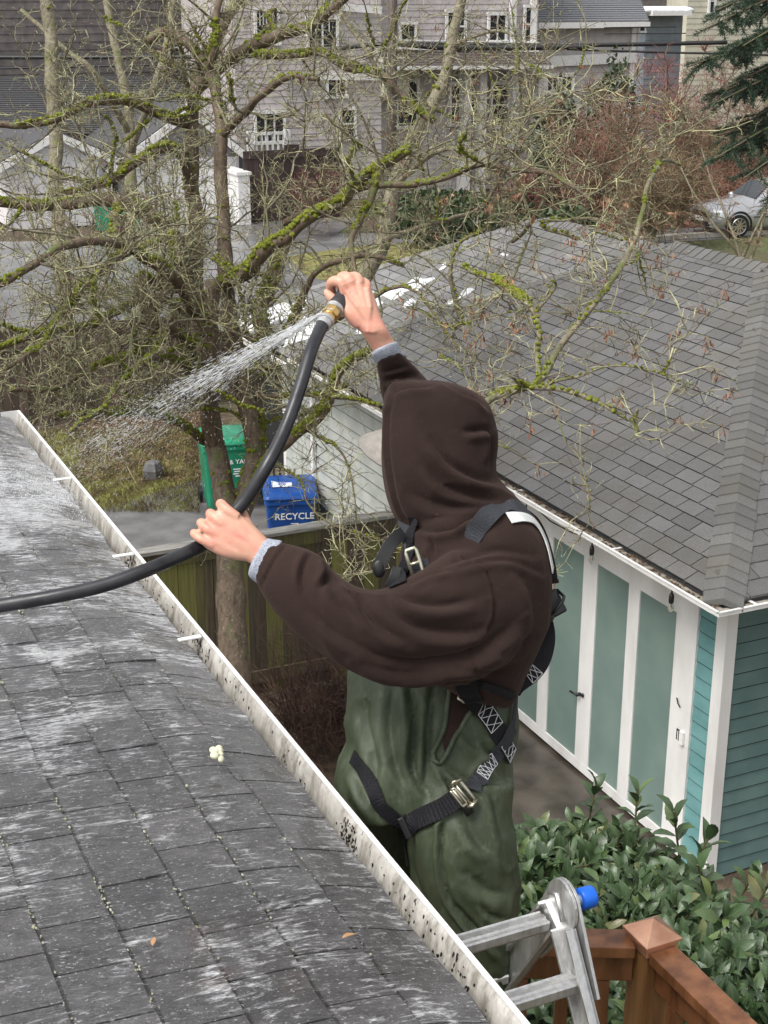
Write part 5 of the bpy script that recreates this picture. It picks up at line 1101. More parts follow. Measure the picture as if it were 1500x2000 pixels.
rk = QZ(300, 935, 0); b = MB(); b.loft([[rk+np.array([.16*math.cos(a)*k2, .12*math.sin(a)*k2*(1+.2*math.sin(3*a)), z]) for a in np.linspace(0, 6.28, 9)[:-1]] for z, k2 in ((0, 1), (.15, 1.05), (.27, .75), (.3, .3))]); tag(b.build('stone', M['path'], smooth=False, bevel=.01), 'grey block of stone on the lawn edge', 'stone')
# ---- conifer on the right edge
fi = thing('fir_tree', 'dark green fir with drooping feathery needled boughs at the upper right corner', 'tree', (Q(1735, 300, 20.5)[0], Q(1735, 300, 20.5)[1], 0))
tb_ = np.array(fi['_o']); b = MB(); b.tube([tb_, tb_+[0, 0, 5], tb_+[0, 0, 10]], [.22, .17, .1], 12); b.build('trunk', M['bark'], fi, smooth=True)
NB = Batch(2, 3); SB = Batch(6, 4)
def bough(p0, p1, nsub, Lsub, droop):
    P = smooth_poly([p0, (p0+p1)/2+[0, 0, .2], p1], 14); SB.add(resample(P, 6), .03, .008)
    ax_ = unit(p1-p0); sd_ = unit(np.cross(ax_, (0, 0, 1)))
    for i in range(nsub):
        u = rng.uniform(.05, 1); q = P[int(u*13)]; sgn = 1 if i % 2 else -1; d = unit(ax_*.8+sd_*sgn*rng.uniform(.4, 1.1)+[0, 0, -droop+rng.normal(0, .1)]); L = 1.55*Lsub*(1.15-.7*u)*rng.uniform(.7, 1.1)
        w = walk(q, d, L, 6, .09, np.array([0, 0, -.05])); SB.add(w, .008, .003)
        W12 = resample(w, int(L/.017)+3)
        for k2 in range(len(W12)-1):
            T = unit(W12[k2+1]-W12[k2])
            for _ in range(5):
                n_ = unit(T*.85+rng.normal(0, .75, 3)); NB.add(np.array([W12[k2], W12[k2]+n_*rng.uniform(.038, .064)]), .0037, .0018)
for (a, c, z0, e, f, z1, ns, L) in [(1640, -40, 13, 1370, 60, 9.6, 30, .42), (1640, 60, 13, 1345, 130, 9.9, 34, .5), (1640, 110, 13, 1400, 200, 9.8, 30, .5), (1640, 170, 13, 1375, 185, 10.2, 22, .35), (1650, 180, 13, 1395, 310, 9.7, 30, .5), (1650, 220, 13, 1450, 350, 9.6, 28, .5), (1650, 250, 13, 1400, 265, 10.4, 20, .34), (1640, -80, 13, 1420, -10, 9.7, 26, .5), (1640, 0, 13, 1450, 90, 9.4, 30, .6), (1660, 260, 13, 1480, 420, 9.6, 20, .4), (1640, -60, 12.5, 1400, 20, 10.2, 30, .55), (1640, 20, 12.5, 1400, 110, 10.4, 30, .55), (1640, 90, 12.5, 1420, 170, 10.4, 30, .55), (1640, 150, 12.5, 1440, 250, 10.6, 30, .55), (1640, 200, 12.5, 1430, 300, 10.8, 26, .5), (1640, 60, 13.5, 1490, 180, 10.5, 30, .6), (1640, 160, 13.5, 1480, 270, 10.5, 30, .6), (1600, -60, 12.5, 1480, 40, 10.5, 30, .6)]:
    bough(Q(a+80, c, 20.5), Q(e, f, 16.2+(z1-10)*1.2), int(ns*1.9), L, .35)
fn = NT('fir_needle'); fn.base(fn.ramp(fn.noise(3, 3), [(.3, (.012, .035, .018)), (.7, (.035, .075, .04))])); fn.rough(.5)
SB.build('boughs', M['bark'], fi); NB.build('needles', fn.m, fi)
# ================================================================ the worker
def sring(A, B_, Z, t, n=24, ex=2.4, Z2=None):
    a = Q(*A, Z); b = Q(*B_, Z if Z2 is None else Z2); c = (a+b)/2; e1 = (b-a)/2; out = []
    for k2 in range(n):
        th = 2*math.pi*k2/n; cc, ss = math.cos(th), math.sin(th)
        out.append(c+e1*math.copysign(abs(cc)**(2/ex), cc)+_f*t*math.copysign(abs(ss)**(2/ex), ss))
    return out
def sloft(mb, rows, n=24, ex=2.4, sub=3):
    """rows: (ax,ay,bx,by,Z,t) splined"""
    R = np.array(rows, float); m = len(R); ext = np.vstack([2*R[0]-R[1], R, 2*R[-1]-R[-2]]); out = []
    for i in range(m-1):
        p0, p1, p2, p3 = ext[i:i+4]
        for t in np.linspace(0, 1, sub, endpoint=False): out.append(.5*((2*p1)+(-p0+p2)*t+(2*p0-5*p1+4*p2-p3)*t*t+(-p0+3*p1-3*p2+p3)*t**3))
    out.append(R[-1]); mb.loft([sring((r[0], r[1]), (r[2], r[3]), r[4], max(r[5], .004), n, ex) for r in out])
def voxel(mb, vs, smooth=4, boolean=None, fac=.5):
    me = mb.mesh('tmp'); bm = bmesh.new(); bm.from_mesh(me); bmesh.ops.recalc_face_normals(bm, faces=bm.faces); bm.to_mesh(me); bm.free()
    o = bpy.data.objects.new('tmp', me); COL.objects.link(o)
    r = o.modifiers.new('r', 'REMESH'); r.mode = 'VOXEL'; r.voxel_size = vs
    cut = None
    if boolean is not None:
        cm = boolean.mesh('cut'); bm = bmesh.new(); bm.from_mesh(cm); bmesh.ops.recalc_face_normals(bm, faces=bm.faces); bm.to_mesh(cm); bm.free(); cut = bpy.data.objects.new('cut', cm); COL.objects.link(cut); bo = o.modifiers.new('b', 'BOOLEAN'); bo.operation = 'DIFFERENCE'; bo.object = cut; bo.solver = 'EXACT'
        r2 = o.modifiers.new('r2', 'REMESH'); r2.mode = 'VOXEL'; r2.voxel_size = vs
    sm = o.modifiers.new('s', 'SMOOTH'); sm.factor = fac; sm.iterations = smooth
    dg = bpy.context.evaluated_depsgraph_get(); out = bpy.data.meshes.new_from_object(o.evaluated_get(dg)); bpy.data.objects.remove(o)
    if cut: bpy.data.objects.remove(cut)
    V = np.zeros(len(out.vertices)*3); out.vertices.foreach_get('co', V); return out, V.reshape(-1, 3)
def normals(me):
    me.update(); N = np.zeros(len(me.vertices)*3); me.vertex_normals.foreach_get('vector', N); return N.reshape(-1, 3)
def setco(me, V): me.vertices.foreach_set('co', np.ascontiguousarray(V).ravel()); me.update()
def pxof(V):
    d = V-_C; Z = d @ _f; return np.stack([750+FPX*(d @ _r)/Z, 1000-FPX*(d @ _u)/Z], 1), Z
def polydist(P, line):
    """distance (px) from points to a polyline, and parameter 0..1"""
    L = np.array(line, float); best = np.full(len(P), 1e9); par = np.zeros(len(P)); sg = np.zeros(len(P)); cum = np.r_[0, np.cumsum(np.linalg.norm(np.diff(L, axis=0), axis=1))]
    for i in range(len(L)-1):
        a, b = L[i], L[i+1]; d = b-a; l2 = d @ d; t = np.clip(((P-a) @ d)/l2, 0, 1); q = a+t[:, None]*d; v = P-q; dd = np.linalg.norm(v, axis=1); m = dd < best
        best[m] = dd[m]; par[m] = ((cum[i]+t*math.sqrt(l2))/cum[-1])[m]; sg[m] = np.sign(d[0]*v[:, 1]-d[1]*v[:, 0])[m]
    return best, par, sg
GAIN = 1.0
def creases(me, V, lines, facing=True):
    """lines: (pts, width px, depth m [neg = ridge], taper)"""
    N = normals(me); P, Z = pxof(V); view = unit(_f); fm = np.clip(-(N @ view)*2.0, 0, 1)
    D = np.zeros(len(V))
    for pts, w, dep, *tp in lines:
        lo = np.min(pts, axis=0)-4*w; hi = np.max(pts, axis=0)+4*w; m = (P[:, 0] > lo[0]) & (P[:, 0] < hi[0]) & (P[:, 1] > lo[1]) & (P[:, 1] < hi[1]) & (fm > 0)
        if not m.any(): continue
        pl = smooth2(pts); d, par, sg = polydist(P[m], pl); taper = np.sin(np.pi*np.clip(par, .02, .98))**.6 if not tp else np.ones(len(par))
        # sharp valley beside a soft ridge
        D[m] += GAIN*taper*(-dep*np.exp(-np.abs(d/(w*.85))**1.35)+dep*.75*np.exp(-((d*sg-1.6*w)/(1.15*w))**2))
    V2 = V+N*(D*fm)[:, None]; setco(me, V2); return V2
def smooth2(pts):
    P = np.array(pts, float)
    if len(P) < 3: return P
    ext = np.vstack([2*P[0]-P[1], P, 2*P[-1]-P[-2]]); o = []
    for i in range(len(P)-1):
        p0, p1, p2, p3 = ext[i:i+4]
        for t in np.linspace(0, 1, 5, endpoint=False): o.append(.5*((2*p1)+(-p0+p2)*t+(2*p0-5*p1+4*p2-p3)*t*t+(-p0+3*p1-3*p2+p3)*t**3))
    o.append(P[-1]); return np.array(o)
def noise_disp(me, V, terms):
    N = normals(me); D = sum(a*vnoise(V*np.array(sc), f, sd_) for f, a, sd_, sc in terms); setco(me, V+N*D[:, None]); return V+N*D[:, None]
def meshobj(name, me, mat, parent, V=None, smooth=True):
    off = np.array(parent['_o'])
    V = V if V is not None else None
    W_ = np.zeros(len(me.vertices)*3); me.vertices.foreach_get('co', W_); W_ = W_.reshape(-1, 3)-off; setco(me, W_)
    me.materials.clear(); me.materials.append(mat); me.polygons.foreach_set('use_smooth', [smooth]*len(me.polygons)); me.name = name
    o = bpy.data.objects.new(name, me); COL.objects.link(o); o.parent = parent; o['_o'] = [float(x) for x in off]; return o
def bvh(me, V=None):
    W_ = np.zeros(len(me.vertices)*3); me.vertices.foreach_get('co', W_); return BVHTree.FromPolygons([Vector(v) for v in W_.reshape(-1, 3)], [tuple(p.vertices) for p in me.polygons])
def hit(trees, px, py, Zf=3.3):
    o = Vector(_C); d = Vector(ray(px, py)).normalized(); best = None
    for t in trees:
        h = t.ray_cast(o, d)
        if h[0] is not None and (best is None or h[3] < best[3]): best = h
    if best is None: return Q(px, py, Zf), -unit(_f)
    n = np.array(best[1]); n = n if n @ ray(px, py) < 0 else -n; return np.array(best[0]), n
ZB = 3.38
# ---------------- cloth materials
def cotton():
    k = NT('brown_cotton'); c = k.ramp(k.noise(3.5, 5, .6), [(.3, (.021, .0128, .0108)), (.7, (.035, .0215, .0182))]); c = k.mix(k.ramp(k.noise(1.2, 4, .6), [(.45, 0), (.65, .35)]), c, (.012, .0075, .007)); lint = k.ramp(k.noise(230, 1, .5), [(.76, 0), (.80, .6)]); k.base(k.mix(lint, c, (.16, .11, .09))); k.rough(.92)
    k.b.inputs['Sheen Weight'].default_value = .12; k.b.inputs['Sheen Roughness'].default_value = .5; k.b.inputs['Sheen Tint'].default_value = (.6, .42, .36, 1); k.b.inputs['Specular IOR Level'].default_value = .15
    k.bump(k.noise(420, 3, .6), .45, .0015); k.bump(k.noise(48, 5, .65), .35, .006); return k.m
M['cotton'] = cotton(); M['cottonseam'] = simple('brown_seam', (.026, .015, .013), .9)
def pvc():
    k = NT('green_waterproof'); n1 = k.noise(4, 6, .65, sc=(1.6, 1.6, .7)); c = k.ramp(n1, [(.3, (.024, .034, .017)), (.5, (.045, .060, .031)), (.72, (.105, .125, .080))]); fl = k.noise(34, 6, .75, sc=(1, 1, .45)); c = k.mix(k.ramp(fl, [(.54, 0), (.68, .5)]), c, (.12, .145, .10))
    k.base(c); k.rough(k.ramp(k.noise(9, 5, .6), [(.3, .48), (.7, .8)])); k.bump(k.noise(22, 5, .6, sc=(1, 1, .5)), .5, .008); k.bump(k.noise(160, 3), .12, .001); return k.m
M['pvc'] = pvc()
def skin():
    k = NT('skin'); n1 = k.noise(22, 4, .6); n2 = k.noise(9, 3, .5); c = k.ramp(n2, [(.3, (.62, .37, .26)), (.7, (.66, .31, .23))]); c = k.mix(k.ramp(n1, [(.48, 0), (.7, .55)]), c, (.62, .20, .15)); c = k.mix(k.ramp(k.noise(48, 4, .6), [(.6, 0), (.75, .3)]), c, (.72, .50, .40)); k.base(c); k.rough(.42)
    k.b.inputs['Subsurface Weight'].default_value = .12; k.b.inputs['Subsurface Radius'].default_value = (.012, .004, .002); k.b.inputs['Subsurface Scale'].default_value = 1; k.bump(k.noise(300, 4, .7), .35, .001); k.bump(k.noise(75, 5, .6), .3, .002); return k.m
M['skin'] = skin()
M['greymel'] = simple('grey_melange', (.20, .22, .27), .9, (.42, .45, .52), 330, bump=.3, bs=600, bd=.001)
def web(name, a, b2, s=900):
    k = NT(name); k.base(k.ramp(k.noise(s, 2), [(.35, a), (.65, b2)])); k.rough(.7); k.b.inputs['Specular IOR Level'].default_value = .25
    w = k.n('ShaderNodeTexVoronoi'); w.inputs['Scale'].default_value = 260; k.l(k.co(), w.inputs['Vector']); k.bump(w.outputs['Distance'], .5, .002); return k.m
M['web'] = web('black_webbing', (.004, .004, .005), (.016, .016, .020)); M['webg'] = web('grey_webbing', (.018, .019, .023), (.055, .058, .068))
M['steel'] = simple('zinc_buckle', (.34, .31, .23), .3, (.55, .52, .42), 30, metal=.9)
M['whitetape'] = simple('pale_label', (.55, .58, .57), .5, (.72, .74, .72), 30)
M['stitch'] = simple('white_stitching', (.6, .6, .62), .7)
person = thing('person', 'worker in brown hooded sweatshirt, green waterproof trousers and black harness, spraying with a hose', 'person', Q(880, 2300, 3.7)-[0, 0, .3])
# ---------------- body: one continuous surface (head, torso, arms with hands, legs)
bd = MB()
def limbt(P, R, n=14):
    P = resample(P, len(P)) if False else np.array(P, float); bd.tube(P, R, n)
# torso core
sloft(bd, [(840, 1000, 1010, 985, ZB, .06), (820, 1060, 1055, 1060, ZB, .15), (810, 1150, 1050, 1150, ZB, .15), (830, 1260, 1020, 1260, 3.40, .12), (800, 1350, 975, 1360, 3.44, .11), (740, 1440, 970, 1450, 3.47, .11), (720, 1520, 970, 1520, 3.48, .11)])
# legs
sloft(bd, [(700, 1480, 800, 1500, 3.55, .08), (705, 1600, 790, 1600, 3.62, .075), (720, 1740, 795, 1740, 3.66, .06), (730, 1900, 790, 1900, 3.7, .05), (722, 2030, 772, 2030, 3.72, .045)])
sloft(bd, [(830, 1480, 980, 1500, 3.4, .09), (850, 1620, 980, 1620, 3.38, .085), (870, 1760, 985, 1760, 3.42, .07), (890, 1920, 975, 1920, 3.46, .055), (895, 1990, 965, 1990, 3.48, .045)])
# neck and head with a face looking left
hc = Q(850, 872, ZB); lf_ = unit(-_r*.96+np.array([_f[0], _f[1], 0])*.28); sdh = np.cross(lf_, (0, 0, 1)); upv = np.array([0, 0, 1.]); hax = (lf_, sdh, upv)
def Hh(x, y, z): return hc+lf_*x+sdh*y+upv*z
limbt([Q(905, 1030, ZB), Q(885, 960, ZB), Q(865, 920, ZB)], [.065, .058, .055])
bd.ell(hc+upv*.02, (.095, .076, .105), hax); bd.ell(Hh(.025, 0, -.06), (.068, .06, .065), hax)
bd.ell(Hh(.10, 0, -.018), (.018, .014, .026), hax, 10, 8); bd.ell(Hh(.086, 0, -.105), (.022, .026, .018), hax, 10, 8)
for s_ in (-1, 1):
    bd.ell(Hh(.078, .032*s_, .012), (.016, .018, .010), hax, 10, 8); bd.ell(Hh(.076, .03*s_, .03), (.014, .024, .007), hax, 10, 8); bd.ell(Hh(-.005, .078*s_, -.005), (.018, .010, .03), hax, 10, 8)
bd.ell(Hh(.088, 0, -.062), (.012, .026, .006), hax, 10, 8); bd.ell(Hh(.086, 0, -.076), (.012, .023, .006), hax, 10, 8)
# left arm (near)
ZW = 3.10
limbt([Q(960, 1110, 3.3), Q(860, 1200, 3.2), Q(750, 1245, 3.13), Q(650, 1190, 3.11), Q(580, 1140, 3.1), Q(545, 1108, ZW), Q(530, 1096, ZW)], [.062, .054, .045, .044, .034, .026, .018])
def palm(rows, ex=2.6): sloft(bd, rows, 18, ex, 3)
palm([(575, 1090, 535, 1150, ZW, .034), (548, 1070, 508, 1122, ZW, .030), (527, 1056, 488, 1099, ZW, .0255), (505, 1034, 462, 1094, ZW-.002, .024), (474, 1008, 436, 1088, ZW-.004, .021), (445, 990, 410, 1076, ZW-.004, .018), (432, 986, 396, 1066, ZW-.002, .015), (428, 992, 392, 1058, ZW, .010)])
ZA = ZW+.030
axp = [(451, 1003), (431, 1022), (413, 1040), (397, 1058)]; fr = [.0115, .0118, .0112, .0100]
for i, (ax_, ay_) in enumerate(axp):
    e = 1-.10*(i == 3); px = -.73; py = -.68
    K_ = Q(ax_+14+2*i, ay_+8, ZW-.012); K2 = Q(ax_+px*10, ay_+py*10, ZW-.012); P1_ = Q(ax_+px*25*e, ay_+py*25*e, ZW+.004); D_ = Q(ax_+px*26*e, ay_+py*26*e, ZW+.034); T_ = Q(ax_+px*6, ay_+py*6, ZW+.056); E_ = Q(ax_+14, ay_+12, ZW+.050)
    limbt(smooth_poly([K_, K2, P1_, D_, T_, E_], 16), np.interp(np.linspace(0, 1, 16), [0, .25, .38, .55, .7, .9, 1], [fr[i]*.95, fr[i]*1.03, fr[i]*1.04, fr[i]*.93, fr[i]*.97, fr[i]*.85, fr[i]*.55]), 12)
    # tendon ridges on the back of the hand
    bd.tube([Q(505-4*i, 1065+6*i, ZW-.018), Q((505+ax_)/2, (1065+ay_)/2+2*i, ZW-.0195), K2+(K2-K_)*.0], [.006, .0055, .008], 8)
limbt(smooth_poly([Q(500, 1058, ZW+.020), Q(480, 1022, ZW+.040), Q(470, 1000, ZW+.058), Q(450, 998, ZW+.068)], 10), [.017, .017, .016, .0145, .014, .0138, .013, .0125, .011, .006], 12)
# right arm (far)
ZR2 = 3.36
limbt([Q(930, 1060, 3.56), Q(900, 950, 3.62), Q(850, 830, 3.56), Q(800, 755, 3.48), Q(770, 712, 3.42), Q(755, 690, 3.40)], [.062, .050, .034, .026, .022, .016])
palm([(768, 762, 812, 748, 3.46, .026), (748, 728, 792, 714, 3.43, .030), (735, 700, 784, 686, 3.40, .031), (722, 676, 769, 664, 3.38, .029), (706, 650, 758, 645, ZR2, .0255), (690, 632, 746, 622, ZR2, .025), (672, 612, 738, 598, ZR2, .025), (662, 588, 730, 574, ZR2+.002, .024), (662, 566, 720, 557, ZR2+.006, .019), (668, 554, 714, 550, ZR2+.008, .012)], 2.5)
fing = [[(674, 572, -.008), (668, 552, -.012), (650, 550, .002), (646, 563, .022), (652, 582, .034), (668, 592, .03)],
        [(688, 566, -.006), (683, 545, -.010), (668, 541, .016), (664, 555, .040), (672, 575, .050), (684, 586, .044)],
        [(702, 566, -.002), (700, 546, -.004), (688, 541, .022), (683, 555, .050), (688, 575, .060), (698, 586, .052)],
        [(714, 572, .004), (716, 556, .004), (706, 551, .026), (700, 560, .052), (702, 578, .062), (708, 588, .054)]]
for i, F_ in enumerate(fing):
    r_ = [.0128, .0131, .0126, .0113][i]
    limbt(smooth_poly([Q(a, c, ZR2+z) for a, c, z in F_], 16), np.interp(np.linspace(0, 1, 16), [0, .22, .4, .6, .8, 1], [r_*.95, r_*1.05, r_*1.0, r_*.93, r_*.85, r_*.5]), 12)
    bd.tube([Q(735-6*i, 650, ZR2-.022), Q((735+F_[1][0])/2-2, 600, ZR2-.0245), Q(F_[1][0], F_[1][1]+6, ZR2-.012)], [.005, .0048, .008], 8)
limbt(smooth_poly([Q(704, 632, ZR2-.004), Q(680, 610, ZR2-.010), Q(656, 590, ZR2-.004), Q(643, 577, ZR2-.004), Q(634, 566, ZR2-.002)], 12), [.018, .018, .0175, .016, .0145, .0135, .013, .013, .0125, .0115, .0095, .005], 12)
me, V = voxel(bd, .0030, 5)
# skin creases: knuckle wrinkles and tendon hollows
cr = []
for (ax_, ay_) in axp: cr.append(([(ax_-8, ay_-16), (ax_-20, ay_-4)], 1.6, .0007))
for a, c in ((668, 552), (683, 546), (699, 547)): cr.append(([(a-7, c+3), (a+8, c-1)], 1.6, .0006))
cr += [([(470, 1030), (495, 1050)], 5, .0012), ([(455, 1045), (485, 1062)], 5, .0012), ([(440, 1062), (470, 1076)], 5, .001), ([(690, 570), (716, 620)], 5, .0012), ([(704, 565), (726, 612)], 5, .0012), ([(672, 575), (700, 615)], 4, .001)]
V = creases(me, V, cr); body = meshobj('body', me, M['skin'], person)
# ---------------- hooded sweatshirt
GAIN = 1.9
hm_ = MB()
# hood
sloft(hm_, [(800, 742, 862, 741, ZB, .03), (768, 752, 900, 754, ZB, .085), (752, 770, 934, 774, ZB, .118), (744, 800, 958, 800, ZB, .135), (740, 840, 969, 838, ZB, .145), (741, 880, 970, 875, ZB, .150), (744, 915, 967, 905, ZB, .150), (750, 945, 970, 928, ZB, .148), (760, 978, 984, 948, ZB, .145), (774, 1006, 1004, 968, ZB, .143), (790, 1022, 1022, 990, ZB, .145), (812, 1038, 1030, 1010, ZB, .14)], 32, 2.35)
hd_ = MB()
sloft(hd_, [(836, 990, 1000, 960, ZB, .10), (815, 1012, 1018, 992, ZB, .14), (800, 1030, 1042, 1016, ZB, .185), (786, 1065, 1064, 1055, ZB, .205), (776, 1110, 1075, 1105, ZB, .21), (772, 1160, 1076, 1160, ZB, .205), (785, 1215, 1064, 1215, ZB, .195), (815, 1270, 1046, 1268, ZB, .185), (850, 1318, 1020, 1325, ZB, .175), (868, 1335, 1004, 1362, ZB, .165), (874, 1342, 998, 1372, ZB, .15)], 28, 2.5)
# near sleeve (left arm)
sloft(hd_, [(1000, 1030, 1060, 1180, 3.32, .10), (945, 1050, 1010, 1270, 3.26, .125), (885, 1078, 940, 1322, 3.19, .125), (838, 1104, 862, 1334, 3.15, .12), (785, 1134, 770, 1332, 3.12, .115), (735, 1150, 715, 1322, 3.11, .108), (690, 1142, 668, 1300, 3.10, .098), (652, 1118, 624, 1272, 3.10, .088), (630, 1092, 578, 1240, 3.10, .076), (606, 1076, 545, 1205, 3.10, .066), (575, 1066, 515, 1166, 3.10, .055), (552, 1062, 503, 1140, 3.10, .047), (534, 1058, 492, 1128, 3.10, .043)], 26, 2.3)
# far sleeve (right arm)
sloft(hd_, [(736, 706, 784, 686, 3.40, .044), (740, 722, 800, 702, 3.42, .052), (743, 742, 822, 726, 3.45, .062), (746, 775, 850, 765, 3.49, .072), (775, 840, 890, 800, 3.55, .08), (810, 920, 940, 880, 3.58, .088), (850, 1000, 985, 980, 3.54, .10), (880, 1080, 1010, 1060, 3.52, .10)], 22, 2.3)
cut = MB(); cut.ell(Hh(.015, 0, -.012), (.150, .098, .142), hax, 28, 18); cut.ell(Hh(.12, 0, -.02), (.10, .085, .125), hax, 24, 16)
mh, Vh = voxel(hm_, .0065, 1, cut); hd_.add(Vh, [tuple(p.vertices) for p in mh.polygons])
me, V = voxel(hd_, .0062, 5)
V = noise_disp(me, V, [(7, .005, 11, (1, 1, 1.2)), (16, .0022, 12, (1, 1, 1))])
Nn_ = normals(me); rd = (1-np.abs(vnoise(V+.04*vnoise(V, 6, 8)[:, None], 6.5, 31)))**6*.0045; V = V+Nn_*rd[:, None]; setco(me, V)
C_ = [  # hood folds
 ([(775, 752), (760, 800), (757, 860), (762, 920), (776, 985), (790, 1015)], 4, .0035, 1),
 ([(845, 860), (880, 905), (925, 930), (968, 942)], 9, .010), ([(828, 905), (870, 950), (930, 970), (990, 975)], 10, .009), ([(905, 842), (935, 840), (958, 838)], 8, .009),
 ([(955, 838), (962, 875), (958, 910)], 7, .008), ([(800, 960), (850, 985), (930, 990), (1010, 985)], 11, .007), ([(860, 742), (900, 765), (935, 780), (955, 800)], 5, .005), ([(820, 800), (840, 850), (880, 880)], 16, .004),
 ([(795, 1020), (850, 1035), (920, 1015), (985, 990)], 8, .012), ([(875, 1045), (910, 1020), (960, 1000)], 5, .005), ([(820, 1030), (835, 1060), (850, 1090)], 8, .006),
 # shoulder seam and arm
 ([(905, 1085), (945, 1110), (962, 1150), (965, 1200), (955, 1235)], 3, .0028, 1), ([(850, 1110), (905, 1090), (970, 1075), (1040, 1085)], 9, .006), ([(870, 1120), (930, 1100), (1000, 1095), (1060, 1120)], 7, .0045),
 ([(765, 1145), (800, 1170), (860, 1180), (930, 1170)], 12, .009), ([(745, 1150), (770, 1190), (820, 1225), (900, 1235), (960, 1225)], 14, .010), ([(700, 1148), (712, 1185), (745, 1225), (800, 1255)], 11, .009),
 ([(672, 1130), (690, 1165), (715, 1185)], 8, .007), ([(632, 1090), (640, 1120), (625, 1150)], 7, .010), ([(607, 1078), (592, 1105), (588, 1135), (596, 1160)], 6, .006), ([(640, 1125), (660, 1170), (700, 1215)], 10, .006),
 ([(690, 1255), (740, 1285), (810, 1298), (870, 1290)], 14, .010), ([(700, 1290), (770, 1312), (850, 1312)], 9, .007), ([(820, 1300), (900, 1285), (960, 1255), (1005, 1215)], 15, .013), ([(605, 1190), (650, 1235), (700, 1262)], 10, .005),
 ([(800, 1140), (835, 1122), (880, 1112)], 6, .006), ([(925, 1330), (925, 1270), (920, 1235)], 3, .002, 1), ([(870, 1325), (930, 1335), (1000, 1356)], 4, .005, 1), ([(880, 1300), (935, 1308), (1012, 1325)], 5, .004), ([(960, 1280), (1000, 1270), (1040, 1240)], 8, .006),
 ([(1010, 1110), (1040, 1160), (1045, 1220)], 12, .004), ([(555, 1066), (532, 1100), (512, 1140)], 3, .0025, 1),
 ([(752, 745), (780, 738), (815, 735)], 6, .007), ([(746, 728), (770, 722), (800, 715)], 4, .003), ([(760, 765), (800, 755), (845, 752)], 7, .006),
 ([(795, 1060), (815, 1090), (822, 1120)], 6, .005), ([(845, 1050), (842, 1080), (850, 1100)], 5, .004)]
V = creases(me, V, C_)
hood_bvh = bvh(me); hoodie = meshobj('hoodie', me, M['cotton'], person)
# cuffs of the grey undershirt
for (rows) in ([(552, 1056, 505, 1142, 3.10, .041), (535, 1054, 490, 1130, 3.10, .040), (526, 1052, 485, 1122, 3.10, .0385), (520, 1051, 487, 1108, 3.10, .036)],
               [(742, 722, 796, 696, 3.42, .043), (732, 706, 784, 684, 3.40, .041), (725, 696, 779, 672, 3.39, .040), (726, 689, 775, 667, 3.385, .037)]):
    b = MB(); sloft(b, rows, 26, 2.2); me2, V2 = voxel(b, .004, 3); V2 = noise_disp(me2, V2, [(30, .0012, 3, (1, 1, 1))]); meshobj('shirt_cuff', me2, M['greymel'], person)
# cap
cap = MB(); cap.ell(Hh(-.005, 0, .05), (.108, .086, .092), hax, 24, 16); me2, V2 = voxel(cap, .005, 3); capm = simple('grey_cap', (.26, .24, .215), .85, (.34, .315, .285), 60, bump=.3, bs=500, bd=.001); co = meshobj('cap', me2, capm, person)
b = MB(); pts = [];
prof = [(752, 842), (738, 848), (722, 860), (711, 874), (705, 890), (706, 902), (714, 911), (728, 912), (745, 905), (756, 902)]
rings = []
c0 = Q(752, 874, ZB); 
for sc_, dz in ((1.0, 0), (.985, .0035), (.985, -.0035)): pass
bc = Hh(.085, 0, .034)
N_ = 15; top_ = []; R1 = []
brim = MB(); ns_, nt_ = 16, 8; vs_t, vs_b = [], []
for i in range(ns_+1):
    v = -1+2*i/ns_
    for j in range(nt_+1):
        u = j/nt_; xi = .088*math.sqrt(1-(.85*v)**2); xo = .078+.105*(1-abs(v)**2.8)**.8; x = xi+(xo-xi)*u if xo > xi else xi+.004*u
        p = Hh(x, .084*v, .042-.050*v*v-.022*u-.012*u*u); vs_t.append(p+upv*.0016); vs_b.append(p-upv*.0016)
F = []
w_ = nt_+1
for i in range(ns_):
    for j in range(nt_):
        q = i*w_+j; F.append((q, q+1, q+w_+1, q+w_)); F.append(tuple(x+len(vs_t) for x in (q+w_, q+w_+1, q+1, q)))
for i in range(ns_): q = i*w_+nt_; F.append((q, q+len(vs_t), q+w_+len(vs_t), q+w_))
brim.add(vs_t+vs_b, F); bo_ = brim.build('brim', capm, co, smooth=True)
# ---------------- waterproof trousers with bib
tr_ = MB()
sloft(tr_, [(700, 1285, 985, 1290, 3.46, .12), (683, 1310, 1000, 1335, 3.46, .15), (680, 1360, 1008, 1380, 3.46, .17), (676, 1410, 1010, 1430, 3.46, .175), (680, 1455, 1000, 1470, 3.46, .175), (664, 1495, 997, 1505, 3.46, .18), (657, 1540, 998, 1550, 3.46, .18), (662, 1580, 996, 1590, 3.46, .165)], 30, 2.6)
sloft(tr_, [(657, 1520, 830, 1520, 3.56, .12), (664, 1580, 812, 1590, 3.57, .12), (690, 1650, 800, 1650, 3.58, .115), (700, 1720, 806, 1720, 3.6, .11), (704, 1800, 812, 1800, 3.62, .10), (700, 1900, 815, 1900, 3.65, .10), (690, 2060, 790, 2060, 3.7, .09)], 24, 2.4)
sloft(tr_, [(780, 1520, 999, 1520, 3.42, .15), (784, 1585, 996, 1590, 3.40, .15), (796, 1640, 1003, 1640, 3.39, .145), (806, 1700, 1008, 1700, 3.40, .14), (826, 1760, 1008, 1760, 3.41, .13), (852, 1810, 1006, 1820, 3.42, .125), (872, 1870, 1000, 1880, 3.44, .115), (880, 1960, 990, 1960, 3.46, .11), (880, 2030, 980, 2030, 3.48, .09)], 26, 2.4)
me, V = voxel(tr_, .0065, 5)
V = noise_disp(me, V, [(6, .007, 21, (1.3, 1.3, .5)), (14, .0032, 22, (1.2, 1.2, .5)), (34, .0013, 24, (1, 1, .8))])
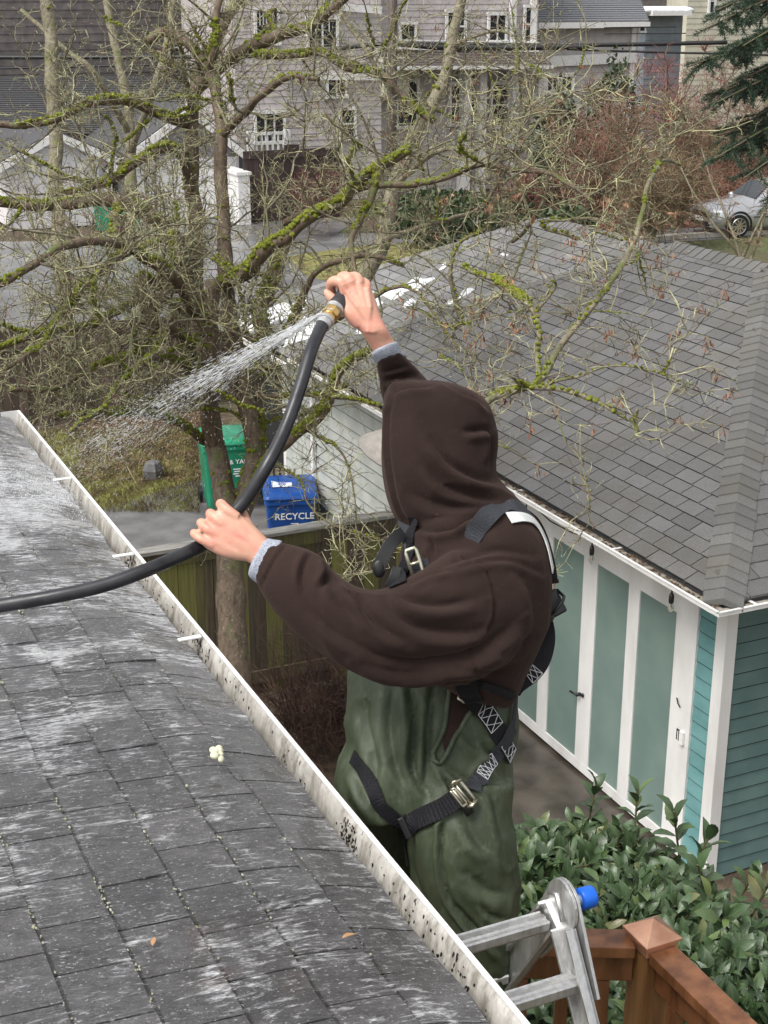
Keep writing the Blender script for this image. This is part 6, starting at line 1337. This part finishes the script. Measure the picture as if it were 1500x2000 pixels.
Nn_ = normals(me); rd = (1-np.abs(vnoise(V*np.array([1.2, 1.2, .55])+.03*vnoise(V, 9, 7)[:, None], 7.5, 41)))**5*.0055+(1-np.abs(vnoise(V*np.array([1, 1, .7]), 17, 42)))**6*.0035; V = V+Nn_*rd[:, None]; setco(me, V)
C_ = [([(722, 1330), (712, 1400), (730, 1480), (735, 1540)], 10, .007), ([(800, 1330), (808, 1420), (806, 1500), (838, 1560)], 9, .011), ([(848, 1335), (838, 1400), (834, 1470), (832, 1540)], 8, .010), ([(770, 1340), (760, 1420), (775, 1500), (812, 1545)], 11, .006),
 ([(690, 1500), (715, 1560), (745, 1600)], 9, .008), ([(860, 1490), (900, 1520), (925, 1530)], 8, .006), ([(858, 1500), (880, 1540), (885, 1560)], 5, .008), ([(862, 1612), (862, 1690), (880, 1760), (930, 1820)], 5, .008, 1),
 ([(905, 1590), (930, 1640), (965, 1670)], 12, .007), ([(960, 1540), (975, 1600), (985, 1640)], 10, .006), ([(800, 1640), (808, 1720), (840, 1800)], 6, .010), ([(900, 1700), (950, 1740), (990, 1750)], 14, .007), ([(935, 1760), (960, 1790), (1000, 1800)], 6, .006), ([(890, 1770), (940, 1830), (985, 1870)], 6, .010), ([(945, 1440), (975, 1500), (995, 1530)], 9, .006), ([(900, 1420), (925, 1450), (960, 1470)], 10, .005),
 ([(720, 1650), (740, 1720), (760, 1780)], 9, .008), ([(675, 1560), (705, 1620), (740, 1660)], 8, .007), ([(968, 1475), (940, 1500), (925, 1525)], 6, .006)]
V = creases(me, V, C_)
tro_bvh = bvh(me); tro = meshobj('waterproof_trousers', me, M['pvc'], person)
# side opening of the bib showing the sweatshirt beneath, with a rolled green edge
def surfp(px, py, off, trees): p, n = hit(trees, px, py); return p+n*off
gap = [(877, 1322), (905, 1325), (936, 1345), (950, 1362), (938, 1372), (915, 1395), (900, 1425), (884, 1462), (872, 1470), (866, 1455), (869, 1420), (874, 1380), (878, 1350)]
b = MB(); cen = surfp(892, 1385, .007, [tro_bvh]); ring = []
sm = smooth2(gap+gap[:1]); inner_ = [surfp(x, y, .004, [tro_bvh]) for x, y in sm]; mid = [(0.55*np.array([x, y])+.45*np.array([892, 1385])) for x, y in sm]; midp = [surfp(m[0], m[1], .009, [tro_bvh]) for m in mid]
n = len(inner_)-1; vs = inner_[:n]+midp[:n]+[cen]; F = [(i, (i+1) % n, n+(i+1) % n, n+i) for i in range(n)]+[(n+i, n+(i+1) % n, 2*n) for i in range(n)]
b.add(vs, F); b.add([v+_f*.02 for v in inner_[:n]], []); b.build('hoodie_tail', M['cotton'], hoodie, smooth=True)
edge1 = smooth2([(879, 1318), (877, 1350), (872, 1385), (868, 1420), (858, 1445), (848, 1468), (850, 1486), (860, 1490), (872, 1475), (884, 1450), (900, 1420), (918, 1392), (940, 1372)])
b = MB(); b.tube([surfp(x, y, .006, [tro_bvh]) for x, y in edge1], .0058, 8); b.build('rolled_edge', M['pvc'], tro, smooth=True)
# ---------------- boots on the ladder rung
bootm = simple('black_boot', (.012, .012, .012), .5, (.03, .03, .03), 30)
for fx_, fy_, fz_ in ((1.20, 2.76, 4.39), (1.375, 2.60, 4.636)):
    b = MB(); o_ = np.array([fx_, fy_, fz_]); fd_ = lf_; rr = []
    for u_, w_b, h_ in ((-.10, .030, .05), (-.085, .040, .085), (-.04, .044, .10), (.02, .042, .09), (.08, .048, .065), (.13, .048, .05), (.165, .034, .035), (.175, .015, .02)):
        rr.append([o_+fd_*u_+sdh*w_b*math.cos(a)+upv*(h_/2+h_/2*math.sin(a)) for a in np.linspace(0, 2*math.pi, 17)[:-1]])
    b.loft(rr); b.tube([o_-fd_*.03+upv*.05, o_-fd_*.035+upv*.16, o_-fd_*.035+upv*.24], [.05, .055, .062], 16); b.build('boot', bootm, person, smooth=True)
# ---------------- harness
har = thing('safety_harness', '', 'harness', Q(900, 1300, 3.2)); 
def strap(pts, w, name='strap', mat=None, off=.004, th=.0026, trees=None, Zs=None, parent=None, twist=None, sink=False):
    """ribbon along pixel points, laid on the clothes"""
    P2 = smooth2(pts); trees = [hood_bvh, tro_bvh] if trees is None else trees; C, Nn = [], []
    zi = None if Zs is None else np.interp(np.linspace(0, 1, len(P2)), np.linspace(0, 1, len(Zs)), Zs)
    for i, (x, y) in enumerate(P2):
        if zi is not None: C.append(Q(x, y, zi[i])); Nn.append(-unit(_f))
        else: p, n_ = hit(trees, x, y); C.append(p+n_*(off-(.045*max(0, 1-i/4) if sink else 0))); Nn.append(n_)
    C, Nn = np.array(C), np.array(Nn)
    for _ in range(3):
        C[1:-1] = (C[:-2]+2*C[1:-1]+C[2:])/4; Nn[1:-1] = (Nn[:-2]+2*Nn[1:-1]+Nn[2:])/4
    T = np.gradient(C, axis=0); b = MB(); rings = []
    for i in range(len(C)):
        t_ = unit(T[i]); n_ = unit(Nn[i]-t_*(Nn[i] @ t_))
        if twist is not None:
            a = np.interp(i/(len(C)-1), np.linspace(0, 1, len(twist)), twist); s0 = np.cross(t_, n_); n_ = n_*math.cos(a)+s0*math.sin(a)
        s_ = np.cross(t_, n_); rings.append([C[i]-s_*w/2-n_*th/2, C[i]-s_*w/2+n_*th/2, C[i]+s_*w/2+n_*th/2, C[i]+s_*w/2-n_*th/2])
    b.loft(rings); o = b.build(name, mat or M['web'], parent or har, bevel=.0006); return C, Nn, T
def stitchbox(C, Nn, T, i0, i1, w, name='stitching', n=3):
    """white zig-zag stitching between two indices of a strap"""
    b = MB(); A = []
    def at(u, v):
        f = i0+(i1-i0)*u; j = int(min(max(f, 0), len(C)-2)); p = C[j]+(C[j+1]-C[j])*(f-j); t_ = unit(T[j]); n_ = unit(Nn[j]-t_*(Nn[j] @ t_)); s_ = np.cross(t_, n_); return p+s_*w*.44*v+n_*.0028
    r = .0009
    for seq in ([(0, -1), (0, 1), (1, 1), (1, -1), (0, -1)], [(k2/(2*n)*2 if False else (k2/n), (-1) ** k2) for k2 in range(n+1)], [(k2/n, (-1) ** (k2+1)) for k2 in range(n+1)]):
        for (a, c), (d, e) in zip(seq[:-1], seq[1:]): b.tube([at(a+(d-a)*q, c+(e-c)*q) for q in np.linspace(0, 1, 4)], r, 5)
    b.build(name, M['stitch'], har)
TB = [tro_bvh]; HB = [hood_bvh]
# over the near shoulder
C, Nn, T = strap([(905, 1075), (922, 1046), (938, 1022), (958, 1003), (985, 992), (1010, 992), (1030, 1002)], .044, mat=M['webg'], off=.005, sink=True)
strap([(992, 1014), (1015, 1012), (1038, 1018), (1056, 1042), (1068, 1075), (1076, 1115)], .030, 'pale_label_strap', M['whitetape'], off=.005)
strap([(1022, 1000), (1046, 1018), (1064, 1055), (1076, 1100), (1082, 1140)], .020, off=.002, th=.006, Zs=[3.36, 3.40, 3.42, 3.42, 3.42])
# chest: strap, buckle, hanging lanyard ends
strap([(808, 1018), (806, 1050), (800, 1085), (790, 1120), (778, 1145)], .040, mat=M['web'], off=.006)
strap([(790, 1015), (796, 1040), (805, 1070)], .034, mat=M['webg'], Zs=[3.34, 3.30, 3.26])
strap([(788, 1040), (766, 1058), (750, 1085), (738, 1112)], .030, 'lanyard_keeper', M['black'], Zs=[3.28, 3.26, 3.25, 3.25], th=.007)
b = MB(); b.ell(Q(740, 1110, 3.25), (.015, .006, .022), (_r, _f, _u)); b.build('keeper_tip', M['black'], har, smooth=True)
strap([(775, 1108), (770, 1128), (760, 1146)], .022, 'adjuster', M['black'], Zs=[3.27, 3.26, 3.26], th=.012)
strap([(803, 1120), (822, 1112), (840, 1106)], .040, 'chest_strap', M['webg'], Zs=[3.15, 3.14, 3.145])
def frame_buckle(c, e1, e2, w, h, r, m, name='buckle'):
    b = MB(); pts = [c+e1*w/2*a+e2*h/2*d for a, d in ((-1, -.8), (-1, .8), (-.8, 1), (.8, 1), (1, .8), (1, -.8), (.8, -1), (-.8, -1), (-1, -.8))]; b.tube(pts, r, 8); b.tube([c-e1*w/2, c+e1*w/2], r*.8, 8); return b.build(name, m, har, smooth=True)
frame_buckle(Q(810, 1100, 3.13), unit(_r+_u*.35), unit(_u-_r*.32), .024, .064, .0042, simple('satin_buckle', (.55, .54, .42), .3, metal=.8))
# back: D-ring pad and dangling loop behind
b = MB(); c = Q(1076, 1182, 3.40); e1 = unit(_r+_u*.55); e2 = unit(_u-_r*.5); b.box(c, (.058, .014, .060), (e1, _f, e2)); b.build('dorsal_pad', M['black'], har, bevel=.005)
b = MB(); b.tube([Q(1062, 1212, 3.38), Q(1082, 1196, 3.36), Q(1100, 1172, 3.36), Q(1102, 1165, 3.38), Q(1088, 1152, 3.4)], .004, 8); b.build('dorsal_ring', M['black'], har, smooth=True)
b = MB(); b.ell(Q(1066, 1205, 3.39), (.020, .03, .016), (_r, _f, _u)); b.build('slider', M['black'], har, smooth=True)
C, Nn, T = strap([(1064, 1210), (1070, 1240), (1066, 1272), (1056, 1298), (1038, 1320), (1012, 1338), (1002, 1352)], .036, mat=M['web'], Zs=[3.40, 3.37, 3.35, 3.34, 3.33, 3.33, 3.33])
stitchbox(C, Nn, T, 17, 21, .034, n=2)
strap([(1066, 1215), (1062, 1250), (1052, 1290), (1030, 1330), (1006, 1350)], .014, 'white_strap_edge', M['whitetape'], Zs=[3.43, 3.42, 3.40, 3.38, 3.37])
# hip
C, Nn, T = strap([(902, 1322), (918, 1352), (938, 1380), (958, 1408), (976, 1440), (994, 1474)], .048, off=.008, trees=[tro_bvh, hood_bvh], sink=True); stitchbox(C, Nn, T, 10, 17, .046); stitchbox(C, Nn, T, 21, 25, .042)
frame_buckle(Q(914, 1348, 3.255), unit(_r*.85-_u*.55), unit(_r*.55+_u*.85), .02, .055, .0042, M['steel'])
strap([(1000, 1352), (998, 1380), (994, 1410), (990, 1440)], .016, 'chain_stitch_strap', M['webg'], off=.012, trees=TB)
C, Nn, T = strap([(994, 1418), (982, 1445), (966, 1470), (950, 1498), (936, 1522), (922, 1545)], .036, mat=M['webg'], off=.013, trees=TB); stitchbox(C, Nn, T, 12, 19, .034, n=5)
# thigh buckle
p, n_ = hit(TB, 905, 1552); e1 = unit(_r*.62-_u*.78); e2 = unit(_r*.78+_u*.62)
frame_buckle(p+n_*.018, e1, e2, .060, .026, .0042, M['steel']); frame_buckle(p+n_*.024-e2*.012, e1, e2, .045, .012, .0035, M['steel'])
for s_ in (-1, 1):
    b = MB(); b.tube([p+n_*.020+e1*.028*s_-e2*.012, p+n_*.026+e1*.034*s_, p+n_*.020+e1*.028*s_+e2*.016], .0045, 8); b.build('buckle_lug', M['steel'], har, smooth=True)
b = MB(); b.tube([p+n_*.014-e1*.02-e2*.01, p+n_*.017+e1*.045-e2*.015], [.010, .010], 12); b.build('thigh_pad_roll', M['black'], har, smooth=True)
C, Nn, T = strap([(902, 1555), (880, 1568), (850, 1586), (822, 1600), (800, 1610)], .044, off=.012, trees=TB)
b = MB()
for i in range(2, len(C)-2):
    t_ = unit(T[i]); nn_ = unit(Nn[i]-t_*(Nn[i] @ t_)); s_ = np.cross(t_, nn_); b.tube([C[i]-s_*.0205+nn_*.0018, C[i]+s_*.0205+nn_*.0018], .0013, 5)
b.build('webbing_ribs', M['web'], har)
q_, nq = hit(TB, 800, 1608); b = MB(); b.box(q_+nq*.014, (.014, .052, .016), (unit(_r*.9+_u*.4), unit(_u*.9-_r*.4), nq)); b.build('quick_connector', M['black'], har, bevel=.003)
q_, nq = hit(TB, 784, 1620); b = MB(); b.box(q_+nq*.014, (.034, .040, .010), (unit(_r*.9+_u*.4), unit(_u*.9-_r*.4), nq)); b.build('connector_end', M['black'], har, bevel=.004)
b = MB(); b.box(q_+nq*.020, (.022, .006, .002), (unit(_r*.9+_u*.4), unit(_u*.9-_r*.4), nq)); b.build('connector_mark', M['webg'], har)
strap([(790, 1612), (764, 1590), (742, 1570), (730, 1540), (718, 1515), (706, 1495), (692, 1478)], .034, mat=M['web'], off=.007, trees=TB)
strap([(792, 1618), (794, 1650), (800, 1690)], .020, mat=M['web'], off=.006, trees=TB)
# the harness is worn by the person: make it a garment of the person
inv = np.array(har['_o'])-np.array(person['_o']); hm_o = None
MBh = MB(); MBh.tube([Q(905, 1335, 3.30), Q(870, 1330, 3.30)], .004, 6)
for ch in list(har.children):
    pass
base_h = MB(); base_h.v = []; 
belt = [(905, 1338), (935, 1340), (970, 1352), (1000, 1362)]
P2 = smooth2(belt); cc = []
for x, y in P2: p, n_ = hit([hood_bvh, tro_bvh], x, y); cc.append(p+n_*.006)
bb = MB(); 
for i in range(len(cc)-1): bb.bar(cc[i], cc[i+1], .003, .018)
belt_o = bb.build('safety_harness', M['web'], person)
for ch in list(har.children):
    ch.parent = belt_o; ch.location = Vector(ch.location)+Vector([float(x) for x in (np.array(har['_o'])-np.array(person['_o']))])
bpy.data.objects.remove(har)
# ================================================================ hose
hose = thing('water_hose', 'thick black rubber hose with a brass coupling and nozzle gripped by the worker', 'hose', Q(200, 1140, 3.0))
hp_ = [(-330, 1200, 3.25), (-200, 1205, 3.1), (-100, 1200, 3.0), (0, 1183, 2.98), (100, 1166, 2.98), (200, 1144, 3.0), (290, 1112, 3.03), (350, 1086, 3.08), (392, 1066, ZW+.026), (412, 1050, ZW+.030), (432, 1030, ZW+.030), (452, 1008, ZW+.030), (480, 975, ZW+.03), (520, 912, 3.12), (556, 840, 3.16), (585, 760, 3.20), (606, 690, 3.24), (620, 655, 3.28), (634, 628, 3.31)]
P = smooth_poly([Q(*q) for q in hp_], 130); P[:8, 2] = np.maximum(P[:8, 2], 0)
k = NT('black_rubber'); k.base(k.ramp(k.noise(6, 5, .6, sc=(3, 3, 3)), [(.3, (.010, .010, .012)), (.7, (.035, .036, .042))])); k.rough(k.ramp(k.noise(20, 4), [(.3, .22), (.7, .5)])); k.bump(k.noise(1, 4, .6, sc=(40, 40, 40)), .25, .002)
b = MB(); b.tube(P, .0148, 20); b.build('hose_pipe', k.m, hose, smooth=True)
ax_ = unit(Q(666, 585, ZR2)-Q(634, 628, 3.31)); c0 = Q(634, 630, 3.31); mt = simple('galvanised', (.45, .45, .46), .35, (.62, .62, .62), 60, metal=.6); br = simple('brass', (.55, .36, .12), .28, (.78, .56, .24), 60, metal=.85)
def prof_tube(rows, m, name, n=24):
    b = MB(); b.tube([c0+ax_*a for a, _ in rows], [r for _, r in rows], n); return b.build(name, m, hose, smooth=False, bevel=0)
prof_tube([(-.012, .0165), (-.010, .0185), (.000, .0185), (.001, .0165), (.003, .0165), (.004, .019), (.012, .019), (.013, .016)], mt, 'ferrule')
prof_tube([(.012, .0165), (.013, .0185), (.019, .0185), (.020, .0165), (.024, .0165), (.025, .0205), (.040, .0205), (.041, .0180), (.048, .0180)], br, 'brass_coupling', 8)
prof_tube([(.046, .019), (.048, .0215), (.056, .0215), (.058, .019)], mt, 'collar')
prof_tube([(.056, .019), (.058, .0215), (.090, .0205), (.115, .0195), (.117, .010)], simple('dark_rubber_nozzle', (.02, .02, .022), .5, (.05, .05, .054), 60), 'nozzle')
# ================================================================ water
wm = NT('water_spray'); wm.base((.92, .94, .96)); wm.rough(.1); wm.b.inputs['Alpha'].default_value = .6; wm.b.inputs['Transmission Weight'].default_value = .0; wm.b.inputs['IOR'].default_value = 1.33
sp0 = Q(648, 602, 3.30); land = [QZ(x, y, 5.42) for x, y in ((30, 905), (120, 930), (190, 950), (60, 870), (10, 960))]
WB = Batch(3, 3); WD = Batch(3, 4); tgt = QZ(120, 925, 5.42)
up_ = np.array([0, 0, 1.])
for i in range(5200):
    a = rng.normal(0, 1, 2); e = tgt+np.array([a[0]*.08, a[1]*.15, 0]); u = rng.random()**.9
    mid_ = (sp0+e)/2+np.array([0, 0, .03])
    f = lambda t: sp0*(1-t)**2+2*mid_*t*(1-t)+e*t*t
    # keep a narrow core at the start which breaks up into drops
    L = rng.uniform(.003, .020)*(2.2 if u < .4 else 1); p = f(u)+rng.normal(0, .002+.022*u*u, 3); d = unit(f(min(u+.01, 1))-f(u)); r = rng.uniform(.00022, .00068)
    if p[2] < 5.39 and p[0] < XE: p[2] = 5.40
    WB.add(np.array([p, p+d*L*.5, p+d*L]), r, r*.5)
for i in range(110):
    u0 = rng.random()**1.6*.8; u1 = u0+rng.uniform(.02, .09); a = rng.normal(0, 1, 2); e = tgt+np.array([a[0]*.07, a[1]*.10, 0]); q0, q1 = sp0+(e-sp0)*u0+up_*math.sin(u0*3.14)*.012, sp0+(e-sp0)*u1+up_*math.sin(u1*3.14)*.012; WB.add(np.array([q0, (q0+q1)/2, q1]), np.random.default_rng(i).uniform(.0004, .0009), .0003)
for i in range(3800):   # splash and mist on the roof
    c = QZ(rng.normal(110, 75), rng.normal(930, 28), 5.42); h = abs(rng.normal(0, .018)); 
    if c[0] > XE+.02 or c[1] > 6.0: continue
    q = np.array([c[0], c[1], zr(c[0])+.008+h]); d = unit(rng.normal(0, 1, 3)+[0, 0, .6]); r = rng.uniform(.0003, .0011); WD.add(np.array([q, q+d*r*2, q+d*r*4]), r, r*.6)
for i in range(500):
    c = QZ(rng.normal(330, 130), rng.normal(870, 60), 5.6); q = c+[0, 0, rng.uniform(0, .2)]; r = rng.uniform(.0004, .0009); WD.add(np.array([q, q+[0, 0, r*2], q+[0, 0, r*5]]), r, r*.6)
L_ = thing('w', '', 'x', sp0); 
for B_, nm, lab in ((WB, 'water_spray', 'fan of white water drops spraying from the nozzle down to the roof'), (WD, 'water_splash', 'splashing water droplets where the spray strikes the shingles')):
    o = B_.build(nm, wm.m, L_); loc = L_.location.copy(); o.parent = None; o.location = loc; o['kind'] = 'stuff'; o['label'] = lab
bpy.data.objects.remove(L_)
for o in bpy.data.objects:
    if o.parent is not None and o.name.split('.')[0] in ('twigs', 'red_twigs', 'buds', 'small_branches', 'branches', 'moss', 'dried_seeds', 'needles', 'foliage', 'joint_moss', 'rivets', 'debris', 'gutter_leaves', 'litter', 'stems', 'boughs', 'leaves', 'shingle_shadow_edges', 'leaf_veins', 'snow_patch'): o['kind'] = 'stuff'
# tidy helper properties
for o in bpy.data.objects:
    if '_o' in o: del o['_o']
